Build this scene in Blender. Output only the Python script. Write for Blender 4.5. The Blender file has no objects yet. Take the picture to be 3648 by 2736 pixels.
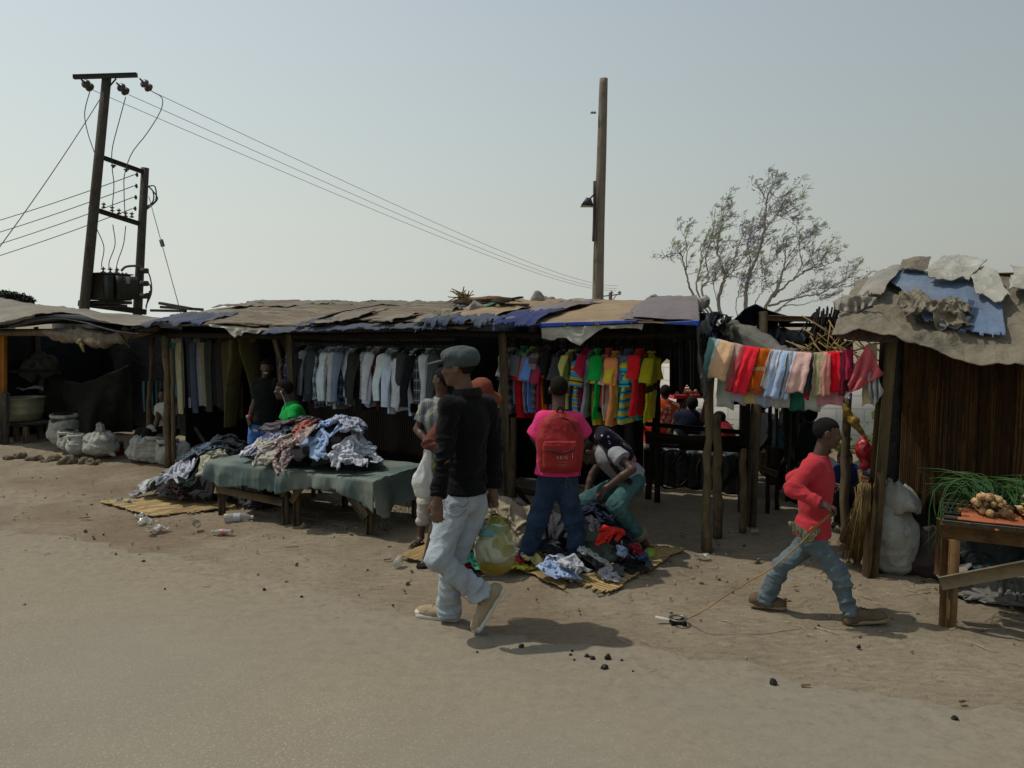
import bpy, math, random
import numpy as np
from mathutils import Vector, Matrix, Euler
R = math.radians
random.seed(7); RNG = np.random.default_rng(7)
C = bpy.context.scene.collection
SC = bpy.context.scene
# ---------------------------------------------------------------- camera
F = 2800.0; CX = 1824.0; CY = 1368.0; CAMZ = 1.9; PITCH = math.atan(218 / F)
cam = bpy.data.cameras.new('camera'); camo = bpy.data.objects.new('camera', cam); C.objects.link(camo)
cam.sensor_width = 36; cam.lens = F / 3648 * 36; cam.clip_end = 3000; cam.clip_start = 0.05
camo.location = (0, 0, CAMZ); camo.rotation_euler = (R(90) - PITCH, 0, 0); SC.camera = camo
# ---------------------------------------------------------------- sky, sun, exposure
SUN_EL = R(61); SUN_DIR = Vector((-0.97 * math.cos(SUN_EL), 0.24 * math.cos(SUN_EL), math.sin(SUN_EL))).normalized()
world = bpy.data.worlds.new('World'); SC.world = world; world.use_nodes = True
wn = world.node_tree.nodes; wl = world.node_tree.links
sky = wn.new('ShaderNodeTexSky'); sky.sky_type = 'NISHITA'; sky.sun_disc = False
sky.sun_elevation = SUN_EL; sky.sun_rotation = math.atan2(SUN_DIR.x, SUN_DIR.y)
sky.air_density = 1.7; sky.dust_density = 2.0; sky.ozone_density = 1.5; sky.altitude = 0
bg = wn['Background']; bg.inputs['Strength'].default_value = 0.11
def _w(t, **k):
    n = wn.new(t)
    for a, v in k.items(): setattr(n, a, v)
    return n
_tc = _w('ShaderNodeTexCoord'); _sx = _w('ShaderNodeSeparateXYZ'); wl.new(_tc.outputs['Generated'], _sx.inputs[0])
_rp = _w('ShaderNodeValToRGB'); _e = _rp.color_ramp.elements; _e.new(.5); _e.new(.7)
for _i, (_p, _v) in enumerate([(0.0, .95), (.22, .68), (.45, .55), (.75, .55)]): _e[_i].position = _p; _e[_i].color = (_v, _v, _v, 1)
wl.new(_sx.outputs[2], _rp.inputs[0])
_sd = _w('ShaderNodeVectorMath', operation='DOT_PRODUCT'); wl.new(_tc.outputs['Generated'], _sd.inputs[0]); _sd.inputs[1].default_value = (-.95, .3, 0)
_sr = _w('ShaderNodeMapRange'); wl.new(_sd.outputs['Value'], _sr.inputs[0]); _sr.inputs[1].default_value = -.6; _sr.inputs[2].default_value = .9; _sr.inputs[3].default_value = 2.65; _sr.inputs[4].default_value = 6.9
_hz = _w('ShaderNodeVectorMath', operation='SCALE'); _hz.inputs[0].default_value = (.975, 1.035, .985); wl.new(_sr.outputs[0], _hz.inputs['Scale'])
_mx = _w('ShaderNodeMix', data_type='RGBA'); wl.new(_rp.outputs[0], _mx.inputs[0]); wl.new(sky.outputs[0], _mx.inputs[6]); wl.new(_hz.outputs[0], _mx.inputs[7]); wl.new(_mx.outputs[2], bg.inputs[0])
sun = bpy.data.lights.new('sun', 'SUN'); suno = bpy.data.objects.new('sun', sun); C.objects.link(suno)
sun.energy = 2.5; sun.angle = R(0.8); sun.color = (1.0, 0.93, 0.82)
suno.rotation_euler = SUN_DIR.to_track_quat('Z', 'Y').to_euler()
SC.view_settings.view_transform = 'Standard'; SC.view_settings.look = 'None'
SC.view_settings.gamma = 1; SC.view_settings.exposure = 0.0
# ---------------------------------------------------------------- photo geometry: pixel -> world
_cp, _sp = math.cos(PITCH), math.sin(PITCH)
def ray(px, py):
    x = (px - CX) / F; z = (CY - py) / F
    return np.array([x, _cp + z * _sp, -_sp + z * _cp])
def at(px, py, Y): d = ray(px, py); return np.array([0, 0, CAMZ]) + d * (Y / d[1])
def pz(px, py, z=0.0): d = ray(px, py); return np.array([0, 0, CAMZ]) + d * ((z - CAMZ) / d[2])
U = np.array([0.853, -0.522, 0]); U /= np.linalg.norm(U); N = np.array([-U[1], U[0], 0]); P0 = np.array([1.6, 6.45, 0])
ZZ = np.array([0, 0, 1.0])
ROWROT = math.atan2(U[1], U[0])
def row(px, py, d=0.0):      # ray meets the vertical plane parallel to the stall row, d metres behind its front posts
    r = ray(px, py); o = np.array([0, 0, CAMZ]); t = (d - np.dot(o - P0, N)) / np.dot(r, N); return o + r * t
def W(s, d, z=0.0): return P0 + U * s + N * d + ZZ * z
def sd(p): q = np.array(p) - P0; return float(np.dot(q, U)), float(np.dot(q, N))
def V(*a): return np.array(a, float)
def nrm(v): v = np.array(v, float); return v / (np.linalg.norm(v) + 1e-12)
# ---------------------------------------------------------------- numpy noise
def _h(ix, iy, iz, s):
    n = (ix * 73856093) ^ (iy * 19349663) ^ (iz * 83492791) ^ (s * 2654435761 & 0x7fffffff)
    n = (n ^ (n >> 13)) * 1274126177 & 0x7fffffff; n = (n ^ (n >> 16)) * 668265263 & 0x7fffffff
    return ((n ^ (n >> 15)) & 0xffff) / 65535.0
def vnoise(P, s=0):
    P = np.asarray(P, float); i = np.floor(P).astype(np.int64); f = P - i; f = f * f * f * (f * (f * 6 - 15) + 10)
    x, y, z = i[..., 0], i[..., 1], i[..., 2]; r = 0
    for dx in (0, 1):
        for dy in (0, 1):
            for dz in (0, 1):
                w = (f[..., 0] if dx else 1 - f[..., 0]) * (f[..., 1] if dy else 1 - f[..., 1]) * (f[..., 2] if dz else 1 - f[..., 2])
                r = r + w * _h(x + dx, y + dy, z + dz, s)
    return r * 2 - 1
def fbm(P, o=3, s=0):
    r = 0; a = 1.0; P = np.asarray(P, float)
    for k in range(o): r = r + a * vnoise(P, s + k * 17); P = P * 2.03; a *= .5
    return r
def ridge(P, s=0, o=2):
    r = 0; a = 1.0; P = np.asarray(P, float)
    for k in range(o): r = r + a * (1 - np.abs(vnoise(P, s + k * 31)) * 2.0); P = P * 1.9; a *= .45
    return r
# ---------------------------------------------------------------- tagging / linking
def tag(o, label=None, cat=None, group=None, kind=None):
    if label: o['label'] = label
    if cat: o['category'] = cat
    if group: o['group'] = group
    if kind: o['kind'] = kind
    return o
def empty(name, loc=(0, 0, 0), label=None, cat=None, group=None, rz=0.0):
    o = bpy.data.objects.new(name, None); C.objects.link(o); o.location = Vector(loc); o.rotation_euler = (0, 0, rz)
    o.empty_display_size = .1
    return tag(o, label, cat, group)
def link(name, me, mat=None, parent=None):
    """mesh given in world coordinates (or in the parent's frame if the parent stands at the origin)"""
    o = bpy.data.objects.new(name, me); C.objects.link(o)
    if mat is not None:
        for m in (mat if isinstance(mat, (list, tuple)) else [mat]): me.materials.append(m)
    if parent is not None:
        o.parent = parent; rt = parent
        M = Matrix.Identity(4)
        while rt is not None:
            M = Matrix.LocRotScale(rt.location, rt.rotation_euler, rt.scale) @ M; rt = rt.parent

        Mi = M.inverted(); me.transform(Mi)
    return o
def linkl(name, me, mat=None, parent=None):
    """mesh given in the parent's own frame"""
    o = bpy.data.objects.new(name, me); C.objects.link(o)
    if mat is not None and len(me.materials) == 0:
        for m in (mat if isinstance(mat, (list, tuple)) else [mat]): me.materials.append(m)
    if parent is not None: o.parent = parent
    return o
def mesh_np(v, quads=None, tris=None, uv=None, smooth=True, name='mesh', mi=None):
    v = np.asarray(v, np.float32); me = bpy.data.meshes.new(name)
    polys = []; 
    nq = 0 if quads is None else len(quads); nt = 0 if tris is None else len(tris)
    me.vertices.add(len(v)); me.vertices.foreach_set('co', v.ravel())
    L = []
    if nq: L.append(np.asarray(quads, np.int32).ravel())
    if nt: L.append(np.asarray(tris, np.int32).ravel())
    L = np.concatenate(L) if L else np.zeros(0, np.int32)
    me.loops.add(len(L)); me.loops.foreach_set('vertex_index', L)
    me.polygons.add(nq + nt)
    st = np.concatenate([np.arange(nq) * 4, nq * 4 + np.arange(nt) * 3]).astype(np.int32)
    me.polygons.foreach_set('loop_start', st)
    if smooth: me.polygons.foreach_set('use_smooth', np.ones(nq + nt, bool))
    if mi is not None: me.polygons.foreach_set('material_index', np.asarray(mi, np.int32))
    me.update(calc_edges=True)
    if uv is not None:
        l = me.uv_layers.new(name='UVMap'); l.data.foreach_set('uv', np.asarray(uv, np.float32)[L].ravel())
    me.validate(); return me
def vnormals(v, faces):
    v = np.asarray(v, float); f = np.asarray(faces)
    n = np.cross(v[f[:, 2]] - v[f[:, 0]], v[f[:, -1]] - v[f[:, 1]]) if f.shape[1] == 4 else np.cross(v[f[:, 1]] - v[f[:, 0]], v[f[:, 2]] - v[f[:, 0]])
    o = np.zeros_like(v)
    for k in range(f.shape[1]): np.add.at(o, f[:, k], n)
    return o / (np.linalg.norm(o, axis=1, keepdims=True) + 1e-12)
# ---------------------------------------------------------------- hard-surface mesh builder
class MB:
    def __init__(s): s.v = []; s.q = []; s.t = []; s.uv = []; s.k = 0
    def n(s): return s.k
    def add(s, v, q=None, t=None, uv=None):
        k = s.n(); v = np.asarray(v, float); s.v.append(v); s.k += len(v)
        if q is not None and len(q): s.q.append(np.asarray(q) + k)
        if t is not None and len(t): s.t.append(np.asarray(t) + k)
        s.uv.append(np.asarray(uv, float) if uv is not None else np.zeros((len(v), 2)))
    def box(s, c, size, ax=None, bev=0.0):
        """ax: 3x3 rows = local axes. slightly bevelled box"""
        h = np.array(size) / 2.0; ax = np.eye(3) if ax is None else np.array(ax); b = min(bev, *(h * .9)) if bev else 0
        if b <= 0:
            v = np.array([[x, y, z] for x in (-1, 1) for y in (-1, 1) for z in (-1, 1)]) * h
            q = [[0, 1, 3, 2], [4, 6, 7, 5], [0, 4, 5, 1], [2, 3, 7, 6], [0, 2, 6, 4], [1, 5, 7, 3]]
            s.add(v @ ax + np.array(c), q); return
        v = []; idx = {}
        for x in (-1, 1):
            for y in (-1, 1):
                for z in (-1, 1):
                    for a in range(3):
                        p = np.array([x, y, z]) * (h - b); p[a] += b * (x, y, z)[a]
                        idx[(x, y, z, a)] = len(v); v.append(p)
        q = []; t = []
        for a in range(3):
            o = [i for i in range(3) if i != a]
            for sg in (-1, 1):
                ring = []
                for (i, j) in ((-1, -1), (1, -1), (1, 1), (-1, 1)):
                    k = [0, 0, 0]; k[a] = sg; k[o[0]] = i; k[o[1]] = j; ring.append(idx[(*k, a)])
                flip = (sg < 0) ^ (a == 1)
                q.append(ring[::-1] if flip else ring)
        for a in range(3):
            o = [i for i in range(3) if i != a]
            for i in (-1, 1):
                for j in (-1, 1):
                    k0 = [0, 0, 0]; k0[a] = -1; k0[o[0]] = i; k0[o[1]] = j; k1 = list(k0); k1[a] = 1
                    q.append([idx[(*k0, o[0])], idx[(*k1, o[0])], idx[(*k1, o[1])], idx[(*k0, o[1])]])
        for x in (-1, 1):
            for y in (-1, 1):
                for z in (-1, 1): t.append([idx[(x, y, z, 0)], idx[(x, y, z, 1)], idx[(x, y, z, 2)]])
        s.add(np.array(v) @ ax + np.array(c), q, t)
    def beam(s, a, b, w, h, up=(0, 0, 1), bev=0.004):
        a = np.array(a, float); b = np.array(b, float); d = nrm(b - a); up = np.array(up, float)
        if abs(np.dot(d, up)) > .95: up = np.array([1.0, 0, 0]) if abs(d[0]) < .9 else np.array([0, 1.0, 0])
        sx = nrm(np.cross(d, up)); uz = np.cross(sx, d)
        s.box((a + b) / 2, (np.linalg.norm(b - a), w, h), [d, sx, uz], bev)
    def tube(s, pts, r, seg=8, wob=0.0, cap=True, flat=None, seed=0):
        P = np.array(pts, float); n = len(P); r = np.full(n, r) if np.isscalar(r) else np.array(r, float)
        T = np.gradient(P, axis=0); T /= np.linalg.norm(T, axis=1, keepdims=True) + 1e-12
        ref = np.array([0, 0, 1.0]) if abs(T[0][2]) < .9 else np.array([1.0, 0, 0])
        A = nrm(np.cross(T[0], ref)); v = []; uv = []
        ang = np.linspace(0, 2 * math.pi, seg, endpoint=False); L = 0
        for i in range(n):
            A = nrm(A - T[i] * np.dot(A, T[i])); B = np.cross(T[i], A)
            if i: L += np.linalg.norm(P[i] - P[i - 1])
            rr = r[i] * (1 + wob * vnoise(np.stack([np.cos(ang) * 1.3 + seed * 3.1, np.sin(ang) * 1.3, np.full(seg, L * 3.0 / (r.mean() * 20 + .2))], -1), seed))
            v.append(P[i] + np.outer(np.cos(ang) * rr, A) + np.outer(np.sin(ang) * rr * (flat or 1), B))
            uv.append(np.stack([ang / 6.283, np.full(seg, L)], -1))
        v = np.concatenate(v); uv = np.concatenate(uv); q = []
        for i in range(n - 1):
            for j in range(seg):
                k = (j + 1) % seg; q.append([i * seg + j, i * seg + k, (i + 1) * seg + k, (i + 1) * seg + j])
        t = []
        if cap:
            for base, rev in ((0, True), ((n - 1) * seg, False)):
                c = len(v); v = np.vstack([v, v[base:base + seg].mean(0)]); uv = np.vstack([uv, uv[base]])
                for j in range(seg):
                    k = (j + 1) % seg; t.append([c, base + k, base + j] if rev else [c, base + j, base + k])
        s.add(v, q, t, uv)
    def lathe(s, prof, c=(0, 0, 0), seg=24, ax=None, wob=0.0, seed=0):
        """prof [(r,z)...]"""
        ang = np.linspace(0, 2 * math.pi, seg, endpoint=False); v = []; ax = np.eye(3) if ax is None else np.array(ax)
        for (r, z) in prof:
            w = 1 + wob * vnoise(np.stack([np.cos(ang) * 2, np.sin(ang) * 2, np.full(seg, z * 8.0 + seed)], -1), seed)
            v.append(np.stack([np.cos(ang) * r * w, np.sin(ang) * r * w, np.full(seg, z)], -1))
        v = np.concatenate(v) @ ax + np.array(c); q = []
        for i in range(len(prof) - 1):
            for j in range(seg):
                k = (j + 1) % seg; q.append([i * seg + j, i * seg + k, (i + 1) * seg + k, (i + 1) * seg + j])
        s.add(v, q)
    def sheet(s, G, uvs=1.0):
        """G (n,m,3) grid of points"""
        G = np.asarray(G, float); n, m = G.shape[:2]; i = np.arange(n * m).reshape(n, m)
        q = np.stack([i[:-1, :-1], i[1:, :-1], i[1:, 1:], i[:-1, 1:]], -1).reshape(-1, 4)
        uu, vv = np.meshgrid(np.linspace(0, 1, n), np.linspace(0, 1, m), indexing='ij')
        s.add(G.reshape(-1, 3), q, uv=np.stack([uu, vv], -1).reshape(-1, 2) * uvs)
    def mesh(s, smooth=False):
        v = np.concatenate(s.v); q = np.concatenate(s.q) if s.q else None; t = np.concatenate(s.t) if s.t else None
        return mesh_np(v, q, t, np.concatenate(s.uv), smooth)
    def build(s, name, mat, parent=None, smooth=False):
        return link(name, s.mesh(smooth), mat, parent)
def lerp(a, b, t): return np.array(a) * (1 - t) + np.array(b) * t
def poly(pts, n):
    """resample control points by Catmull-Rom to n points"""
    P = np.array(pts, float); P = np.vstack([2 * P[0] - P[1], P, 2 * P[-1] - P[-2]]); m = len(P) - 3; out = []
    for t in np.linspace(0, m - 1e-6, n):
        i = int(t); f = t - i; a, b, c, d = P[i:i + 4]
        out.append(.5 * ((2 * b) + (c - a) * f + (2 * a - 5 * b + 4 * c - d) * f * f + (-a + 3 * b - 3 * c + d) * f ** 3))
    return np.array(out)
def sag(a, b, drop, n=24):
    t = np.linspace(0, 1, n)[:, None]; P = np.array(a) * (1 - t) + np.array(b) * t
    P[:, 2] -= (4 * drop * t * (1 - t))[:, 0]; return P
# ---------------------------------------------------------------- SDF bodies -> surface nets
class SDF:
    def __init__(s): s.p = []
    def cap(s, a, b, ra, rb=None, k=.03, op='u', fl=None, flat=False):
        s.p.append(('c', np.array(a, float), np.array(b, float), ra, ra if rb is None else rb, k, op, fl, flat)); return s
    def chain(s, pts, rs, k=.03, fl=None):
        for i in range(len(pts) - 1): s.cap(pts[i], pts[i + 1], rs[i], rs[i + 1], k, fl=fl)
        return s
    def ell(s, c, r, ax=None, k=.03, op='u'):
        s.p.append(('e', np.array(c, float), np.array(r, float), np.eye(3) if ax is None else np.array(ax, float), k, op)); return s
    def box(s, c, h, ax=None, r=.01, k=.01, op='u'):
        s.p.append(('b', np.array(c, float), np.array(h, float), np.eye(3) if ax is None else np.array(ax, float), r, k, op)); return s
    def plane(s, c, n, op='i'):   # keep the side the normal points away from
        s.p.append(('p', np.array(c, float), nrm(n))); return s
    def _bb(s, p):
        if p[0] == 'c': m = max(p[3], p[4]) * (max(1, p[7][1]) if p[7] else 1); return np.minimum(p[1], p[2]) - m, np.maximum(p[1], p[2]) + m
        if p[0] == 'e': e = np.abs(p[3]).T @ p[2]; return p[1] - e, p[1] + e
        if p[0] == 'b': e = np.abs(p[3]).T @ (p[2] + p[4]); return p[1] - e, p[1] + e
    def mesh(s, vox=.01, disp=None, relax=1, name='body'):
        lo = np.min([s._bb(p)[0] for p in s.p if p[0] != 'p' and p[-1 if p[0] != 'c' else 6] == 'u'], 0) - vox * 3
        hi = np.max([s._bb(p)[1] for p in s.p if p[0] != 'p' and p[-1 if p[0] != 'c' else 6] == 'u'], 0) + vox * 3
        n = np.ceil((hi - lo) / vox).astype(int) + 1
        g = [(lo[i] + np.arange(n[i]) * vox).astype(np.float32) for i in range(3)]; f = np.full(n, .5, np.float32)
        for p in s.p:
            if p[0] == 'p':
                d = (g[0] - p[1][0])[:, None, None] * p[2][0] + (g[1] - p[1][1])[None, :, None] * p[2][1] + (g[2] - p[1][2])[None, None, :] * p[2][2]
                f = np.maximum(f, d.astype(np.float32)); continue
            a, b = s._bb(p); k = p[5] if p[0] != 'e' else p[4]; op = p[6] if p[0] != 'e' else p[5]
            mrg = k + vox * 3; i0 = np.clip(np.floor((a - mrg - lo) / vox).astype(int), 0, n); i1 = np.clip(np.ceil((b + mrg - lo) / vox).astype(int) + 1, 0, n)
            if np.any(i1 <= i0): continue
            sl = tuple(slice(i0[i], i1[i]) for i in range(3))
            X = g[0][sl[0]][:, None, None]; Y = g[1][sl[1]][None, :, None]; Z = g[2][sl[2]][None, None, :]
            if p[0] == 'c':
                A, B, ra, rb, fl = p[1], p[2], p[3], p[4], p[7]; x = X - A[0]; y = Y - A[1]; z = Z - A[2]; D = B - A
                if fl is not None:
                    ax = nrm(fl[0]); q = (x * ax[0] + y * ax[1] + z * ax[2]) * (1 / fl[1] - 1); x = x + q * ax[0]; y = y + q * ax[1]; z = z + q * ax[2]
                L2 = float(D @ D) + 1e-9; t0 = (x * D[0] + y * D[1] + z * D[2]) / L2; t = np.clip(t0, 0, 1)
                d = np.sqrt((x - t * D[0]) ** 2 + (y - t * D[1]) ** 2 + (z - t * D[2]) ** 2) - (ra + (rb - ra) * t)
                if fl is not None and fl[1] < 1: d = d * (fl[1] * .5 + .5)
                if p[8]:
                    L = math.sqrt(L2); d = np.maximum(d, (t0 - 1) * L)
                    if p[8] == 2: d = np.maximum(d, -t0 * L)
            elif p[0] == 'e':
                x = X - p[1][0]; y = Y - p[1][1]; z = Z - p[1][2]; M = p[3]
                q = [(x * M[i][0] + y * M[i][1] + z * M[i][2]) / p[2][i] for i in range(3)]
                r = np.sqrt(q[0] ** 2 + q[1] ** 2 + q[2] ** 2) + 1e-6
                r2 = np.sqrt(sum((q[i] / p[2][i]) ** 2 for i in range(3))) + 1e-6; d = r * (r - 1) / r2
            else:
                x = X - p[1][0]; y = Y - p[1][1]; z = Z - p[1][2]; M = p[3]
                q = [np.abs(x * M[i][0] + y * M[i][1] + z * M[i][2]) - p[2][i] for i in range(3)]
                d = np.sqrt(sum(np.maximum(t, 0) ** 2 for t in q)) + np.minimum(np.maximum(np.maximum(q[0], q[1]), q[2]), 0) - p[4]
            o = f[sl]
            if op == 'u': h = np.maximum(k - np.abs(o - d), 0) / max(k, 1e-6); f[sl] = np.minimum(o, d) - h * h * k * .25
            else: h = np.maximum(k - np.abs(o + d), 0) / max(k, 1e-6); f[sl] = np.maximum(o, -d) + h * h * k * .25
        v, q = snets(f); v = lo + v * vox
        for _ in range(relax): v = smooth_v(v, q, .5)
        if disp is not None:
            nn = vnormals(v, q); v = v + nn * disp(v, nn)[:, None]
        return mesh_np(v, q, name=name)
def snets(f):
    ins = f < 0; n = f.shape
    c = np.zeros(tuple(i - 1 for i in n), np.int8)
    for dx in (0, 1):
        for dy in (0, 1):
            for dz in (0, 1): c += ins[dx:n[0] - 1 + dx, dy:n[1] - 1 + dy, dz:n[2] - 1 + dz]
    act = (c > 0) & (c < 8); I = np.argwhere(act); idx = np.full(c.shape, -1, np.int64); idx[act] = np.arange(len(I))
    acc = np.zeros((len(I), 3)); cnt = np.zeros(len(I))
    for a in range(3):
        o = [i for i in range(3) if i != a]
        for u in (0, 1):
            for w in (0, 1):
                A = I.copy(); A[:, o[0]] += u; A[:, o[1]] += w; B = A.copy(); B[:, a] += 1
                fa = f[tuple(A.T)]; fb = f[tuple(B.T)]; m = (fa < 0) != (fb < 0); t = np.where(m, fa / np.where(np.abs(fa - fb) < 1e-9, 1, fa - fb), 0)
                P = A.astype(float); P[:, a] += t; acc[m] += P[m]; cnt[m] += 1
    v = acc / np.maximum(cnt, 1)[:, None]; Q = []
    for a in range(3):
        o = [i for i in range(3) if i != a]
        sl0 = [slice(None)] * 3; sl1 = [slice(None)] * 3; sl0[a] = slice(0, n[a] - 1); sl1[a] = slice(1, n[a])
        m = ins[tuple(sl0)] != ins[tuple(sl1)]; E = np.argwhere(m)
        E = E[(E[:, o[0]] > 0) & (E[:, o[1]] > 0) & (E[:, o[0]] < n[o[0]] - 1) & (E[:, o[1]] < n[o[1]] - 1)]
        st = ins[tuple(E.T)]
        q = []
        for (u, w) in ((1, 1), (0, 1), (0, 0), (1, 0)):
            K = E.copy(); K[:, o[0]] -= u; K[:, o[1]] -= w; q.append(idx[tuple(K.T)])
        q = np.stack(q, -1); fl = st ^ (a == 1); q[~fl] = q[~fl][:, ::-1]; Q.append(q)
    Q = np.concatenate(Q); Q = Q[(Q >= 0).all(1)]; return v, Q
def smooth_v(v, q, w=.5):
    a = np.zeros_like(v); c = np.zeros(len(v))
    for k in range(4):
        i, j = q[:, k], q[:, (k + 1) % 4]
        np.add.at(a, i, v[j]); np.add.at(c, i, 1); np.add.at(a, j, v[i]); np.add.at(c, j, 1)
    return v * (1 - w) + w * a / np.maximum(c, 1)[:, None]
# ---------------------------------------------------------------- position based cloth
class Heights:
    """height field in a rotated frame: rows x0..x1, y0..y1 of local coordinates"""
    def __init__(s, org, ux, x0, x1, y0, y1, res=.02):
        s.o = np.array(org, float); s.ux = nrm(ux); s.uy = np.array([-s.ux[1], s.ux[0], 0]); s.x0, s.y0, s.res = x0, y0, res
        s.nx = int((x1 - x0) / res) + 1; s.ny = int((y1 - y0) / res) + 1; s.h = np.zeros((s.nx, s.ny))
        s.gx, s.gy = np.meshgrid(x0 + np.arange(s.nx) * res, y0 + np.arange(s.ny) * res, indexing='ij')
    def get(s, x, y):
        i = np.clip((x - s.x0) / s.res, 0, s.nx - 1.001); j = np.clip((y - s.y0) / s.res, 0, s.ny - 1.001); a = i.astype(int); b = j.astype(int); u = i - a; w = j - b
        return s.h[a, b] * (1 - u) * (1 - w) + s.h[a + 1, b] * u * (1 - w) + s.h[a, b + 1] * (1 - u) * w + s.h[a + 1, b + 1] * u * w
    def put(s, P, th=.012):
        i = np.clip(np.rint((P[:, 0] - s.x0) / s.res).astype(int), 0, s.nx - 1); j = np.clip(np.rint((P[:, 1] - s.y0) / s.res).astype(int), 0, s.ny - 1)
        h = s.h.copy(); np.maximum.at(h, (i, j), P[:, 2] + th)
        # close pin holes, soften
        k = h.copy()
        for dx in (-1, 0, 1):
            for dy in (-1, 0, 1): k = np.maximum(k, np.roll(np.roll(h, dx, 0), dy, 1) - .012)
        s.h = k
    def world(s, P): P = np.asarray(P); return s.o + P[..., 0:1] * s.ux + P[..., 1:2] * s.uy + P[..., 2:3] * ZZ
def drape(hf, size, n, c, rot=0, crush=.75, z0=.25, steps=70, seed=0, mask=None, pins=None, th=.006, crush2=None, noise=.03, bend=.3, stiff=1.0, slip=.35, fold=0):
    rg = np.random.default_rng(seed); nx, ny = n; lx, ly = size
    a, b = np.meshgrid(np.linspace(-.5, .5, nx), np.linspace(-.5, .5, ny), indexing='ij')
    rx, ry = lx / (nx - 1), ly / (ny - 1); c2 = crush if crush2 is None else crush2
    X = a * lx * crush; Y = b * ly * c2
    PP = np.stack([a * 5 + seed * 7.3, b * 5, np.zeros_like(a)], -1)
    X = X + noise * vnoise(PP, seed) * 2; Y = Y + noise * vnoise(PP + 50, seed + 1) * 2
    cr, sr = math.cos(rot), math.sin(rot); P = np.stack([c[0] + X * cr - Y * sr, c[1] + X * sr + Y * cr, np.zeros_like(X)], -1)
    P[..., 2] = hf.get(P[..., 0], P[..., 1]).max() * .4 + hf.get(P[..., 0], P[..., 1]) * .6 + z0 + .10 * fbm(np.stack([a * lx * 9, b * ly * 9, np.zeros_like(a)], -1), 2, seed + 5) * (1.2 - min(crush, c2)) * 2.0
    if fold: P[..., 2] += np.abs(a) * 0
    pr = P.copy(); g = .0022
    pinm = None
    if pins is not None: pinm = pins(a, b); pinP = P.copy()
    def con(sa, sb, L, k):
        A = P[sa]; B = P[sb]; D = B - A; d = np.linalg.norm(D, axis=-1, keepdims=True) + 1e-9
        Cc = D * (.5 * k * (d - L) / d); P[sa] = A + Cc; P[sb] = B - Cc
    S = slice
    cons = []
    for o in (0, 1):
        e = nx - 1 - (nx - 1 - o) % 2; cons.append(((S(o, e, 2), S(None)), (S(o + 1, e + 1, 2), S(None)), rx, stiff))
        e = ny - 1 - (ny - 1 - o) % 2; cons.append(((S(None), S(o, e, 2)), (S(None), S(o + 1, e + 1, 2)), ry, stiff))
    dg = math.hypot(rx, ry)
    for o in (0, 1):
        e = nx - 1 - (nx - 1 - o) % 2
        cons.append(((S(o, e, 2), S(0, -1)), (S(o + 1, e + 1, 2), S(1, None)), dg, .5))
        cons.append(((S(o, e, 2), S(1, None)), (S(o + 1, e + 1, 2), S(0, -1)), dg, .5))
    def bendc():
        for ax, L in ((0, rx * 2), (1, ry * 2)):
            for o in range(4):
                m = P.shape[ax]; st = np.arange(o, m - 2, 4)
                if len(st) == 0: continue
                if ax == 0: A = P[st]; B = P[st + 2]
                else: A = P[:, st]; B = P[:, st + 2]
                D = B - A; d = np.linalg.norm(D, axis=-1, keepdims=True) + 1e-9; Cc = D * (.5 * bend * np.minimum(d - L * .93, 0) / d)
                if ax == 0: P[st] = A + Cc; P[st + 2] = B - Cc
                else: P[:, st] = A + Cc; P[:, st + 2] = B - Cc
    for it in range(steps):
        v = (P - pr) * .93; pr = P.copy(); P += v; P[..., 2] -= g
        for _ in range(4):
            for sa, sb, L, k in cons: con(sa, sb, L, k)
            bendc()
            h = hf.get(P[..., 0], P[..., 1]) + th; m = P[..., 2] < h
            if m.any():
                # steep steps push sideways, otherwise lift; friction
                P[..., 2] = np.where(m, h, P[..., 2])
                P[..., 0] = np.where(m, P[..., 0] * (1 - slip) + pr[..., 0] * slip, P[..., 0]); P[..., 1] = np.where(m, P[..., 1] * (1 - slip) + pr[..., 1] * slip, P[..., 1])
            if pinm is not None: P[pinm] = pinP[pinm]
    return P
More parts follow.
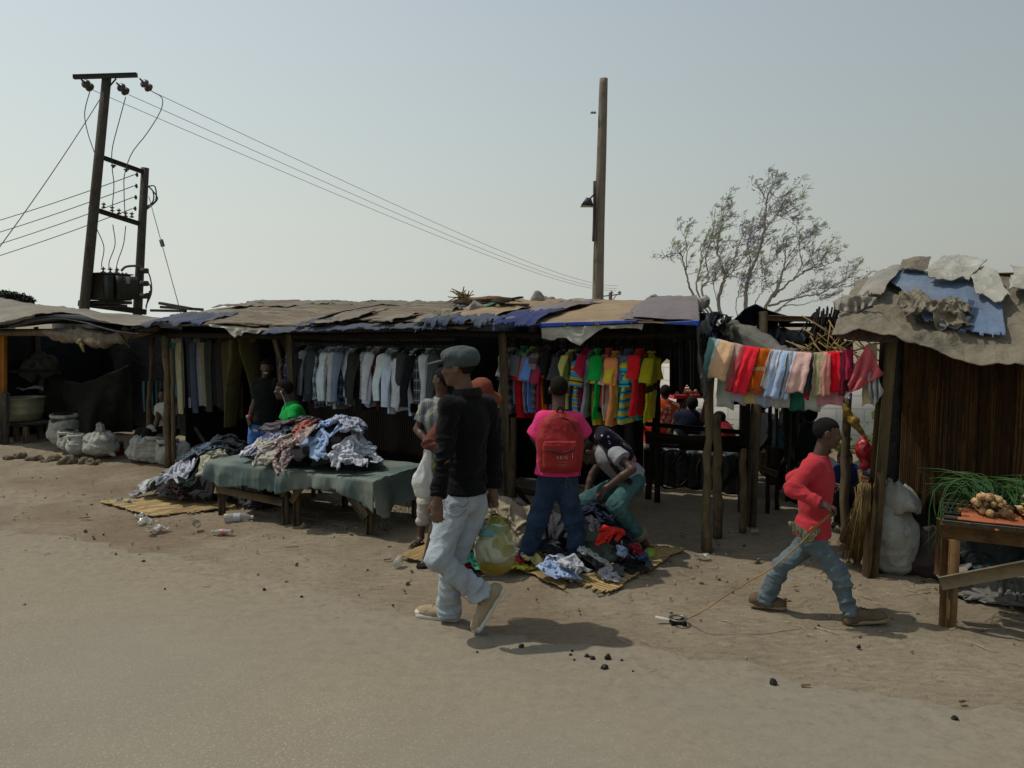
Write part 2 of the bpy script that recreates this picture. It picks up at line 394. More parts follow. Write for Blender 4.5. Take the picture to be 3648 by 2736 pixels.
def grid_mesh(P, hf=None, keep=None, thick=0.0, ss=1):
    """cloth grid -> mesh (world), one subdivision by averaging, optional outline mask on uv"""
    P = np.asarray(P)
    for _ in range(ss):
        n, m = P.shape[:2]; Q = np.zeros((2 * n - 1, 2 * m - 1, 3)); Q[::2, ::2] = P
        Q[1::2, ::2] = (P[1:] + P[:-1]) / 2
        if n > 3: Q[3:-3:2, ::2] = (9 * (P[1:-2] + P[2:-1]) - P[:-3] - P[3:]) / 16
        T = Q[:, ::2].copy(); Q[:, 1::2] = (T[:, 1:] + T[:, :-1]) / 2
        if m > 3: Q[:, 3:-3:2] = (9 * (T[:, 1:-2] + T[:, 2:-1]) - T[:, :-3] - T[:, 3:]) / 16
        P = Q
    n, m = P.shape[:2]; Wd = hf.world(P) if hf is not None else P
    i = np.arange(n * m).reshape(n, m); q = np.stack([i[:-1, :-1], i[1:, :-1], i[1:, 1:], i[:-1, 1:]], -1)
    uu, vv = np.meshgrid(np.linspace(0, 1, n), np.linspace(0, 1, m), indexing='ij')
    if keep is not None:
        k = keep((uu[:-1, :-1] + uu[1:, 1:]) / 2, (vv[:-1, :-1] + vv[1:, 1:]) / 2); q = q[k]
    q = q.reshape(-1, 4); v = Wd.reshape(-1, 3); uv = np.stack([uu, vv], -1).reshape(-1, 2)
    used = np.unique(q); mp = np.full(n * m, -1); mp[used] = np.arange(len(used)); v = v[used]; uv = uv[used]; q = mp[q]
    if thick > 0:
        nn = vnormals(v, q); k = len(v); v2 = v - nn * thick
        e = np.concatenate([q[:, [j, (j + 1) % 4]] for j in range(4)]); key = np.sort(e, 1); kk = key[:, 0] * (k + 1) + key[:, 1]
        u, inv, cnt = np.unique(kk, return_inverse=True, return_counts=True); be = e[cnt[inv.ravel()] == 1]
        side = np.stack([be[:, 1], be[:, 0], be[:, 0] + k, be[:, 1] + k], -1)
        q = np.concatenate([q, q[:, ::-1] + k, side]); v = np.concatenate([v, v2]); uv = np.concatenate([uv, uv])
    return mesh_np(v, q, uv=uv)
# ================================================================ materials
def S(h, k=1.0):
    h = h.lstrip('#'); c = [int(h[i:i + 2], 16) / 255 for i in (0, 2, 4)]
    return tuple((x / 12.92 if x <= .04045 else ((x + .055) / 1.055) ** 2.4) * k for x in c) + (1.0,)
def _new(name):
    m = bpy.data.materials.new(name); m.use_nodes = True; nt = m.node_tree; b = nt.nodes['Principled BSDF']; return m, nt, b
def _n(nt, t, **kw):
    n = nt.nodes.new(t)
    for k, v in kw.items():
        if k.startswith('_'): setattr(n, k[1:], v)
        else: n.inputs[k.replace('0', ' ')].default_value = v
    return n
def _noise(nt, co, scale, detail=3.0, rough=.55, dist=0.0):
    n = nt.nodes.new('ShaderNodeTexNoise'); n.inputs['Scale'].default_value = scale; n.inputs['Detail'].default_value = detail
    n.inputs['Roughness'].default_value = rough; n.inputs['Distortion'].default_value = dist; nt.links.new(co, n.inputs['Vector']); return n.outputs['Fac']
def _ramp(nt, fac, stops):
    r = nt.nodes.new('ShaderNodeValToRGB'); e = r.color_ramp.elements
    while len(e) < len(stops): e.new(.5)
    for i, (p, c) in enumerate(stops): e[i].position = p; e[i].color = c if len(c) == 4 else (*c, 1)
    nt.links.new(fac, r.inputs[0]); return r.outputs[0]
def _mix(nt, fac, a, b, mode='MIX'):
    m = nt.nodes.new('ShaderNodeMix'); m.data_type = 'RGBA'; m.blend_type = mode; m.clamp_factor = True
    for s, v in ((m.inputs[0], fac), (m.inputs[6], a), (m.inputs[7], b)):
        if isinstance(v, (int, float)): s.default_value = v
        elif isinstance(v, tuple): s.default_value = v
        else: nt.links.new(v, s)
    return m.outputs[2]
def _math(nt, op, a, b=0.0, c=None, clamp=False):
    m = nt.nodes.new('ShaderNodeMath'); m.operation = op; m.use_clamp = clamp
    for s, v in zip(m.inputs, (a, b) if c is None else (a, b, c)):
        if isinstance(v, (int, float)): s.default_value = v
        else: nt.links.new(v, s)
    return m.outputs[0]
def _co(nt, which='Object', sc=(1, 1, 1), rot=(0, 0, 0), loc=(0, 0, 0)):
    t = nt.nodes.new('ShaderNodeTexCoord'); mp = nt.nodes.new('ShaderNodeMapping'); mp.inputs['Scale'].default_value = sc; mp.inputs['Rotation'].default_value = rot; mp.inputs['Location'].default_value = loc
    nt.links.new(t.outputs[which], mp.inputs[0]); return mp.outputs[0]
def _world(nt, sc=(1, 1, 1), rot=(0, 0, 0)):
    g = nt.nodes.new('ShaderNodeNewGeometry'); mp = nt.nodes.new('ShaderNodeMapping'); mp.inputs['Scale'].default_value = sc; mp.inputs['Rotation'].default_value = rot
    nt.links.new(g.outputs['Position'], mp.inputs[0]); return mp.outputs[0]
def _bump(nt, b, h, st, dist=.01, prev=None):
    n = nt.nodes.new('ShaderNodeBump'); n.inputs['Strength'].default_value = st; n.inputs['Distance'].default_value = dist; nt.links.new(h, n.inputs['Height'])
    if prev is not None: nt.links.new(prev, n.inputs['Normal'])
    nt.links.new(n.outputs[0], b.inputs['Normal']); return n.outputs[0]
MC = {}
def mat(name, col, rough=.85, var=.25, vs=6.0, bump=.3, bs=40.0, bd=.004, spec=.3, col2=None, c2s=2.0, c2t=.5, metal=0.0, world_co=False, stretch=(1, 1, 1), alpha=1.0, trans=0.0, sheen=0.0, co='Object'):
    if name in MC: return MC[name]
    m, nt, b = _new(name); MC[name] = m; co = _world(nt, stretch) if world_co else _co(nt, co, stretch)
    f = _noise(nt, co, vs, 5, .6); lo = tuple(c * (1 - var) for c in col[:3]) + (1,); hi = tuple(min(1, c * (1 + var)) for c in col[:3]) + (1,)
    c = _ramp(nt, f, [(.3, lo), (.7, hi)])
    if col2 is not None:
        f2 = _noise(nt, co, c2s, 6, .65, .3); k = _ramp(nt, f2, [(c2t - .07, (0, 0, 0, 1)), (c2t + .07, (1, 1, 1, 1))]); c = _mix(nt, k, c, col2)
    nt.links.new(c, b.inputs['Base Color']); b.inputs['Roughness'].default_value = rough; b.inputs['Specular IOR Level'].default_value = spec; b.inputs['Metallic'].default_value = metal
    if bump: _bump(nt, b, _noise(nt, co, bs, 4, .6), bump, bd)
    if trans: b.inputs['Transmission Weight'].default_value = trans
    if alpha < 1: b.inputs['Alpha'].default_value = alpha
    if sheen: b.inputs['Sheen Weight'].default_value = sheen
    return m
def fabric(name, col, pat=None, cols=(), sc=1.0, wr=.5, co='UV', var=.18, rough=.95, ang=0.0, weave=350.0):
    """pat: None | stripe (along v) | hstripe | plaid | block | print | denim | camo"""
    if name in MC: return MC[name]
    m, nt, b = _new(name); MC[name] = m
    uv = _co(nt, co, (1, 1, 1), (0, 0, ang)); ob = _co(nt, 'Object')
    f = _noise(nt, ob, 9, 4, .6); c = _ramp(nt, f, [(.3, tuple(x * (1 - var) for x in col[:3]) + (1,)), (.7, tuple(min(1, x * (1 + var)) for x in col[:3]) + (1,))])
    sx = nt.nodes.new('ShaderNodeSeparateXYZ'); nt.links.new(uv, sx.inputs[0]); u, v = sx.outputs[0], sx.outputs[1]
    def line(x, k, w, off=0.0):
        fr = _math(nt, 'FRACT', _math(nt, 'MULTIPLY_ADD', x, k, off + 50.0)); return _math(nt, 'LESS_THAN', fr, w)
    if pat == 'stripe': c = _mix(nt, line(u, 14 * sc, .35), c, cols[0])
    elif pat == 'hstripe':
        c = _mix(nt, line(v, 7 * sc, .45), c, cols[0])
        if len(cols) > 1: c = _mix(nt, line(v, 7 * sc, .12, .3), c, cols[1])
    elif pat == 'plaid':
        a = _mix(nt, _math(nt, 'MULTIPLY', line(u, 6 * sc, .4), .6), c, cols[0]); a = _mix(nt, _math(nt, 'MULTIPLY', line(v, 6 * sc, .4), .6), a, cols[0])
        cc = cols[1] if len(cols) > 1 else cols[0]
        a = _mix(nt, line(u, 6 * sc, .07, .35), a, cc); c = _mix(nt, line(v, 6 * sc, .07, .35), a, cc)
    elif pat == 'block':
        c = _mix(nt, _math(nt, 'GREATER_THAN', v, sc), c, cols[0])
        if len(cols) > 1: c = _mix(nt, line(v, 1.0, .10, -sc + .1), c, cols[1])
    elif pat == 'print':
        vn = nt.nodes.new('ShaderNodeTexVoronoi'); vn.inputs['Scale'].default_value = 7 * sc; nt.links.new(uv, vn.inputs['Vector'])
        c = _mix(nt, _math(nt, 'LESS_THAN', vn.outputs['Distance'], .36), c, cols[0])
        if len(cols) > 1: c = _mix(nt, _math(nt, 'LESS_THAN', vn.outputs['Distance'], .17), c, cols[1])
    elif pat == 'camo':
        for i, q in enumerate(cols):
            g = _noise(nt, _co(nt, co, (1, 1, 1), (0, 0, 0), (i * 3.1, 0, 0)), 6 * sc, 2); c = _mix(nt, _math(nt, 'GREATER_THAN', g, .53 + .03 * i), c, q)
    elif pat == 'denim':
        g = _noise(nt, ob, 3.2 * sc, 5, .7); k = _ramp(nt, g, [(.45, (0, 0, 0, 1)), (.72, (1, 1, 1, 1))]); c = _mix(nt, _math(nt, 'MULTIPLY', k, .6), c, cols[0])
        g = _noise(nt, _co(nt, 'Object', (60, 60, 400)), 1, 2); c = _mix(nt, _math(nt, 'MULTIPLY', g, .25), c, cols[0])
    nt.links.new(c, b.inputs['Base Color']); b.inputs['Roughness'].default_value = rough; b.inputs['Specular IOR Level'].default_value = .15; b.inputs['Sheen Weight'].default_value = .04
    n1 = _bump(nt, b, _noise(nt, ob, 16, 4, .6, .6), wr, .02); _bump(nt, b, _noise(nt, ob, weave, 2), .25, .002, n1)
    return m
def wood(name, col, col2, st=(6, 6, .7), bump=.6, sc=3.0, rough=.85):
    """grain runs along local z of the object coordinates unless stretch says otherwise"""
    if name in MC: return MC[name]
    m, nt, b = _new(name); MC[name] = m; co = _co(nt, 'Object', st)
    f = _noise(nt, co, sc * 2, 6, .7, .8); c = _ramp(nt, f, [(.25, col), (.75, col2)])
    g = _noise(nt, _co(nt, 'Object'), 5, 5, .7); c = _mix(nt, _ramp(nt, g, [(.5, (0, 0, 0, 1)), (.75, (.7, .7, .7, 1))]), c, tuple(x * .45 for x in col[:3]) + (1,))
    nt.links.new(c, b.inputs['Base Color']); b.inputs['Roughness'].default_value = rough; b.inputs['Specular IOR Level'].default_value = .2
    _bump(nt, b, _noise(nt, co, sc * 8, 5, .7, .3), bump, .008); return m
def reed(name, col, col2, n=60.0, axis='v', dirt=S('#4a3d2e'), amt=.5):
    """reeds laid side by side, counted across uv axis"""
    if name in MC: return MC[name]
    m, nt, b = _new(name); MC[name] = m
    uv = _co(nt, 'UV'); sx = nt.nodes.new('ShaderNodeSeparateXYZ'); nt.links.new(uv, sx.inputs[0]); a = sx.outputs[1 if axis == 'v' else 0]; o = sx.outputs[0 if axis == 'v' else 1]
    wob = _noise(nt, uv, 5, 3); a2 = _math(nt, 'MULTIPLY_ADD', wob, .6 / n * 3, a); k = _math(nt, 'MULTIPLY', a2, n); fl = _math(nt, 'FLOOR', k); fr = _math(nt, 'FRACT', k)
    cb = nt.nodes.new('ShaderNodeCombineXYZ'); nt.links.new(fl, cb.inputs[0]); nt.links.new(_math(nt, 'FLOOR', _math(nt, 'MULTIPLY_ADD', o, 2.5, _math(nt, 'MULTIPLY', fl, .37))), cb.inputs[1])
    wn_ = nt.nodes.new('ShaderNodeTexWhiteNoise'); wn_.noise_dimensions = '2D'; nt.links.new(cb.outputs[0], wn_.inputs['Vector'])
    c = _mix(nt, wn_.outputs['Value'], col, col2); g = _noise(nt, uv, 6, 6, .7); c = _mix(nt, _ramp(nt, g, [(.4, (0, 0, 0, 1)), (.75, (amt, amt, amt, 1))]), c, dirt)
    h = _math(nt, 'SUBTRACT', 1.0, _math(nt, 'POWER', _math(nt, 'ABSOLUTE', _math(nt, 'MULTIPLY_ADD', fr, 2.0, -1.0)), 3.0))
    gap = _math(nt, 'LESS_THAN', fr, .13); c = _mix(nt, _math(nt, 'MULTIPLY', gap, .75), c, tuple(x * .12 for x in col[:3]) + (1,))
    nt.links.new(c, b.inputs['Base Color']); b.inputs['Roughness'].default_value = .8; b.inputs['Specular IOR Level'].default_value = .25
    _bump(nt, b, h, .9, .012); return m
def tarp(name, col, dust, amt=.6, under=None, rough=.6, wr=.6, sc=1.6):
    if name in MC: return MC[name]
    m, nt, b = _new(name); MC[name] = m; co = _co(nt, 'Object')
    g = _noise(nt, co, sc, 7, .7, .4); k = _ramp(nt, g, [(max(0, .62 - amt * .5), (0, 0, 0, 1)), (min(1, .98 - amt * .45), (1, 1, 1, 1))])
    f = _noise(nt, co, 11, 5, .7); c0 = _ramp(nt, f, [(.3, tuple(x * .8 for x in col[:3]) + (1,)), (.7, tuple(x * 1.15 for x in col[:3]) + (1,))])
    d0 = _ramp(nt, _noise(nt, co, 5, 6, .7), [(.3, tuple(x * .75 for x in dust[:3]) + (1,)), (.7, tuple(x * 1.12 for x in dust[:3]) + (1,))])
    c = _mix(nt, k, c0, d0)
    if under is not None:
        gm = nt.nodes.new('ShaderNodeNewGeometry'); c = _mix(nt, gm.outputs['Backfacing'], c, under)
    nt.links.new(c, b.inputs['Base Color']); b.inputs['Roughness'].default_value = rough; b.inputs['Specular IOR Level'].default_value = .25
    n1 = _bump(nt, b, _noise(nt, _co(nt, 'Object', (1, 1, 1)), 7, 6, .62, .9), wr, .035); _bump(nt, b, _noise(nt, co, 90, 3), .2, .003, n1); return m
SKIN = mat('skin_dark', (.068, .036, .024, 1), .5, .2, 12, .15, 160, .001, .4)
SKIN2 = mat('skin_brown', (.115, .058, .036, 1), .5, .2, 12, .15, 160, .001, .4)
HAIR = mat('hair_black', (.012, .011, .010, 1), .95, .3, 60, 1.0, 260, .004, .1)
WD = wood('weathered_post_wood', S('#3b3226'), S('#7a6a50'))
WD2 = wood('grey_old_wood', S('#35312b'), S('#6b6458'))
WDD = wood('dark_stall_wood', S('#14110d'), S('#2e261d'))
WDF = wood('fresh_sawn_wood', S('#6e5236'), S('#94734c'), (3, 3, .6), .35)
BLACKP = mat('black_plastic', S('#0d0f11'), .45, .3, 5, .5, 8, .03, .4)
EYEW = mat('eye_white', S('#c9bfae'), .3, .05); EYEB = mat('eye_dark', S('#0a0807'), .2, .05)
# ================================================================ ground and road
def edge_line():
    pts = [pz(-9000, 1330), pz(-900, 1760), pz(0, 1890), pz(500, 1965), pz(1000, 2060), pz(1500, 2175), pz(2200, 2325), pz(2900, 2460), pz(3648, 2590), pz(5200, 2900)]
    a = pts[0] + (pts[0] - pts[2]) * 20; b = pts[-1] + nrm(pts[-1] - pts[-3]) * 300
    return np.array([a] + pts + [b])
EDGE = edge_line()
def edge_dist(P):      # >0 on the dirt side
    best = np.full(P.shape[:-1], 1e9); sg = np.ones(P.shape[:-1])
    for i in range(len(EDGE) - 1):
        a = EDGE[i][:2]; b = EDGE[i + 1][:2]; d = b - a; t = np.clip(((P[..., 0] - a[0]) * d[0] + (P[..., 1] - a[1]) * d[1]) / (d @ d), 0, 1)
        qx = P[..., 0] - a[0] - t * d[0]; qy = P[..., 1] - a[1] - t * d[1]; D = np.hypot(qx, qy); m = D < best
        sg = np.where(m, np.sign(d[0] * qy - d[1] * qx), sg); best = np.where(m, D, best)
    return best * sg
def gz(x, y):          # height of the dirt at a point
    P = np.stack([np.asarray(x, float), np.asarray(y, float), np.zeros_like(np.asarray(x, float))], -1); d = edge_dist(P)
    k = np.clip((d + .15) / .9, 0, 1); return k * (.012 * fbm(P * 1.7, 3, 3) + .011 * fbm(P * [7, 11, 1], 2, 9)) - .010 * (1 - k) * 1.0
def axis(lo, hi, flo, fhi, st):
    a = [flo]; s = st
    while a[-1] > lo: s *= 1.22; a.append(a[-1] - s)
    b = [fhi]; s = st
    while b[-1] < hi: s *= 1.22; b.append(b[-1] + s)
    return np.array(sorted(a) + list(np.arange(flo + st, fhi - st / 2, st)) + b)
gx = axis(-1500, 1500, -7.5, 4.2, .045); gy = axis(-60, 2500, 2.0, 12.5, .045)
GX, GY = np.meshgrid(gx, gy, indexing='ij'); G = MB(); G.sheet(np.stack([GX, GY, gz(GX, GY)], -1))
def ground_mat():
    m, nt, b = _new('dusty_ground'); co = _world(nt)
    f = _noise(nt, co, 1.1, 7, .65, .3); c = _ramp(nt, f, [(.3, S('#7d7261')), (.5, S('#8a7f6c')), (.7, S('#958a77'))])
    f = _noise(nt, co, .35, 4, .6); c = _mix(nt, _ramp(nt, f, [(.5, (0, 0, 0, 1)), (.62, (.7, .7, .7, 1))]), c, S('#766451'))
    f = _noise(nt, co, 14, 6, .75); c = _mix(nt, _ramp(nt, f, [(.52, (0, 0, 0, 1)), (.66, (.45, .45, .45, 1))]), c, S('#574d41'))
    f = _noise(nt, co, 70, 4, .7); c = _mix(nt, _ramp(nt, f, [(.62, (0, 0, 0, 1)), (.70, (.6, .6, .6, 1))]), c, S('#ad9f8a'))
    f = _noise(nt, co, 45, 4, .7); c = _mix(nt, _ramp(nt, f, [(.63, (0, 0, 0, 1)), (.70, (.7, .7, .7, 1))]), c, S('#352e27'))
    nt.links.new(c, b.inputs['Base Color']); b.inputs['Roughness'].default_value = .95; b.inputs['Specular IOR Level'].default_value = .12
    rot = math.atan2(U[1], U[0])
    f = _noise(nt, _world(nt, (1, 3.2, 1), (0, 0, -rot)), 22, 5, .75, .4); c = _mix(nt, _ramp(nt, f, [(.58, (0, 0, 0, 1)), (.66, (.5, .5, .5, 1))]), c, S('#4d4338')); c = _mix(nt, _ramp(nt, f, [(.30, (.5, .5, .5, 1)), (.38, (0, 0, 0, 1))]), c, S('#9c8d76'))
    n1 = _bump(nt, b, _noise(nt, _world(nt, (1, 2.6, 1), (0, 0, -rot)), 9, 8, .68, .5), .8, .05); n2 = _bump(nt, b, _noise(nt, co, 60, 5, .7), .5, .008, n1)
    return m
tag(G.build('ground', ground_mat(), smooth=True), kind='structure')
def road_mat():
    m, nt, b = _new('dusty_asphalt'); co = _world(nt)
    f = _noise(nt, co, .8, 6, .6, .3); c = _ramp(nt, f, [(.3, S('#7b7364')), (.7, S('#8a8270'))])
    f = _noise(nt, co, 75, 4, .75); c = _mix(nt, _ramp(nt, f, [(.55, (0, 0, 0, 1)), (.70, (.8, .8, .8, 1))]), c, S('#b8ac9b'))
    f = _noise(nt, co, 120, 3, .7); c = _mix(nt, _ramp(nt, f, [(.58, (0, 0, 0, 1)), (.70, (.75, .75, .75, 1))]), c, S('#4c443b'))
    at_ = nt.nodes.new('ShaderNodeAttribute'); at_.attribute_name = 'dust'; k = at_.outputs['Fac']
    g = _noise(nt, _world(nt, (1, 3, 1), (0, 0, -math.atan2(U[1], U[0]))), 2.2, 7, .7, .4); k = _math(nt, 'MULTIPLY_ADD', _math(nt, 'SUBTRACT', g, .5), .9, k, clamp=True)
    dc = _ramp(nt, _noise(nt, co, 12, 6, .75), [(.3, S('#736858')), (.5, S('#837865')), (.7, S('#8f8472'))]); c = _mix(nt, k, c, dc); k2 = _math(nt, 'MULTIPLY', k, k); rz_ = -math.atan2(U[1], U[0]); fm_ = _noise(nt, _world(nt, (1, 3.2, 1), (0, 0, rz_)), 22, 5, .75, .4); c = _mix(nt, _math(nt, 'MULTIPLY', k2, _ramp(nt, fm_, [(.56, (0, 0, 0, 1)), (.66, (.6, .6, .6, 1))])), c, S('#51473b')); f9 = _noise(nt, co, 14, 6, .75); c = _mix(nt, _math(nt, 'MULTIPLY', k2, _ramp(nt, f9, [(.52, (0, 0, 0, 1)), (.66, (.55, .55, .55, 1))])), c, S('#554b40'))
    f = _noise(nt, co, 6, 5, .8); c = _mix(nt, _ramp(nt, f, [(.72, (0, 0, 0, 1)), (.78, (.3, .3, .3, 1))]), c, S('#5a5147'))
    c = _mix(nt, _math(nt, 'MULTIPLY', _ramp(nt, _noise(nt, _world(nt), .28, 3, .5), [(.4, (0, 0, 0, 1)), (.65, (1, 1, 1, 1))]), .6), c, S('#7c7a70'))
    nt.links.new(c, b.inputs['Base Color']); b.inputs['Roughness'].default_value = .9; b.inputs['Specular IOR Level'].default_value = .2
    n1 = _bump(nt, b, _noise(nt, co, 4, 6, .6), .3, .01); _bump(nt, b, _noise(nt, co, 130, 4, .7), .55, .006, n1); return m
def build_road():
    n = 520; t = np.linspace(0, 1, n); seg = np.cumsum(np.r_[0, np.linalg.norm(np.diff(EDGE, axis=0), axis=1)])
    near = np.r_[-1, np.linspace(.0, 1, n), 2]
    d0 = seg[3] - 6; d1 = seg[-3] + 4; u = np.r_[0, np.linspace(d0, d1, n), seg[-1]]
    E = np.stack([np.interp(u, seg, EDGE[:, i]) for i in range(2)], -1)
    e0 = E[3]; e1 = E[-3]; dl = (e1 - e0) / np.linalg.norm(e1 - e0); nl = np.array([dl[1], -dl[0]]); ll = (E - e0) @ dl
    T = np.gradient(E, axis=0); T /= np.linalg.norm(T, axis=1, keepdims=True); Q = np.stack([T[:, 1], -T[:, 0]], -1)
    w = .14 * fbm(np.stack([u * .9, 0 * u, 0 * u], -1), 3, 4) + .05 * fbm(np.stack([u * 7, 0 * u, 0 * u], -1), 2, 8)
    ds = np.r_[0, .04, .1, .2, .35, .6, 1, 1.6, 2.5, 4, 7.5]; g = []; dust = []
    for j, dd in enumerate(ds):
        kk = min(1, dd / 2.5); o = (E + Q * (dd * 0 + np.minimum(dd, 1.0) + w * max(0, 1 - dd / 2.0))[:, None]) * (1 - kk) + kk * (e0 + np.outer(ll, dl) + nl * (dd + .6)); z = np.full(len(o), .004 if j else -.006)
        g.append(np.concatenate([o, z[:, None]], 1)); dust.append(np.clip(1.0 + edge_dist(np.concatenate([o, z[:, None]], 1)) / 1.7, 0, 1))
    mb = MB(); mb.sheet(np.array(g)[:, ::-1]); o = mb.build('road', road_mat(), smooth=True)
    a = o.data.attributes.new('dust', 'FLOAT', 'POINT'); a.data.foreach_set('value', np.array(dust)[:, ::-1].ravel().astype(np.float32))
    tag(o, kind='structure')
build_road()
# ================================================================ stalls
def post(parent, a, b, r=.03, m=None, sq=False, seed=0, name='post', r2=None):
    a = np.array(a, float); b = np.array(b, float); mb = MB(); rg = np.random.default_rng(seed + 11)
    if sq: mb.beam(a, b, r * 2, r * 1.7, bev=.006)
    else:
        n = 12; t = np.linspace(0, 1, n)[:, None]; P = a * (1 - t) + b * t; P[1:-1, :2] += rg.normal(0, r * .16, (n - 2, 2)); rr = np.linspace(r, (r2 or r * .85), n) * (1 + rg.normal(0, .04, n)); mb.tube(P, rr, 10, .12, seed=seed)
    return mb.build(name, m or WD, parent, smooth=not sq)
def surf(Ef, Rf, ns, nv, sag_=0.0, cr=0.0, fr=3.0, seed=0, drop=0.0):
    """grid of points from an eave curve Ef(t) to a ridge curve Rf(t); drop: length of the flap hanging at the eave"""
    t = np.linspace(0, 1, ns); E = np.array([Ef(x) for x in t]); Rr = np.array([Rf(x) for x in t]); v = np.linspace(0, 1, nv)
    G_ = E[:, None] * (1 - v)[None, :, None] + Rr[:, None] * v[None, :, None]
    G_[..., 2] += sag_ * 4 * (v * (1 - v))[None, :]
    if drop:
        k = 4; D = np.stack([E - N * (.02 * j) - ZZ * drop * (j / k) for j in range(k, 0, -1)], 1); G_ = np.concatenate([D, G_], 1)
    if cr:
        Q = G_ * fr; G_[..., 2] += cr * (fbm(Q, 3, seed)) + cr * .5 * ridge(Q * 1.7, seed + 3, 2) * .5
        G_ -= N * (cr * .5 * vnoise(Q * 1.3, seed + 9))[..., None]
    return G_
def pw(*pts):   # piecewise-linear photo outline -> function of px
    xs = [p[0] for p in pts]; ys = [p[1] for p in pts]; return lambda x: float(np.interp(x, xs, ys))
def torn(seed, lo=.0, hi=0.0, l=0.0, r=0.0, f=9.0, amp=.08):
    """mask: ragged edges at v<lo, v>1-hi, u<l, u>1-r"""
    def k(u, v):
        n1 = amp * fbm(np.stack([u * f, 0 * u + 3, 0 * u], -1), 3, seed); n2 = amp * .5 * fbm(np.stack([v * f * .5, 0 * u + 9, 0 * u], -1), 3, seed + 1)
        return (v > lo + n1 * (lo > 0)) & (v < 1 - hi - n1 * (hi > 0)) & (u > l + n2 * (l > 0)) & (u < 1 - r - n2 * (r > 0))
    return k
class Roof:
    """roof strip seen in the photo between px x0..x1, eave line ye, ridge line yr, with depths de, dr behind the front posts"""
    def __init__(s, ye, yr, de=-.25, dr=1.35): s.ye, s.yr, s.de, s.dr = ye, yr, de, dr
    def pt(s, px, v): return lerp(row(px, s.ye(px), s.de), row(px, s.yr(px), s.dr), v)
    def grid(s, x0, x1, v0=0, v1=1, ns=90, nv=24, off=0.0, cr=0.0, fr=3.0, seed=0, drop=0.0, skew=0.0, bulge=.03, shear=0.0, sh0=0.0):
        # ridge is sampled on the same world s as the eave so reeds run straight
        E = lambda px: row(px, s.ye(px), s.de)
        sx = np.linspace(x0, x1, ns); G_ = []
        for i, px in enumerate(sx):
            e = E(px); se, _ = sd(e); G_.append((e, se))
        pxs = np.linspace(min(x0, 0) - 400, max(x1, 3648) + 1500, 500); rr = np.array([row(p, s.yr(p), s.dr) for p in pxs]); rs = np.array([sd(q)[0] for q in rr])
        out = []
        for ie, (e, se) in enumerate(G_):
            sh_ = sh0 + (shear - sh0) * ie / max(1, len(G_) - 1)
            o = np.argsort(rs); z = np.interp(se, rs[o], rr[o][:, 2]); rp = W(se, s.dr, z); lineP = []
            for v in np.linspace(v0, v1, nv): q = lerp(e, rp, v) + U * (skew * (v - .5) + sh_ * v); q[2] += bulge * math.sin(math.pi * v) + off; lineP.append(q)
            if drop:
                a = lineP[0].copy(); lineP = [a - N * (.015 * j) - ZZ * (drop * j / 4) for j in (4, 3, 2, 1)] + lineP
            out.append(lineP)
        G_ = np.array(out)
        if cr:
            Q = G_ * fr; G_[..., 2] += cr * fbm(Q, 3, seed) + cr * .4 * (ridge(Q * 1.6, seed + 5, 2) - .3); G_ -= N * (cr * .6 * fbm(Q * 1.1 + 9, 2, seed + 9))[..., None]
        return G_
def sheetm(name, G_, m, parent, keep=None, th=.004, ss=0):
    return link(name, grid_mesh(G_, None, keep, th, ss), m, parent)
TG = tarp('faded_grey_tarp', S('#5b564b'), S('#7b7160'), .7); TGL = tarp('light_grey_tarp', S('#77746c'), S('#8d877a'), .6)
TB = tarp('blue_tarp', S('#1a3c68'), S('#4a4c4e'), .82, rough=.75, wr=.9); TB2 = tarp('navy_tarp', S('#0c1226'), S('#2c303a'), .4, rough=.5)
TBR = tarp('dusty_brown_tarp', S('#7d6a51'), S('#8f7c61'), .7, rough=.85, wr=.35); TPU = tarp('violet_grey_tarp', S('#625c63'), S('#77695d'), .5, wr=.4)
TW = tarp('dirty_white_plastic', S('#a3a49a'), S('#8a8472'), .5, rough=.5, wr=.8); TLB = tarp('pale_blue_tarp', S('#4c6587'), S('#737c86'), .6, rough=.6, wr=.35)
RM = reed('roof_reed_mat', S('#4d4436'), S('#857761'), 30, 'v', S('#615a4f'), .8); RW = reed('wall_reed_mat', S('#2a1b0c'), S('#3c2814'), 150, 'u', S('#1c130a'), .8)
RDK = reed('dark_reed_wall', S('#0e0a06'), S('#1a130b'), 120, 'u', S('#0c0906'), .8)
# ---------- A: leftmost stall with sacks
A = empty('market_stall', W(-9.2, 0), 'leftmost market stall roofed with a sagging grey tarp, sacks of charcoal and grain in front', 'market stall', 'stalls in the market row')
ye = pw((-700, 1180), (0, 1150), (120, 1118), (200, 1110), (300, 1125), (400, 1155), (480, 1160)); yr = pw((-900, 1020), (0, 1062), (150, 1085), (320, 1105), (500, 1150), (700, 1150))
ra = Roof(ye, yr, -.35, 1.1)
sheetm('roof_tarp', ra.grid(-420, 492, ns=110, nv=26, cr=.018, fr=3, seed=3, drop=0, bulge=.05), TG, A, th=.006)
G_ = np.array([[row(px, y0 + (y1 - y0) * k / 7, -.36 - .01 * math.sin(k)) for k in range(8)] for px, y0, y1 in zip(np.linspace(-420, 125, 50), np.interp(np.linspace(-420, 125, 50), [-420, 0, 60, 125], [1170, 1148, 1135, 1117]), np.interp(np.linspace(-420, 125, 50), [-420, 0, 50, 125], [1235, 1158, 1150, 1125]))])
G_[..., 2] += .012 * fbm(G_ * 6, 2, 4); sheetm('tarp_flap', G_, TG, A, th=.004)
_b = sheetm('back_roof', ra.grid(-420, 500, 0, 1.0, ns=30, nv=6, off=-.09, bulge=.0, cr=.01), BLACKP, A, th=.01)
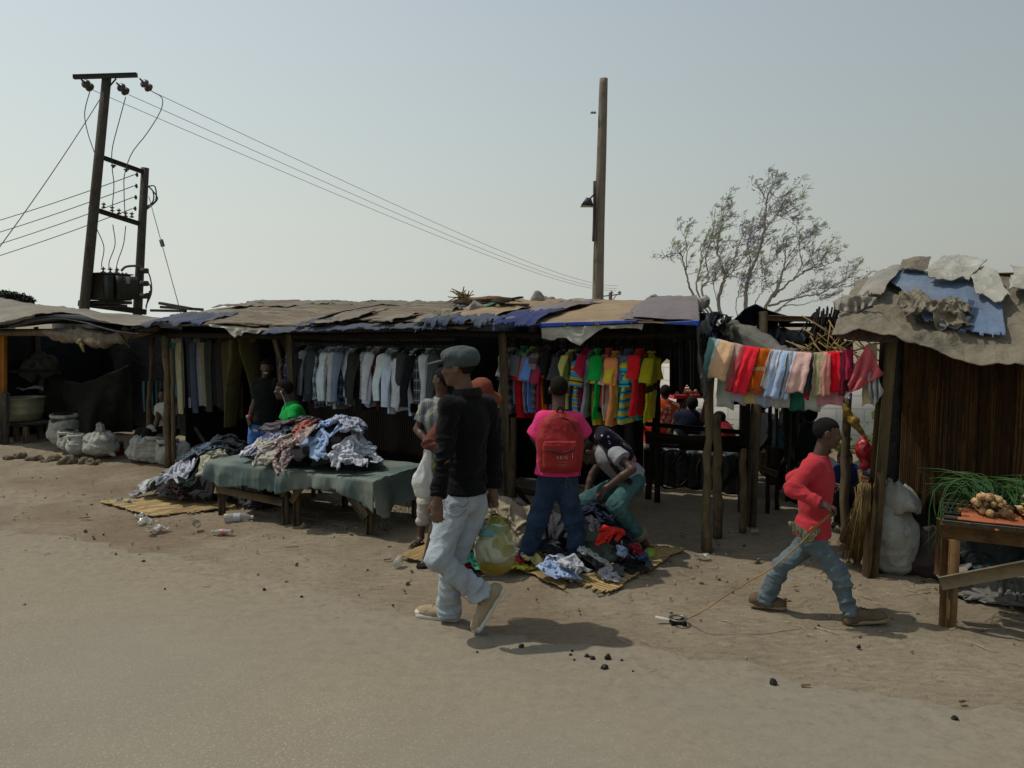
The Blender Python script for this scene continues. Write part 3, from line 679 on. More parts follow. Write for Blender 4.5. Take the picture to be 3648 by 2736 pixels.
mb = MB(); mb.tube(poly([row(-300, 1190, -.1), row(120, 1185, -.1), row(300, 1205, -.1), row(430, 1200, -.1), row(560, 1170, -.1)], 20), .05, 12, .2); mb.build('front_beam', WD, A, True)
def wrap(parent, pts, r, m, turns=6, seed=0, name='tarp_wrap'):
    P = poly(pts, 60); t = np.linspace(0, 1, 60); rr = r * (1 + .09 * np.sin(t * turns * 6.28 + 5 * vnoise(np.stack([t * 5, 0 * t, 0 * t], -1), seed)) + .30 * vnoise(np.stack([t * 9, 0 * t, 0 * t], -1), seed + 2)); rr *= np.clip(np.sin(t * 3.14) * 3, .25, 1)
    m_ = MB(); m_.tube(P, rr, 30, .5, seed=seed, flat=1.15); o = m_.build(name, m, parent, True); return o
wrap(A, [row(150, 1180, -.16), row(240, 1192, -.2), row(330, 1200, -.22), (row(400, 1203, -.2)), row(480, 1185, -.16)], .085, tarp('rolled_sacking', S('#6e6350'), S('#574b3e'), .5, wr=1.0), 9, 5)
mb = MB(); mb.tube(poly([row(285, 1215, -.3), row(292, 1232, -.31), row(300, 1255, -.3)], 8), [.05, .045, .02, .03, .025, .02, .015, .01], 10, .3, seed=3); mb.build('dangling_rag', tarp('yellow_rag', S('#8a7a45'), S('#6e6350'), .5), A, True)
mb = MB(); mb.beam(row(428, 1190, -.25), row(462, 1238, -.3), .02, .02); mb.build('loose_stick', WD2, A)
post(A, row(10, 1632, 0), row(12, 1160, 0), .045, wood('orange_painted_wood', S('#a05c22'), S('#b98038'), (3, 3, .8), .3), True, 1); post(A, row(18, 1622, -.05) * [1, 1, 0], row(18, 1400, -.05), .055, WD2, True, 2)
post(A, row(135, 1560, .9) * [1, 1, 0], row(142, 1390, .9), .055, WD, False, 3); post(A, row(150, 1400, .85), row(128, 1165, .85), .045, WD2, False, 4); post(A, row(520, 1560, .55) * [1, 1, 0], row(545, 1200, .55), .035, WD, False, 5); post(A, row(-300, 1600, 1) * [1, 1, 0], row(-300, 1150, 1), .05, WD, False, 6)
mb = MB(); mb.beam(row(-60, 1321, .2), row(220, 1326, .6), .04, .06); mb.build('rail', WDD, A)
mb = MB(); a = row(0, 1160, 2.1); b = row(1150, 1160, 2.1)
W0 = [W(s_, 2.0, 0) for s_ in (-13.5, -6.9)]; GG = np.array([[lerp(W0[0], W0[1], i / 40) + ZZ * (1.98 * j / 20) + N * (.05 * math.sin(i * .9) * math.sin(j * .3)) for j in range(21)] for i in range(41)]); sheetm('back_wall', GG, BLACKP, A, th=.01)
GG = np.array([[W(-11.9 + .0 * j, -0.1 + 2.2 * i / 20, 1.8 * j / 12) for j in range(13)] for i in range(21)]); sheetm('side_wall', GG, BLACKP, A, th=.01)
# hanging dark tarpaulin curtain, gathered at the post
TDK = tarp('sooty_green_tarp', S('#2b2d26'), S('#45433a'), .5, rough=.8, wr=.9, sc=2)
GG = []
for i in range(60):
    u = i / 59; cl = []
    for j in range(40):
        v = j / 39; top = np.interp(u, [0, .12, .3, .5, 1], [1275, 1345, 1352, 1365, 1300]); px = 130 + (470 - 130) * u - 35 * v * (1 - u); py = top + (1625 - top) * v
        d = .75 + .9 * u + .018 * math.sin(u * 26 + v * 5) + .10 * math.sin(u * 6 + v * 2.5) - .25 * math.exp(-((u - .35 - v * .35) / .12) ** 2) * (.3 + v); cl.append(row(px, py, d))
    GG.append(cl)
GG = np.array(GG); GG += N * (.05 * fbm(GG * 2.4, 3, 8))[..., None]; GG[..., 2] = np.maximum(GG[..., 2], .02); sheetm('tarp_curtain', GG, TDK, A, th=.006)
wrap(A, [row(100, 1350, .7), row(125, 1300, .68), row(150, 1290, .68), row(190, 1330, .7)], .12, TDK, 3, 9, 'bundled_tarp')
# ---------- B: reed-roofed clothes stall
Bs = empty('market_stall', W(-5, 0), 'long clothes stall roofed with patched reed mats over a torn blue tarp edge', 'market stall', 'stalls in the market row')
yeB = pw((470, 1172), (560, 1150), (760, 1162), (900, 1172), (960, 1178), (1100, 1170), (1500, 1160), (1640, 1165)); yrB = pw((300, 1102), (480, 1112), (640, 1094), (800, 1085), (1000, 1082), (1200, 1082), (1640, 1088))
rb = Roof(yeB, yrB, -.28, 1.5)
sheetm('roof_underlay', rb.grid(478, 1660, 0, 1.03, ns=120, nv=16, off=.0, cr=.012, seed=1), TG, Bs, th=.01)
for k, (x0, x1, v0, v1, off, sk) in enumerate([(655, 915, .02, .72, .03, 0), (800, 1060, .03, .80, .045, .05), (960, 1215, .02, .78, .03, .1), (1180, 1420, .10, .84, .05, .2), (1300, 1530, .06, .74, .035, .1), (1440, 1660, .1, .85, .05, 0)]):
    sheetm('reed_mat', rb.grid(x0, x1, v0, v1, 60, 20, off, .010, 2.5, 20 + k, 0, sk), RM, Bs, torn(k, .015, .015, .012, .012, 16, .012), .012)
sheetm('ridge_tarp', rb.grid(600, 1640, .70, 1.02, 120, 12, .035, .022, 5, 5), tarp('dusty_ridge_felt', S('#6d6455'), S('#5b5347'), .6), Bs, torn(31, .18, 0, 0, 0, 30, .06), .008)
sheetm('ridge_tarp', rb.grid(500, 900, .52, .98, 60, 10, .045, .022, 5, 6), tarp('dusty_ridge_felt', S('#6d6455'), S('#5b5347'), .6), Bs, torn(32, .18, 0, .03, .2, 14, .08), .008)
sheetm('blue_tarp_edge', rb.grid(470, 800, 0, .38, 80, 16, .035, .02, 7, 7, .07), TB, Bs, torn(33, .1, .12, .02, .25, 10, .06), .004)
sheetm('blue_tarp_edge', rb.grid(960, 1610, -.03, .05, 120, 8, .02, .012, 7, 8, .045), TB, Bs, torn(34, .1, .2, 0, 0, 12, .08), .004)
for k, (x0, x1, v1) in enumerate([(1110, 1260, .50), (1080, 1170, .14), (1340, 1440, .26), (1490, 1570, .22)]):
    sheetm('tarp_patch', rb.grid(x0, x1, -.02, v1, 40, 14, .07, .02, 6, 40 + k, .02, .1), TG if k != 1 else TB, Bs, torn(50 + k, .06, .22, .06, .1, 5, .14), .004)
def hang(name, parent, m, px0, px1, top, bot, d0=-.33, wob=.03, seed=0, nx=60, ny=14, rag=0):
    xs = np.linspace(px0, px1, nx); GG = np.array([[row(x, top(x) + (bot(x) - top(x)) * j / (ny - 1), d0 + wob * .4 * math.sin(i * .55 + j * .1) * j / ny) for j in range(ny)] for i, x in enumerate(xs)])
    GG += N * (wob * 1.1 * fbm(GG * 7, 3, seed))[..., None] + U * (wob * .25 * fbm(GG * 9, 2, seed + 3))[..., None]; return sheetm(name, GG, m, parent, None, .003)
hang('torn_plastic_fringe', Bs, TW, 735, 945, pw((735, 1150), (820, 1168), (945, 1176)), pw((735, 1152), (760, 1166), (800, 1168), (820, 1185), (838, 1204), (850, 1192), (862, 1198), (875, 1183), (910, 1190), (925, 1187), (945, 1176)), seed=2)
for k, (x0, y0, x1, y1) in enumerate([(570, 1080, 680, 1100), (575, 1094, 720, 1103), (885, 1078, 925, 1088), (540, 1106, 660, 1108)]):
    a = row(x0, y0, 1.3); b = row(x1, y1, 1.2); m_ = MB(); m_.beam(a, b, .06, .04); m_.build('roof_pole', WD2, Bs)
for x0, y0, x1, y1, r_, sq in [(600, 1668, 590, 1195, .05, False), (622, 1660, 612, 1240, .03, False), (1050, 1620, 1030, 1190, .04, True)]:
    post(Bs, row(x0, y0, 0) * [1, 1, 0], row(x1, y1, 0), r_, WD, sq, x0)
mb = MB(); mb.beam(row(975, 1195, .15), row(1035, 1410, .3), .06, .05); mb.build('brace', WD, Bs)
mb = MB(); mb.beam(row(730, 1580, .5), row(640, 1440, .4), .045, .04); mb.build('brace', WD2, Bs)
for nm, x0, x1, y, d in [('front_beam', 520, 1640, 1192, .02), ('clothes_rail', 590, 980, 1206, .45), ('clothes_rail', 1030, 1640, 1212, .45)]:
    a = row(x0, y, d); b = row(x1, y, d); b[2] = a[2] if 'rail' in nm else b[2]; mb = MB(); mb.tube([a, lerp(a, b, .5) - ZZ * .02, b], .018 if 'rail' in nm else .035, 8); mb.build(nm, WDD, Bs, True)
def wall(parent, s0, s1, d0, d1, h, m, name='back_wall', z0=0.0):
    n = 40; GG = np.array([[W(s0 + (s1 - s0) * i / n, d0 + (d1 - d0) * i / n, z0 + (h - z0) * j / 12) + N * (.02 * math.sin(i * 1.3 + j * .2)) for j in range(13)] for i in range(n + 1)]); return sheetm(name, GG, m, parent, None, .015)
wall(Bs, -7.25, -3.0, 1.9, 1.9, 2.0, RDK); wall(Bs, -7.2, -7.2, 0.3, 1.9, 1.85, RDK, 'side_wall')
# ---------- C: brown tarp stall
Cs = empty('market_stall', W(-.5, 0), 'clothes stall with a smooth dusty brown tarp roof and torn white plastic fringe', 'market stall', 'stalls in the market row')
yeC = pw((1490, 1165), (1520, 1150), (1620, 1150), (1780, 1150), (1920, 1148), (2240, 1142), (2460, 1150), (2520, 1160)); yrC = pw((1400, 1088), (1640, 1074), (1900, 1072), (2100, 1068), (2300, 1068), (2530, 1062))
rc = Roof(yeC, yrC, -.30, 1.5)
sheetm('roof_tarp', rc.grid(1500, 2480, -.02, 1.03, 150, 28, 0, .014, 2.2, 11, shear=-.62), TBR, Cs, None, .01)
sheetm('roof_patch', rc.grid(1520, 1760, 0, .96, 70, 20, .02, .022, 4, 12, 0, .3), TBR, Cs, torn(61, .02, .05, .06, .03, 10, .08), .004)
sheetm('roof_patch', rc.grid(1770, 1930, 0, .82, 50, 20, .035, .02, 3.5, 13, .05, .2), TPU, Cs, torn(62, .01, .14, .06, .05, 9, .1), .004)
sheetm('roof_patch', rc.grid(2205, 2330, -.02, 1.0, 40, 20, .02, .012, 3.5, 14, .0, 0, shear=-.52, sh0=-.44), TPU, Cs, torn(63, 0, .04, .06, .0, 9, .08), .004)
sheetm('roof_patch', rc.grid(2235, 2492, -.02, 1.0, 60, 20, .035, .010, 2.5, 15, .0, 0, shear=-.62, sh0=-.46), TPU, Cs, torn(64, 0, .03, .04, .0, 9, .05), .004)
sheetm('blue_tarp_edge', rc.grid(1500, 1800, -.03, .12, 90, 10, .045, .02, 8, 16, .10), TB, Cs, torn(65, .12, .2, .02, .02, 20, .15), .004)
sheetm('blue_tarp_edge', rc.grid(1780, 1930, -.03, .3, 50, 10, .05, .015, 8, 17, .07), tarp('violet_blue_tarp', S('#1c2b5c'), S('#4d4a50'), .45, rough=.75, wr=.8), Cs, torn(66, .05, .2, 0, 0, 12, .15), .004)
def edge_band(parent, x0, x1, yt, yb, m, d=-.34, name='banner_hem'):
    xs = np.linspace(x0, x1, 60); GG = np.array([[row(x, yt(x) + (yb(x) - yt(x)) * j / 4, d) for j in range(5)] for x in xs]); GG += N * (.008 * fbm(GG * 4, 2, 4))[..., None]; o = sheetm(name, GG, m, parent, None, .01); return o
bh = edge_band(Cs, 1925, 2270, pw((1925, 1150), (2270, 1140)), pw((1925, 1167), (2270, 1150)), tarp('clean_blue_tarp', S('#1c3f95'), S('#51628e'), .3, rough=.4, wr=.3))
for px in (2013, 2127, 2250):
    c = row(px, 1156 if px < 2200 else 1147, -.36); m_ = MB(); m_.lathe([(0, -.004), (.016, -.004), (.016, .004), (.007, .006), (.007, -.006)], c, 14, np.array([U, ZZ, -N])); m_.build('eyelet', mat('dull_brass', S('#5d5748'), .5, .2, metal=.7), bh)
bh2 = edge_band(Cs, 2370, 2492, pw((2370, 1148), (2492, 1140)), pw((2370, 1154), (2480, 1160), (2492, 1165)), MC['clean_blue_tarp'])
hang('torn_plastic_fringe', Cs, TW, 1930, 2290, pw((1930, 1168), (2290, 1153)), pw((1930, 1205), (1938, 1206), (1955, 1212), (1975, 1212), (1985, 1204), (2020, 1204), (2035, 1218), (2070, 1232), (2085, 1215), (2110, 1196), (2130, 1180), (2160, 1165), (2175, 1172), (2230, 1168), (2270, 1170), (2288, 1178), (2290, 1155)), seed=5, wob=.015)
for x0, y0, x1, y1, r_, sq, d in [(1809, 1860, 1790, 1185, .045, True, 0), (2520, 1977, 2522, 1330, .035, False, 0), (2516, 1600, 2540, 1200, .03, False, .02), (2556, 1903, 2556, 1480, .042, False, .45), (1830, 1800, 1830, 1200, .04, False, .9)]:
    post(Cs, row(x0, y0, d) * [1, 1, 0], row(x1, y1, d), r_, WD, sq, x0)
for nm, x0, x1, y, d in [('front_beam', 1500, 2500, 1185, .0), ('clothes_rail', 1780, 2410, 1216, .40), ('rail', 1840, 2060, 1745, .5), ('rail', 2300, 2560, 1545, .9)]:
    a = row(x0, y, d); b = row(x1, y, d); b[2] = a[2]; mb = MB(); mb.tube([a, lerp(a, b, .5) - ZZ * .02, b], .016 if 'cl' in nm else .03, 8); mb.build(nm, WDD, Cs, True)
mb = MB(); mb.beam(row(1840, 1740, .1), row(1960, 1900, .5), .05, .04); mb.build('brace', WDD, Cs)
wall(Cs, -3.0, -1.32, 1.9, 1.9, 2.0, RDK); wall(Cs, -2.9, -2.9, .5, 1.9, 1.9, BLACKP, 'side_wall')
GG = np.array([[row(2060 + 470 * i / 40, 1165, 1.45 + .04 * math.sin(i * .9)) * [1, 1, 0] + ZZ * (2.0 - (.52 + .05 * math.sin(i * 1.1)) * j / 12) for j in range(13)] for i in range(41)]); sheetm('dark_hanging_sheet', GG, BLACKP, Cs, None, .004)  # black sheet added so the bright gap under the roof reads as shade
# sagging dark plastic under the right end of the roof, end curtain and torn rags at the corner
GG = np.array([[row(2385 + 135 * i / 30, np.interp(j / 12, [0, 1], [1190, 1392 + 10 * math.sin(i * .8) + 12 * math.sin(i * .31)]), .25 + .5 * (1 - i / 30) + .04 * math.sin(i * .7)) for j in range(13)] for i in range(31)]); sheetm('dark_hanging_sheet', GG, BLACKP, Cs, None, .004)
GG = np.array([[lerp(row(2480, 1175, -.28), row(2530, 1110, 1.2), i / 24) - ZZ * (.55 * j / 20) * (1 - .4 * i / 24) + U * (.06 * j / 20 + .03 * math.sin(i * .9) * j / 20) for j in range(21)] for i in range(25)]); GG += U * (.03 * fbm(GG * 5, 3, 5))[..., None]
sheetm('end_curtain', GG, tarp('corner_grey_tarp', S('#474a4b'), S('#5a564e'), .5, wr=1.0), Cs, torn(71, 0, .1, 0, 0, 12, .12), .004)
for k, (x, y, w, h, m_) in enumerate([(2545, 1110, 45, 130, TB2), (2572, 1140, 35, 110, TG), (2520, 1180, 26, 90, TB), (2605, 1120, 40, 60, TB2), (2600, 1170, 45, 130, TG)]):
    GG = np.array([[row(x + w * (i / 14 - .5), y + h * j / 16, .15 + .25 * k / 5 + .1 * math.sin(i * .8 + k)) for j in range(17)] for i in range(15)]); GG += (N * .09 + U * .04) * fbm(GG * 8, 3, 70 + k)[..., None]; sheetm('torn_rag', GG, m_, Cs, torn(80 + k, .08, .2, .15, .15, 6, .3), .003)
wrap(Cs, [row(2590, 1135, .5), row(2630, 1190, .45), row(2720, 1240, .3), row(2790, 1280, .15), row(2830, 1300, .05)], .075, tarp('rolled_grey_tarp', S('#4c4d4b'), S('#6a6558'), .5, wr=.9), 5, 15, 'rolled_tarp')
# ---------- D: broken stall behind the towel line
D = empty('market_stall', W(2.6, 1.3), 'collapsed bare timber stall frame behind the towel line with navy plastic over one end', 'market stall', 'stalls in the market row')
for x0, y0, x1, y1, r_, d, m_ in [(2645, 1872, 2650, 1600, .035, .75, WD), (2676, 1822, 2698, 1350, .045, 1.0, WD), (2715, 1400, 2715, 1110, .045, 1.0, WD), (2310, 1700, 2345, 1350, .035, 1.6, WDD), (2345, 1600, 2345, 1200, .03, 1.5, WDD), (2735, 1760, 2745, 1400, .022, 1.6, WDD), (2770, 1740, 2765, 1420, .022, 1.8, WDD), (3010, 1800, 3020, 1400, .04, .9, WD), (2650, 1700, 2655, 1380, .05, 1.5, WDD)]:
    post(D, row(x0, y0, d) * ([1, 1, 0] if y0 > 1590 else [1, 1, 1]), row(x1, y1, d), r_, m_, r_ > .04, x0)
for x0, y0, x1, y1, w_, h_, d, m_ in [(2710, 1132, 3060, 1142, .04, .05, 1.0, wood('roof_batten', S('#5a4030'), S('#7a5a42'))), (2740, 1158, 3050, 1158, .04, .04, 1.3, WDD), (2680, 1355, 2560, 1385, .04, .05, 1.2, WDD), (2300, 1510, 2640, 1540, .03, .045, 1.5, WDD), (2300, 1565, 2640, 1570, .03, .09, 1.2, WDD), (2420, 1590, 2660, 1600, .03, .07, 1.4, WDD), (2690, 1660, 2770, 1690, .05, .05, 1.3, WD), (2560, 1440, 2650, 1432, .03, .04, 1.3, WDD), (2550, 1760, 2650, 1640, .03, .04, 1.4, WDD), (2570, 1740, 2750, 1560, .025, .03, 1.3, WDD), (2330, 1580, 2660, 1600, .3, .03, 1.8, WDD)]:
    mb = MB(); mb.beam(row(x0, y0, d), row(x1, y1, d), w_, h_); mb.build('rail', m_, D)
GG = np.array([[row(2612 + 215 * i / 40, np.interp(i / 40, [0, .2, .38, .6, 1], [1140, 1098, 1082, 1105, 1130]) + np.interp(i / 40, [0, .3, .6, 1], [25, 80, 60, 12]) * j / 16, 1.0 + .25 * i / 40 + .22 * (j / 16 - .5) + .03 * math.sin(i * .5)) for j in range(17)] for i in range(41)]); GG += N * (.05 * fbm(GG * 4, 3, 6))[..., None]; sheetm('draped_tarp', GG, TB2, D, None, .01)
wrap(D, [row(2700, 1230, 1.1), row(2750, 1250, 1.2), row(2790, 1300, 1.3), row(2790, 1360, 1.3)], .15, BLACKP, 2, 26, 'draped_tarp')
GG = np.array([[row(2560 + 480 * i / 40, np.interp(j / 20, [0, 1], [1195 + 20 * math.sin(i * .2), 1330 + 16 * math.sin(i * .9)]), 2.2 + .1 * math.sin(i * .5)) for j in range(21)] for i in range(41)]); GG += N * (.06 * fbm(GG * 3, 3, 6))[..., None]; sheetm('dark_hanging_sheet', GG, BLACKP, D, None, .004)
GG = np.array([[row(2775 + 90 * i / 20, 1310 + (1750 + 30 * math.sin(i * 1.7) - 1310) * j / 30, 1.15 + .06 * math.sin(i * 1.1 + j * .05)) for j in range(31)] for i in range(21)]); GG += N * (.05 * fbm(GG * [9, 9, 2], 3, 16))[..., None]; sheetm('torn_net', GG, tarp('frayed_black_net', S('#1c1e1b'), S('#33332d'), .5, wr=1), D, torn(91, 0, .22, .1, .15, 10, .25), .003)
mb = MB(); rg = np.random.default_rng(4)
for i in range(46):
    x = rg.uniform(2890, 3010) ; y = 1095 + rg.uniform(-10, 25) + abs(x - 2960) * .15; L = rg.uniform(80, 230); a = row(x, y, .9 + rg.uniform(-.2, .2)); b = row(x - rg.uniform(10, 60), y + L, .9 + rg.uniform(-.2, .2)); mb.tube([a, lerp(a, b, .5) + rg.normal(0, .01, 3), b], .008, 5)
mb.build('drooping_reeds', mat('dark_reeds', S('#17140f'), .9, .4), D)
mb = MB(); RS = mat('straw_reeds', S('#7f6a42'), .8, .35, 12)
for i in range(40):
    a = row(rg.uniform(2880, 3080), rg.uniform(1140, 1300), .5 + rg.uniform(-.2, .3)); b = a + U * rg.uniform(-.35, .35) + ZZ * rg.uniform(-.3, .25) + N * rg.uniform(-.1, .1); mb.tube([a, b], .006, 5)
mb.build('broken_reeds', RS, D)
GG = np.array([[W(-1.2 + 4.0 * i / 40, 1.7 + 2.6 * j / 20, 1.76 + .04 * math.sin(i * .7) * math.sin(j * .6)) for j in range(21)] for i in range(41)]); sheetm('low_shading_sheet', GG, BLACKP, D, None, .006)  # sheet added low over the passage to shade what lies behind
for k, (x0, x1, y, d, lab) in enumerate([(2290, 2640, 1592, 2.3, 'long low table draped in black plastic behind the bright shirts'), (2800, 3080, 1660, 2.2, 'low table draped in black plastic behind the walking boy')]):
    a = row(x0, y, d); b = row(x1, y, d); z = a[2]; m2 = 14; GG = np.array([[lerp(a, b, i / 40) * [1, 1, 0] + N * (.0 if j < 8 else .7 * (j - 8) / 5) + ZZ * (z * min(1, j / 8) + .02 * math.sin(i * .8 + j)) - N * .02 * math.sin(i * 1.3) for j in range(m2)] for i in range(41)]); tag(sheetm('covered_table', GG, BLACKP, None, None, .006), lab, 'table')
cw = row(2400, 1705, 2.1); by = empty('bicycle', cw * [1, 1, 0], 'dark bicycle wheels glimpsed under the rails behind the bright shirts', 'bicycle')
for k, dx in enumerate((0, .62)):
    c = V(cw[0] + dx * .8, cw[1] + .1, .23); mb = MB(); mb.tube([c + V(.22 * math.cos(t), .05 * math.cos(t), .22 * math.sin(t)) for t in np.linspace(0, 6.2832, 33)], .013, 6, cap=False); 
    for t in np.linspace(0, 6.28, 14): mb.tube([c, c + V(.22 * math.cos(t), .05 * math.cos(t), .22 * math.sin(t))], .002, 3)
    mb.build('wheel', mat('tyre', S('#151515')), by, True)
mb = MB(); c = V(cw[0], cw[1] + .1, .27); mb.tube([c, c + V(.2, .02, .35), c + V(.5, .03, .33), c + V(.62, 0, 0)], .014, 6); mb.tube([c + V(.2, .02, .35), c + V(.32, .02, 0), c + V(.5, .03, .33)], .014, 6); mb.build('frame', mat('bike_paint', S('#1a1f22'), .4), by, True)
# ---------- E: right hut
E_ = empty('market_hut', W(3.2, .3), 'right hut walled with brown reed mats under crumpled grey and pale blue tarps', 'hut')
yeE = pw((2960, 1195), (3060, 1172), (3100, 1178), (3200, 1200), (3300, 1228), (3400, 1262), (3500, 1288), (3650, 1292), (4400, 1350)); yrE = pw((2900, 1080), (2970, 1050), (3060, 1010), (3160, 985), (3250, 975), (3400, 985), (3650, 985), (4400, 940))
re_ = Roof(yeE, yrE, -.15, .9)
TCR = tarp('crumpled_grey_tarp', S('#625c4f'), S('#7c7462'), .7, rough=.7, wr=1.0, sc=3)
def crump(G_, amp, fr, seed):
    G_ = G_.copy(); G_[..., 2] += amp * (ridge(G_ * fr, seed, 3) - .4); G_ -= N * (amp * .8 * ridge(G_ * fr * 1.1 + 5, seed + 7, 2))[..., None]; return G_
sheetm('roof_tarp', crump(re_.grid(2965, 4300, -.02, 1.05, 260, 60, 0, .0, 3, 21), .024, 4.2, 3), TCR, E_, None, .006)
sheetm('roof_patch', crump(re_.grid(3105, 3560, .12, .97, 90, 40, .06, .01, 2, 22, 0, -.1), .008, 4, 5), TLB, E_, lambda u, v: (v > .05 + .75 * np.clip((.35 - u) / .35, 0, 1) + .02 * fbm(np.stack([u * 20, v * 0, v * 0], -1), 2, 3)) & (v < 1.05 - .4 * np.clip((u - .6) / .4, 0, 1)), .004)
sheetm('roof_patch', re_.grid(3205, 3395, .62, 1.08, 120, 60, .13, .02, 4, 23, 0, .35), TW, E_, torn(101, .10, .08, .10, .08, 3.5, .10), .008)
sheetm('roof_patch', re_.grid(3440, 3610, .40, .92, 120, 60, .12, .02, 4, 24, 0, -.25), TW, E_, torn(102, .10, .08, .10, .08, 3.5, .10), .008)
sheetm('roof_patch', re_.grid(3560, 4100, .5, .98, 160, 60, .13, .03, 4, 25), TW, E_, torn(103, .10, .10, .06, .06, 6, .12), .008)
sheetm('roof_patch', re_.grid(3140, 3270, .8, 1.12, 80, 40, .10, .03, 4, 27), TG, E_, torn(104, .10, .10, .10, .10, 3, .10), .008)
sheetm('roof_patch', crump(re_.grid(3020, 3135, .3, 1.0, 60, 30, .09, .02, 3, 26, 0, .1), .012, 3, 9), TGL, E_, torn(105, .08, .08, .08, .08, 3.5, .10), .006)
G3 = re_.grid(3180, 3460, .12, .42, 160, 60, .09, .0, 3, 29); sheetm('roof_patch', crump(G3, .07, 7, 12), TCR, E_, torn(106, .12, .15, .08, .08, 5, .22), .006)
sheetm('blue_tarp_edge', re_.grid(3405, 3470, .12, .42, 20, 12, .12, .02, 6, 30, 0, .1), TB, E_, torn(107, .06, .1, .1, .1, 5, .2), .004)
hang('hanging_tarp', E_, tarp('brown_underside', S('#3b2d24'), S('#574b3c'), .5), 2975, 3200, pw((2975, 1190), (3060, 1170), (3200, 1198)), pw((2975, 1196), (3020, 1212), (3100, 1218), (3200, 1222)), -.1, .03, 4)
0 and wrap(E_, [row(2985, 1090, .05), row(3010, 1130, -.02), row(3040, 1165, -.05), row(3030, 1215, -.05)], .07, TGL, 3, 33, 'bundled_tarp')
hang('hanging_tarp', E_, TGL, 2968, 3120, pw((2968, 1075), (3010, 1050), (3120, 1060)), pw((2968, 1100), (2990, 1108), (3040, 1118), (3080, 1098), (3120, 1085)), .1, .05, 8)
hang('blue_tarp_edge', E_, TB, 3030, 3110, pw((3030, 1112), (3110, 1085)), pw((3030, 1118), (3110, 1095)), .08, .01, 9)
sheetm('roof_far_side', np.array([[row(3450 + 900 * i / 20, 975 - 6 * math.sin(i * .3), .9 + 1.2 * j / 6) - ZZ * (.02 * j * j) for j in range(7)] for i in range(21)]), TBR, E_, None, .01)
post(E_, row(3098, 2060, -.02) * [1, 1, 0], row(3167, 1212, .05), .05, wood('split_post_wood', S('#4a3c28'), S('#7d6a48')), True, 7); post(E_, row(3118, 2000, .12) * [1, 1, 0], row(3150, 1212, .12), .035, WD, False, 8)
for k, (x0, x1, d) in enumerate([(3222, 3500, .42), (3490, 3640, .47), (3628, 4300, .43)]):
    GG = np.array([[row(x0 + (x1 - x0) * i / 30, 1180, d) * [1, 1, 0] + ZZ * (.42 + 1.42 * j / 16) for j in range(17)] for i in range(31)]); GG += N * (.012 * fbm(GG * 2, 2, k))[..., None]; sheetm('reed_wall', GG, reed('hut_reed_%d' % k, S('#2a1b0b'), S('#65461f'), 42, 'u', S('#20150a'), .8), E_, torn(110 + k, .03, 0, 0, 0, 60, .03), .015)
GG = np.array([[row(3150 + 1100 * i / 50, 1180, .50 + .03 * math.sin(i * .8)) * [1, 1, 0] + ZZ * (.55 * j / 14) - N * (.12 * (1 - j / 14) ** 2) for j in range(15)] for i in range(51)]); GG += N * (.04 * fbm(GG * 3, 3, 7))[..., None]; sheetm('plastic_skirt', GG, tarp('dark_green_plastic', S('#1a2422'), S('#2c302b'), .5, rough=.45, wr=.9), E_, None, .006)
GG = np.array([[row(3140 + 95 * i / 10, 1180, .46 + .05 * i / 10) * [1, 1, 0] + ZZ * (1.86 * j / 14) for j in range(15)] for i in range(11)]); sheetm('inner_wall', GG, BLACKP, E_, None, .006)
GG = np.array([[W(2.55 + .05 * math.sin(j), .2 + 2.0 * i / 20, 1.75 * j / 14) for j in range(15)] for i in range(21)]) + U * 0.0; sheetm('side_wall', GG, RW, E_, None, .012)
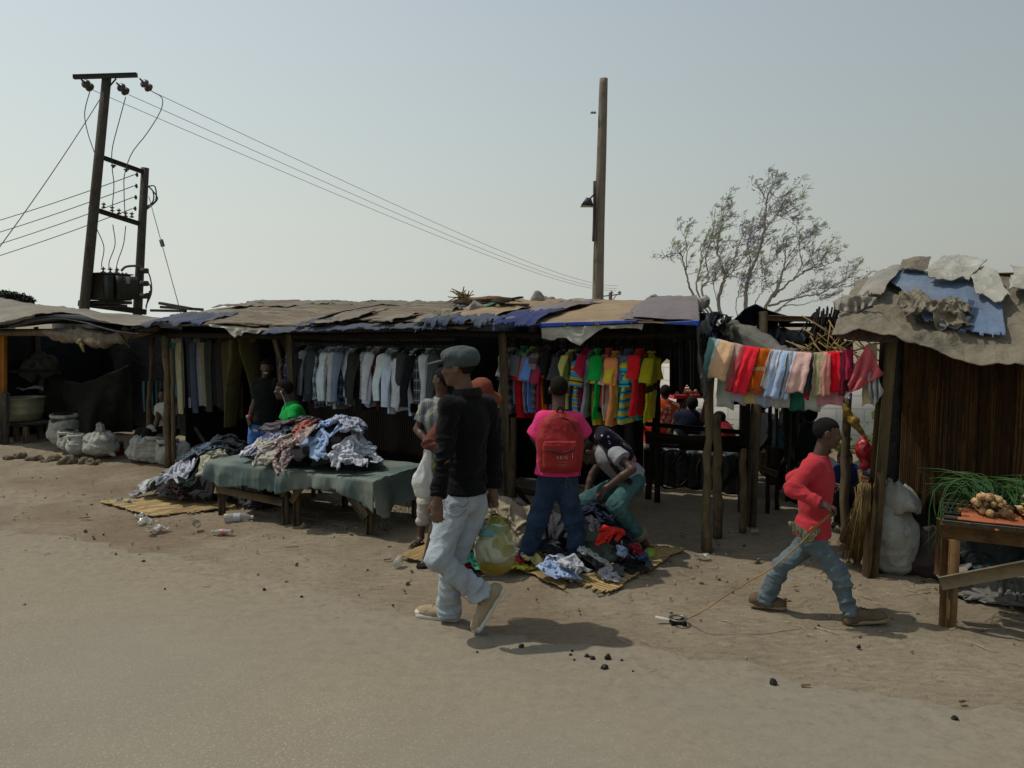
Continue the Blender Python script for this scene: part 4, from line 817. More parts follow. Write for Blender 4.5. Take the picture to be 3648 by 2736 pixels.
# ================================================================ hanging clothes
def shirt_parts(seed, long=True, wide=.21, length=.70, collar=True):
    """local frame: origin at the hanger hook, x across the shoulders, y thickness, z up (hanging down)"""
    rg = np.random.default_rng(seed); out = []; n = 40; th = np.linspace(0, 2 * math.pi, n, endpoint=False)
    zs = np.array([-.070, -.078, -.086, -.095, -.11, -.14, -.18, -.24, -.32, -.40, -.48, -.56, -.64, -.045 - length + .03, -.045 - length]); zs = np.sort(zs)[::-1]
    def hw(z): return np.interp(-z, [.070, .078, .086, .105, .15, .2, .3, .6, .8], [.060, .085, .11, .155, wide - .005, wide, wide * .98, wide * 1.02, wide * 1.06])
    def ht(z): return np.interp(-z, [.045, .1, .2, .4, .8], [.030, .020, .024, .03, .036])
    V_ = []; UVs = []
    ph = rg.uniform(0, 6, 4); am = rg.uniform(.010, .026, 3)
    for z in zs:
        d = -z; k = np.clip((d - .1) / .5, 0, 1); f = sum(am[i] * np.sin((3 + 2 * i) * th + ph[i] + d * (3 - i)) for i in range(3)) * (.25 + k)
        x = np.cos(th) * hw(z) * (1 - .05 * k * np.sin(2 * th + ph[3])); y = np.sin(th) * (ht(z)) + f * np.sign(np.sin(th) + 1e-6) * .5 + .02 * k * math.sin(d * 6 + ph[0])
        zz = z + .012 * k * np.sin(2 * th + ph[1]) - (0.0 if d < .1 else 0)
        V_.append(np.stack([x, y, np.full(n, 0) + zz], -1)); UVs.append(np.stack([np.abs((th / 6.283 * 2) % 2 - 1), np.full(n, 1 - (d - .04) / length)], -1))
    m = len(zs); v = np.concatenate(V_); uv = np.concatenate(UVs); q = [[i * n + j, i * n + (j + 1) % n, (i + 1) * n + (j + 1) % n, (i + 1) * n + j] for i in range(m - 1) for j in range(n)]
    v = v + .009 * np.stack([vnoise(v * 14, seed), vnoise(v * 14 + 7, seed + 1), 0 * v[:, 0]], -1)
    out.append(('torso', mesh_np(v, np.array(q)[:, ::-1], uv=uv)))
    for sg in (-1, 1):
        sh = np.array([sg * (wide - .045), 0, -.135]); L = (.56 if long else .21) * rg.uniform(.93, 1.05); swing = rg.uniform(-.03, .10 if long else .05)
        if long: pts = [sh, sh + [sg * .03, 0, -.03], sh + [sg * (.05 + swing * .5), rg.uniform(-.02, .02), -.14], sh + [sg * (.055 + swing), rg.uniform(-.03, .03), -.34], sh + [sg * (.05 + swing), rg.uniform(-.04, .04), -L]]; rr = [.055, .075, .062, .050, .045]
        else: pts = [sh, sh + [sg * .025, 0, -.03], sh + [sg * (.045 + swing), 0, -L * .6], sh + [sg * (.055 + swing), rg.uniform(-.02, .02), -L * 1.1]]; rr = [.050, .058, .058, .060]
        P = poly(pts, 14); r_ = np.interp(np.linspace(0, 1, 14), np.linspace(0, 1, len(rr)), rr); mb = MB(); mb.tube(P, r_, 16, .45, seed=seed + sg, flat=.30, cap=False); out.append(('sleeve', mb.mesh(True)))
    if collar:
        mb = MB(); pr = [(.066, -.078), (.062, -.068), (.054, -.060), (.068, -.066), (.078, -.080)]; mb.lathe(pr, (0, 0, 0), 20); cm = mb.mesh(True)
        for w in cm.vertices: w.co.y *= .6
        out.append(('collar', cm))
    mb = MB(); mb.tube([[0, 0, .0], [.012, 0, .016], [.0, 0, .03], [-.014, 0, .018]], .0025, 5); mb.tube([[0, 0, 0], [0, 0, -.045]], .0025, 5); mb.tube([[-.19, 0, -.125], [0, 0, -.045], [.19, 0, -.125], [-.19, 0, -.125]], .0035, 5); out.append(('hanger', mb.mesh()))
    return out
def trouser_parts(seed, length=1.0, open_=False):
    """hung from the waistband, creased flat; x across, y thickness"""
    rg = np.random.default_rng(seed); out = []
    for sg in (-1, 1):
        w = .10 if not open_ else .11; sp = 0.085 if not open_ else .10; P = poly([[sg * sp * .95, 0, -.02], [sg * sp * 1.1, 0, -.2], [sg * (sp * (1.1 if not open_ else 2.2)), rg.uniform(-.015, .015), -.5], [sg * (sp * (1 if not open_ else 3.1)), rg.uniform(-.03, .03), -length]], 18)
        r_ = np.interp(np.linspace(0, 1, 18), [0, .2, .5, 1], [w, w * 1.12, w * .9, w * .72]); mb = MB(); mb.tube(P, r_, 22, .32, seed=seed + sg, flat=.28, cap=False); out.append(('leg', mb.mesh(True)))
    mb = MB(); wb = []
    for z in (-.05, -.02, 0, .012, .008): wb.append(((.185 if not open_ else .2), z))
    mb.lathe(wb, (0, 0, 0), 28, wob=.04, seed=seed); m = mb.mesh(True)
    for w in m.vertices: w.co.y *= .17
    out.append(('waistband', m)); return out
def place_parts(parts, name, label, cat, group, loc, rz, mats, sc=1.0, tilt=0.0, drop=()):
    r = empty(name, loc, label, cat, group, rz); r.scale = (sc, sc, sc); r.rotation_euler = (tilt, 0, rz)
    for (nm, me) in parts:
        if nm in drop: continue
        o = bpy.data.objects.new(nm, me); C.objects.link(o); o.parent = r
        if len(me.materials) == 0: me.materials.append(mats.get('x'))
        o.material_slots[0].link = 'OBJECT'; o.material_slots[0].material = mats.get(nm, mats['x'])
    return r
WIRE = mat('hanger_wire', S('#55585a'), .4, .2, metal=.6)
LS = [shirt_parts(100 + i, True, .205 + .012 * (i % 3), .68 + .025 * (i % 4)) for i in range(7)]
TS = [shirt_parts(200 + i, False, .20 + .015 * (i % 3), .66 + .03 * (i % 3), collar=(i % 2 == 0)) for i in range(7)]
TRS = [trouser_parts(300 + i, .94 + .03 * i) for i in range(4)]; TRO = [trouser_parts(320 + i, 1.02, True) for i in range(2)]
RZ = math.atan2(N[1], N[0])          # shirt width runs front to back, at right angles to the rail
def rail_pt(px, z, d=.42): q = row(px, 1210, d); return V(q[0], q[1], z)
# --- dress shirts (photo x positions, colours), left to right
DS = [(1060, 'purple checked', S('#5b4a78'), 'plaid', (S('#37304f'), S('#8c7fae'))), (1082, 'black', S('#1b1c20'), None, ()), (1098, 'charcoal', S('#2c2f33'), None, ()), (1112, 'grey striped', S('#7d8487'), 'stripe', (S('#4f565a'),)), (1124, 'dark slate', S('#3b4348'), None, ()),
 (1140, 'slate striped', S('#4a5359'), 'stripe', (S('#353c42'),)), (1155, 'navy and white tartan', S('#888e9c'), 'plaid', (S('#20283e'), S('#a9afb8'))), (1172, 'pale blue', S('#8fa2c6'), None, ()), (1188, 'light blue', S('#9db1d6'), None, ()), (1202, 'grey', S('#6f7377'), None, ()), (1214, 'cream grey', S('#9a9a96'), None, ()),
 (1228, 'blue and black checked', S('#3d4e75'), 'plaid', (S('#12151f'), S('#5a6d96'))), (1240, 'steel blue', S('#52698a'), None, ()), (1254, 'mint white', S('#a9b3af'), None, ()), (1272, 'olive grey', S('#767b68'), None, ()), (1286, 'black pinstriped', S('#1d2022'), 'stripe', (S('#33383b'),)), (1300, 'dark brown grey', S('#34322f'), None, ()),
 (1318, 'grey windowpane check', S('#8b8e93'), 'plaid', (S('#7b7e83'), S('#4b4e55'))), (1332, 'lilac grey', S('#9795ac'), None, ()), (1346, 'white grey', S('#a1a5ac'), None, ()), (1360, 'maroon patterned', S('#5a1e30'), 'print', (S('#8a4a5c'),)), (1376, 'black', S('#15161a'), None, ()), (1392, 'sky blue', S('#9fb8c8'), None, ()),
 (1410, 'powder blue', S('#97a8cd'), None, ()), (1424, 'black and olive checked', S('#23241d'), 'plaid', (S('#3d4028'), S('#6d7048'))), (1440, 'off white', S('#a9a9ad'), None, ()), (1456, 'dark grey striped', S('#33343a'), 'stripe', (S('#4c4d55'),)), (1466, 'bright blue', S('#7e9fd0'), None, ()), (1480, 'ice blue', S('#9fb0b8'), None, ()),
 (1494, 'black', S('#18191b'), None, ()), (1508, 'black and white checked', S('#4b4d52'), 'plaid', (S('#151517'), S('#8c8c8c'))), (1524, 'silver grey', S('#9ea3ad'), None, ()), (1545, 'grey green', S('#6a7b7b'), None, ()), (1562, 'dark green striped', S('#323e3c'), 'stripe', (S('#56625f'),))]
seen = {}
def up_(c, k):
    g = sum(c[:3]) / 3; return tuple(min(.85, (x * (1 - .45 * (k > 1.35)) + g * .45 * (k > 1.35)) * k) for x in c[:3]) + (1,)
DS = [(1045 + (a - 1060) * 1.02, b, up_(c, 1.75 if sum(c[:3]) > .45 else 1.15), p, tuple(up_(x, 1.4) for x in cs)) for a, b, c, p, cs in DS]
for i, (px, nm, c, p, cs) in enumerate(DS):
    seen[nm] = seen.get(nm, 0) + 1
    m = fabric('shirt_cloth_%s_%d' % (nm.replace(' ', '_'), i), c, p, cs, 1.4, .7)
    nxt = DS[i + 1][1] if i + 1 < len(DS) else 'the post'; lab = '%s long sleeve shirt left of the %s one on the rail' % (nm, nxt)
    if i == len(DS) - 1: lab = 'dark green striped long sleeve shirt, last on the left rail near the cap wearer'
    k = LS[i % 7]; place_parts(k, 'shirt', lab, 'shirt', 'long sleeve shirts on the left rail', rail_pt(px + 14, 1.675 + .02 * math.sin(i * 2.7)), RZ + .16 * math.sin(i * 1.9) + .24, {'x': m, 'hanger': WIRE}, .93 + .05 * math.sin(i * 3.3))
# --- bright short sleeve shirts
TD = [(1798, 'olive camouflage', S('#5d5f3c'), 'camo', (S('#2f3222'), S('#85825a'))), (1812, 'grey tartan', S('#8f8f92'), 'plaid', (S('#2f2f35'), S('#b5b5b5'))), (1826, 'charcoal', S('#2d2f35'), None, ()), (1842, 'steel grey', S('#61676e'), None, ()), (1858, 'mint green', S('#4c9a6c'), None, ()), (1872, 'red', S('#b51a22'), None, ()), (1886, 'blue grey', S('#71798c'), None, ()),
 (1898, 'lime green', S('#7fa445'), None, ()), (1908, 'cornflower blue', S('#5f83c4'), None, ()), (1920, 'coral orange', S('#c9532c'), None, ()), (1932, 'brown striped', S('#4c4043'), 'hstripe', (S('#70676a'),)), (1946, 'maroon', S('#8a2a40'), None, ()), (1962, 'bright orange', S('#dd5a12'), None, ()), (1980, 'black', S('#17181b'), None, ()),
 (1992, 'lilac and white', S('#8785b5'), 'block', (S('#b7b9c2'),)), (2006, 'dark grey', S('#3a3c40'), None, ()), (2022, 'black with grey squares', S('#202124'), 'print', (S('#84878c'),)), (2036, 'green and white', S('#6fa04a'), 'block', (S('#a9aaa4'),)), (2050, 'pale yellow green', S('#b3b365'), None, ()), (2064, 'taupe', S('#5e584c'), None, ()), (2078, 'mustard and blue striped', S('#a08a2f'), 'hstripe', (S('#2f7fa8'), S('#1c2c44'))),
 (2092, 'navy', S('#1b2238'), None, ()), (2108, 'crimson', S('#a3213e'), None, ()), (2122, 'grey', S('#80848c'), None, ()), (2134, 'white windowpane check', S('#b4b4b0'), 'plaid', (S('#a6a6a2'), S('#2d2d30'))), (2150, 'vivid green', S('#129a3f'), None, ()), (2166, 'yellow', S('#b7a32a'), None, ()), (2178, 'black with white print', S('#1b1a1c'), 'print', (S('#1b1a1c'), S('#b0b0b0'))),
 (2194, 'salmon pink', S('#bd5f55'), None, ()), (2208, 'white', S('#c2c3c8'), None, ()), (2222, 'peach orange', S('#d08a52'), None, ()), (2234, 'dark red', S('#7d1219'), None, ()), (2244, 'lemon yellow', S('#c9b13a'), None, ()), (2260, 'slate', S('#4f5763'), None, ()), (2272, 'denim blue', S('#5a6c8c'), None, ()), (2286, 'turquoise and yellow striped', S('#2ea3b2'), 'hstripe', (S('#b9ac35'), S('#164e60'))), (2300, 'teal', S('#1d8f8f'), None, ()),
 (2316, 'scarlet red with black cuffs', S('#c01f28'), None, ()), (2332, 'yellow with black trim', S('#ab9f28'), 'hstripe', (S('#ab9f28'), S('#1a1a14'))), (2362, 'large mustard yellow', S('#938c1c'), 'block', (S('#938c1c'), S('#1c1b10')))]
TD = [(1794 + (a - 1798) * .90, b, up_(c, 1.3), p, tuple(up_(x, 1.3) for x in cs)) for a, b, c, p, cs in TD]
for i, (px, nm, c, p, cs) in enumerate(TD):
    m = fabric('tee_cloth_%s_%d' % (nm.replace(' ', '_'), i), c, p, cs, .5 if p == 'block' else 1.2, .5)
    lab = '%s tee just left of the %s tee' % (nm, TD[i + 1][1]) if i + 1 < len(TD) else 'large mustard yellow shirt at the right end of the bright rail'
    place_parts(TS[i % 7], 'shirt', lab, 'shirt', 'short sleeve shirts on the right rail', rail_pt(px + 20, 1.70 + .03 * math.sin(i * 2.1), .32 + .05 * math.sin(i * 3.7)), RZ + .20 * math.sin(i * 2.3) + .10 * math.sin(i * 5.1) + .10, {'x': m, 'hanger': WIRE}, .89 + .06 * math.sin(i * 1.3))
# --- trousers
TT = [(612, 'dark teal', S('#22414a'), 0), (632, 'teal blue', S('#2a4e5a'), 0), (650, 'khaki cream', S('#8e8a6e'), 0), (664, 'pale grey', S('#7e8189'), 0), (680, 'charcoal', S('#2a2d32'), 0), (698, 'slate blue', S('#343c4b'), 0), (714, 'light grey', S('#73777c'), 0), (732, 'olive beige', S('#6c6b50'), 0), (750, 'dark grey green', S('#2c302c'), 0), (772, 'black', S('#141517'), 0), (790, 'brown black', S('#211e1b'), 0), (812, 'dark olive brown', S('#3a341f'), 0)]
TT = [(a, b, up_(c, 1.3), d) for a, b, c, d in TT]
for i, (px, nm, c, _) in enumerate(TT):
    m = fabric('trouser_cloth_%d' % i, c, 'denim' if i in (1, 5) else None, (tuple(min(1, x * 1.8) for x in c[:3]) + (1,),), 1, .6)
    lab = '%s trousers just left of the %s pair on the rail' % (nm, TT[i + 1][1] if i + 1 < len(TT) else 'spread olive')
    place_parts(TRS[i % 4], 'trousers', lab, 'trousers', 'trousers on the far left rail', rail_pt(px + 12, 1.70 + .02 * math.sin(i * 2.0), .45), RZ + .22 * math.sin(i * 2.2), {'x': m}, .93 + .09 * math.sin(i * 4.1))
m = fabric('olive_trouser_cloth', S('#4c4728'), None, (), 1, .6); place_parts(TRO[0], 'trousers', 'olive green trousers hung wide open from the far left rail, front pair', 'trousers', None, rail_pt(868, 1.72, .26), ROWROT - .05, {'x': m}, 1.12)
m = fabric('brown_trouser_cloth', S('#2b2116'), None, (), 1, .6); place_parts(TRO[1], 'trousers', 'dark brown trousers hung wide open behind the olive pair', 'trousers', None, rail_pt(885, 1.68, .46), ROWROT + .1, {'x': m}, 1.0)
for i, px in enumerate((520, 534, 548, 560, 572, 582)):
    m = fabric('stripe_pants_%d' % i, S('#151c22'), 'stripe', (S('#4a6068'),), .12, .4); place_parts(TRS[i % 4], 'trousers', 'dark side striped trousers hung deep in the sack stall', 'trousers', 'dark side striped trousers in the sack stall', V(*(row(px, 1355, .9 + .04 * i))), RZ + .1 * i - .2, {'x': m}, .50, drop=('waistband',))
# ================================================================ towel line
RP = [row(2528, 1210, -.12), row(2680, 1243, -.10), row(2850, 1262, -.06), row(3000, 1258, -.04), row(3160, 1215, .0)]
ROPE = poly(RP, 90); mb = MB(); mb.tube(ROPE, .006, 6); tag(mb.build('clothes_line', mat('rope', S('#6b5f4b'), .9), None, True), 'thin rope carrying towels between two stall corners', 'rope')
_rpx = np.array([CX + F * (p[0]) / (p[1] * _cp - (p[2] - CAMZ) * _sp) for p in ROPE])
def rope_at(px): i = int(np.argmin(np.abs(_rpx - px))); return ROPE[i]
def towel(px0, px1, bot, label, m, back=.9, seed=0, off=0.0, fringe=0, slant=0.0, band=None, top_py=None, cat='towel'):
    """cloth folded over the rope; bot = photo y of its front hem"""
    px0 -= 3; px1 += 3; a = rope_at(px0); b = rope_at(px1); rg = np.random.default_rng(seed); nx = 26; L = (row((px0 + px1) / 2, bot, -.1)); Lf = max(.08, (a[2] + b[2]) / 2 - L[2]); Lb = Lf * back
    nu = 34; d = nrm((b - a) * [1, 1, 0]); f = np.array([d[1], -d[0], 0]); ph = rg.uniform(0, 6, 3); w = np.linalg.norm(b - a)
    G_ = np.zeros((nx, nu, 3))
    for i in range(nx):
        u = i / (nx - 1); base = lerp(a, b, u)
        for j in range(nu):
            t = j / (nu - 1) * (Lf + Lb) - Lb      # <0 behind
            s_ = abs(t); k = min(1, s_ / .12); wav = (.007 * math.sin(u * 6 + ph[0]) + .004 * math.sin(u * 13 + ph[1])) * (.3 + k * .9)
            z = -math.sqrt(s_ * s_ + 1e-5) + .012 * (1 - k); side = (1 if t > 0 else -1) * (.012 + .02 * k) + off * k
            base2 = base + d * (w * .08 * k * math.sin(u * 4 + ph[2])) + d * slant * s_
            G_[i, j] = base2 + f * (side + wav) + ZZ * (z + .012 * (1 - k) + .008 * math.sin(u * 7 + ph[1]) * k)
    G_ += .007 * np.stack([vnoise(G_ * 22, seed), vnoise(G_ * 22 + 5, seed), 0 * G_[..., 0]], -1)
    o = sheetm(cat.replace(' ', '_'), G_, m, None, None, .005); tag(o, label, cat, 'towels pegged along the line'); 
    if fringe:
        mb = MB(); 
        for i in range(30): q = lerp(G_[0, -1], G_[-1, -1], i / 29) ; j = min(nx - 1, int(i / 29 * (nx - 1))); q = G_[j, -1]; mb.tube([q + d * (i % 3) * .003, q + d * rg.uniform(-.006, .006) - ZZ * rg.uniform(.03, .045)], .002, 4)
        mb.build('fringe', m, o)
    return o
def terry(n, c, **k): return fabric('towel_' + n, c, k.get('pat'), k.get('cols', ()), k.get('sc', 1.0), .5, 'UV', .12, 1.0, 0, 160)
# lower layer first (hangs behind / under)
for i, (x0, x1, bt, lab, c) in enumerate([(2555, 2610, 1452, 'pale green grey towel hanging low behind the two beige towels', S('#9aa193')), (2590, 2660, 1435, 'lilac grey towel, low hem below the small red towel', S('#9c97a6')), (2645, 2690, 1438, 'pale yellow towel, low hem left of the blue grey one', S('#a99b6a')), (2680, 2755, 1448, 'faded blue grey towel hanging low below the orange towel', S('#8b93a3')), (2750, 2815, 1455, 'grey towel hanging low under the white and blue towels', S('#9b9d97')), (2818, 2862, 1466, 'dark green towel, lowest hem of the towel line', S('#245a4b')), (2860, 2905, 1425, 'crimson towel, low hem under the charcoal towel', S('#a3213a')), (2862, 2925, 1466, 'pale grey green towel hanging low under the crimson hem', S('#9aa090')), (2915, 3000, 1448, 'dusty rose towel hanging low below the red towel', S('#b57d84')), (2990, 3030, 1400, 'grey brown cloth hanging low right of the red towel', S('#5d564e')), (3085, 3120, 1445, 'cream cloth hanging under the pink cloth', S('#b5a983'))]):
    towel(x0, x1, bt, lab, terry('low_%d' % i, c), .7, 40 + i, -.05)
TWL = [(2519, 2563, 1352, 'sea green towel with pale hem, leftmost on the line', terry('seagreen', S('#6d9a94'), pat='block', sc=.92, cols=(S('#6d9a94'),)), .9, .12), (2560, 2592, 1335, 'white towel with red edge between the sea green and beige towels', terry('white', S('#b5b5b8')), .8, .1),
 (2570, 2616, 1348, 'beige peach towel, second from the left', terry('peach', S('#c9a581')), .9, -.12), (2614, 2661, 1362, 'dusty taupe towel right of the peach towel', terry('taupe', S('#ab9486')), .9, -.12), (2642, 2682, 1395, 'faded maroon towel with a small sun badge', terry('maroon', S('#9b3d42')), .9, -.16), (2658, 2703, 1402, 'bright red towel between the maroon and orange towels', terry('red', S('#d02434')), .9, -.18),
 (2702, 2761, 1390, 'burnt orange towel with cream band and fringe', terry('orange', S('#bd5a17'), pat='hstripe', cols=(S('#bd5a17'), S('#b89d73')), sc=.35), .9, -.16), (2747, 2785, 1382, 'white towel printed with red and green flowers', terry('floral', S('#b9b3b0'), pat='print', cols=(S('#a32438'), S('#3b7a3a')), sc=.8), .8, -.16), (2768, 2808, 1415, 'pale blue towel on the line, left of the grey green strip', terry('paleblue', S('#9aaecb')), .9, -.1), (2800, 2824, 1400, 'pale grey green towel strip between two blue towels', terry('greygreen', S('#a5aaa0')), .9, -.1),
 (2816, 2844, 1422, 'baby blue towel left of the blush pink towel', terry('babyblue', S('#a3b5cf')), .9, -.1), (2842, 2894, 1398, 'blush pink towel in the middle of the line', terry('blush', S('#c7a49a')), .9, -.08), (2885, 2914, 1402, 'charcoal towel right of the blush pink towel', terry('charcoal', S('#47454b')), .9, -.05), (2905, 2945, 1413, 'sand coloured towel with dark scribbled print', terry('sand', S('#948a6c'), pat='print', cols=(S('#94896a'), S('#35322a')), sc=1.4), .9, -.05),
 (2935, 2960, 1410, 'salmon towel beside the sand printed towel', terry('salmon', S('#c07c74')), .9, 0), (2950, 2995, 1395, 'vivid red towel bunched near the right end', terry('vivid', S('#cf1526')), .9, .03), (2995, 3016, 1410, 'dark wine towel with a white tag near the right end', terry('wine', S('#5e1127')), .9, .02), (3012, 3034, 1350, 'magenta red towel twisted by the right post', terry('magenta', S('#8a1a3a')), .9, .03)]
for i, (x0, x1, bt, lab, m, bk, sl) in enumerate(TWL):
    if i < 13: sl = [-.2, -.2, -.28, -.3, -.3, -.26, -.28, -.25, -.2, -.2, -.2, -.2, -.15][i]
    towel(x0, x1, bt, lab, m, bk, 60 + i, .022 * (i % 3) + .006 * (i % 2), fringe=('fringe' in lab), slant=sl)
# pink cloth hung by one corner, white rag below
def corner_cloth(pts_px, m, label, d=-.06, seed=0, n=26):
    A_, B_, C_, D_ = [row(x, y, d) for x, y in pts_px]; G_ = np.array([[lerp(lerp(A_, B_, i / (n - 1)), lerp(D_, C_, i / (n - 1)), j / (n - 1)) for j in range(n)] for i in range(n)])
    ii, jj = np.meshgrid(np.arange(n), np.arange(n), indexing='ij'); G_ -= N * (.05 * np.sin((ii - jj) * .42) * np.clip((ii + jj) / n, 0, 1) * .6 + .02 * vnoise(G_ * 9, seed))[..., None]; G_ += .006 * vnoise(G_ * 20, seed)[..., None]
    return tag(sheetm('cloth', G_, m, None, None, .005), label, 'cloth', 'towels pegged along the line')
corner_cloth([(3092, 1222), (3145, 1335), (3030, 1402), (3018, 1345)], terry('coral_pink', S('#b8575e')), 'large coral pink cloth pegged by one corner at the right end', -.09, 3)
corner_cloth([(3105, 1230), (3146, 1400), (3112, 1448), (3085, 1370)], terry('white_rag', S('#a9abad')), 'ragged white cloth hanging behind the coral pink cloth', -.04, 4)
corner_cloth([(3010, 1395), (3028, 1400), (3030, 1420), (3008, 1410)], terry('tag_white', S('#bcbcc0')), 'small white rag peeping left of the pink cloth', -.05, 5)
def sheet_bag(pts, r, m, name, label, cat, seed=0, vox=.012, amp=.012, fr=9):
    s = SDF(); s.chain(pts, r, .05); me = s.mesh(vox, lambda v, n: amp * fbm(v * fr, 3, seed) + amp * .6 * ridge(v * fr * .8, seed, 2) - amp * .4, 2); return tag(link(name, me, m), label, cat)
sheet_bag([row(3075, 1560, .2), row(3078, 1600, .2), row(3082, 1650, .2)], [.03, .055, .05], mat('red_plastic', S('#8c1218'), .4, .25, 6, .6, 9, .03, .5), 'plastic_bag', 'red plastic bag hanging on the right hut post', 'bag', 3, .01, .015, 12)
sheet_bag([row(3000, 1440, .3), row(3040, 1500, .3), row(3090, 1570, .3)], [.015, .030, .018], mat('yellow_plastic', S('#7d6414'), .35, .3, 6, .6, 9, .03, .5), 'plastic_bag', 'yellow plastic bag hung behind the walking boy, above the red bag', 'bag', 5, .01, .012, 12)
mb = MB(); mb.beam(row(3068, 1700, -.02), row(3098, 1710, -.02), .05, .04); mb.beam(row(3062, 1672, -.02), row(3075, 1760, .02), .03, .03)
tag(mb.build('wood_block', WDF), 'pale wood offcut nailed to the post above the grass bundle', 'wood')
# ================================================================ towels end
# ================================================================ tables, sacks, piles
# ---------- the clothes table
TA = pz(783, 1834); TBm = pz(1324, 1914); tux = nrm((TBm - TA) * [1, 1, 0]); tuy = np.array([-tux[1], tux[0], 0]); TL = np.linalg.norm(TBm - TA); TH = .52; TW_ = .85
T0 = TA * [1, 1, 0] - tux * .06 - tuy * .03
def tp(x, y, z): return T0 + tux * x + tuy * y + ZZ * z
tab = empty('display_table', tp(TL / 2, TW_ / 2, 0), 'low wooden display table on rough legs beneath the heap of shirts', 'table')
for k, (x, y, h) in enumerate([(.08, .04, TH), (.90, .04, TH), (1.04, .04, TH), (1.87, .05, TH), (.08, .8, TH), (1.0, .8, TH), (1.85, .8, TH)]):
    mb = MB(); mb.beam(tp(x, y, 0), tp(x + .01, y, h - .03), .07, .055, bev=.006); mb.build('leg', WD, tab)
for a, b, w, h in [((.06, .0, .27), (.92, .0, .22), .035, .075), ((.02, .02, .30), (.30, .02, .50), .03, .045), ((.90, .0, .28), (.72, .0, .5), .03, .04), ((.90, .0, .28), (1.02, .0, .5), .03, .04), ((1.03, -.02, .24), (1.25, -.02, .5), .03, .055), ((1.87, .0, .18), (1.58, .0, .5), .03, .09), ((.06, .82, .27), (1.9, .82, .22), .035, .075)]:
    mb = MB(); mb.beam(tp(*a), tp(*b), w, h, bev=.005); mb.build('brace', WD, tab)
mb = MB()
for i in range(7): mb.beam(tp(-.02, .06 + i * .12, TH - .02), tp(TL + .1, .06 + i * .12, TH - .02), .10, .025)
mb.build('tabletop', WD2, tab)
hfT = Heights(tp(0, 0, 0), tux, -.6, 2.6, -.5, 1.4, .02)
hfT.h[(hfT.gx > -.03) & (hfT.gx < TL + .12) & (hfT.gy > -.02) & (hfT.gy < TW_)] = TH
# cloth laid over it: built directly, front and end skirts with folds
nx, ny = 150, 70; Gc = np.zeros((nx, ny, 3))
for i in range(nx):
    x = -.05 + (TL + .20) * i / (nx - 1)
    sk = .20 + .03 * math.sin(x * 3.0) + .02 * math.sin(x * 9) + np.interp(x, [1.3, 1.6, 2.1], [0, -.04, .18]); bk = .10
    for j in range(ny):
        t = -sk + (TW_ + .02 + sk + bk) * j / (ny - 1)
        if t < 0: y = -.035 - .02 * min(1, -t / .1) + .022 * math.sin(x * 21 + 2 * math.sin(x * 5)) * min(1, -t / .12); z = TH + .012 + t
        elif t > TW_: y = TW_ + .02; z = TH + .012 - (t - TW_)
        else: y = t - .03 * (1 - min(1, t / .05)); z = TH + .014 - .006 * max(0, 1 - t / .04) + .012 * math.sin(x * 2.6 + 1) * math.sin(t * 3.2)
        Gc[i, j] = tp(x, y, z)
Gc[..., 2] += .006 * fbm(Gc * [5, 5, 5], 3, 4); _sk = np.clip((TH - Gc[..., 2]) / .08, 0, 1); Gc -= tuy * (.010 * _sk * ridge(np.stack([(Gc @ tux) * 14, Gc[..., 2] * 2.5, 0 * _sk], -1), 3, 2))[..., None]
TC = mat('teal_tarpaulin_cloth', S('#566663'), .85, .3, 3, .8, 220, .004, .2, S('#6d756d'), 3.0, .52)
tcl = sheetm('tablecloth', Gc, TC, None, torn(201, .015, 0, 0, 0, 12, .012), .006, 0); tag(tcl, 'faded teal tarpaulin cloth hanging over the front of the display table', 'tablecloth')
# right end flap hanging down and fraying
G2 = np.array([[tp(TL + .15 + .05 * math.sin(i * .6) * j / 16 + .04 * j / 16, -.06 + .9 * i / 24, TH + .012 - (.36 - .14 * i / 24) * j / 16 - .01 * math.sin(i)) for j in range(17)] for i in range(25)]); G2 += .012 * fbm(G2 * 9, 2, 3)[..., None]
sheetm('end_flap', G2, TC, tcl, torn(202, 0, .1, 0, 0, 8, .12), .005, 1)
mb = MB(); rg = np.random.default_rng(9)
for i in range(70):
    u = rg.uniform(0, 1); a = tp(TL + .20, -.04 + .7 * u, .20 + .1 * u); b = a + tux * rg.uniform(-.02, .12) - ZZ * rg.uniform(.05, .18) + tuy * rg.uniform(-.05, .05); mb.tube([a, lerp(a, b, .5) + rg.normal(0, .006, 3), b], .0012, 3)
mb.build('frayed_threads', mat('thread_green', S('#4f5a4b'), .9), tcl)
hfT.h[(hfT.gx > -.05) & (hfT.gx < TL + .14) & (hfT.gy > -.04) & (hfT.gy < TW_ + .02)] += .022
def mound(hf, cx, cy, rx, ry, h, seed=0):
    d = ((hf.gx - cx) / rx) ** 2 + ((hf.gy - cy) / ry) ** 2; n = 1 + .25 * fbm(np.stack([hf.gx * 6, hf.gy * 6, 0 * hf.gx], -1), 2, seed); hf.h = hf.h + h * np.clip(1 - d, 0, 1) ** .8 * n
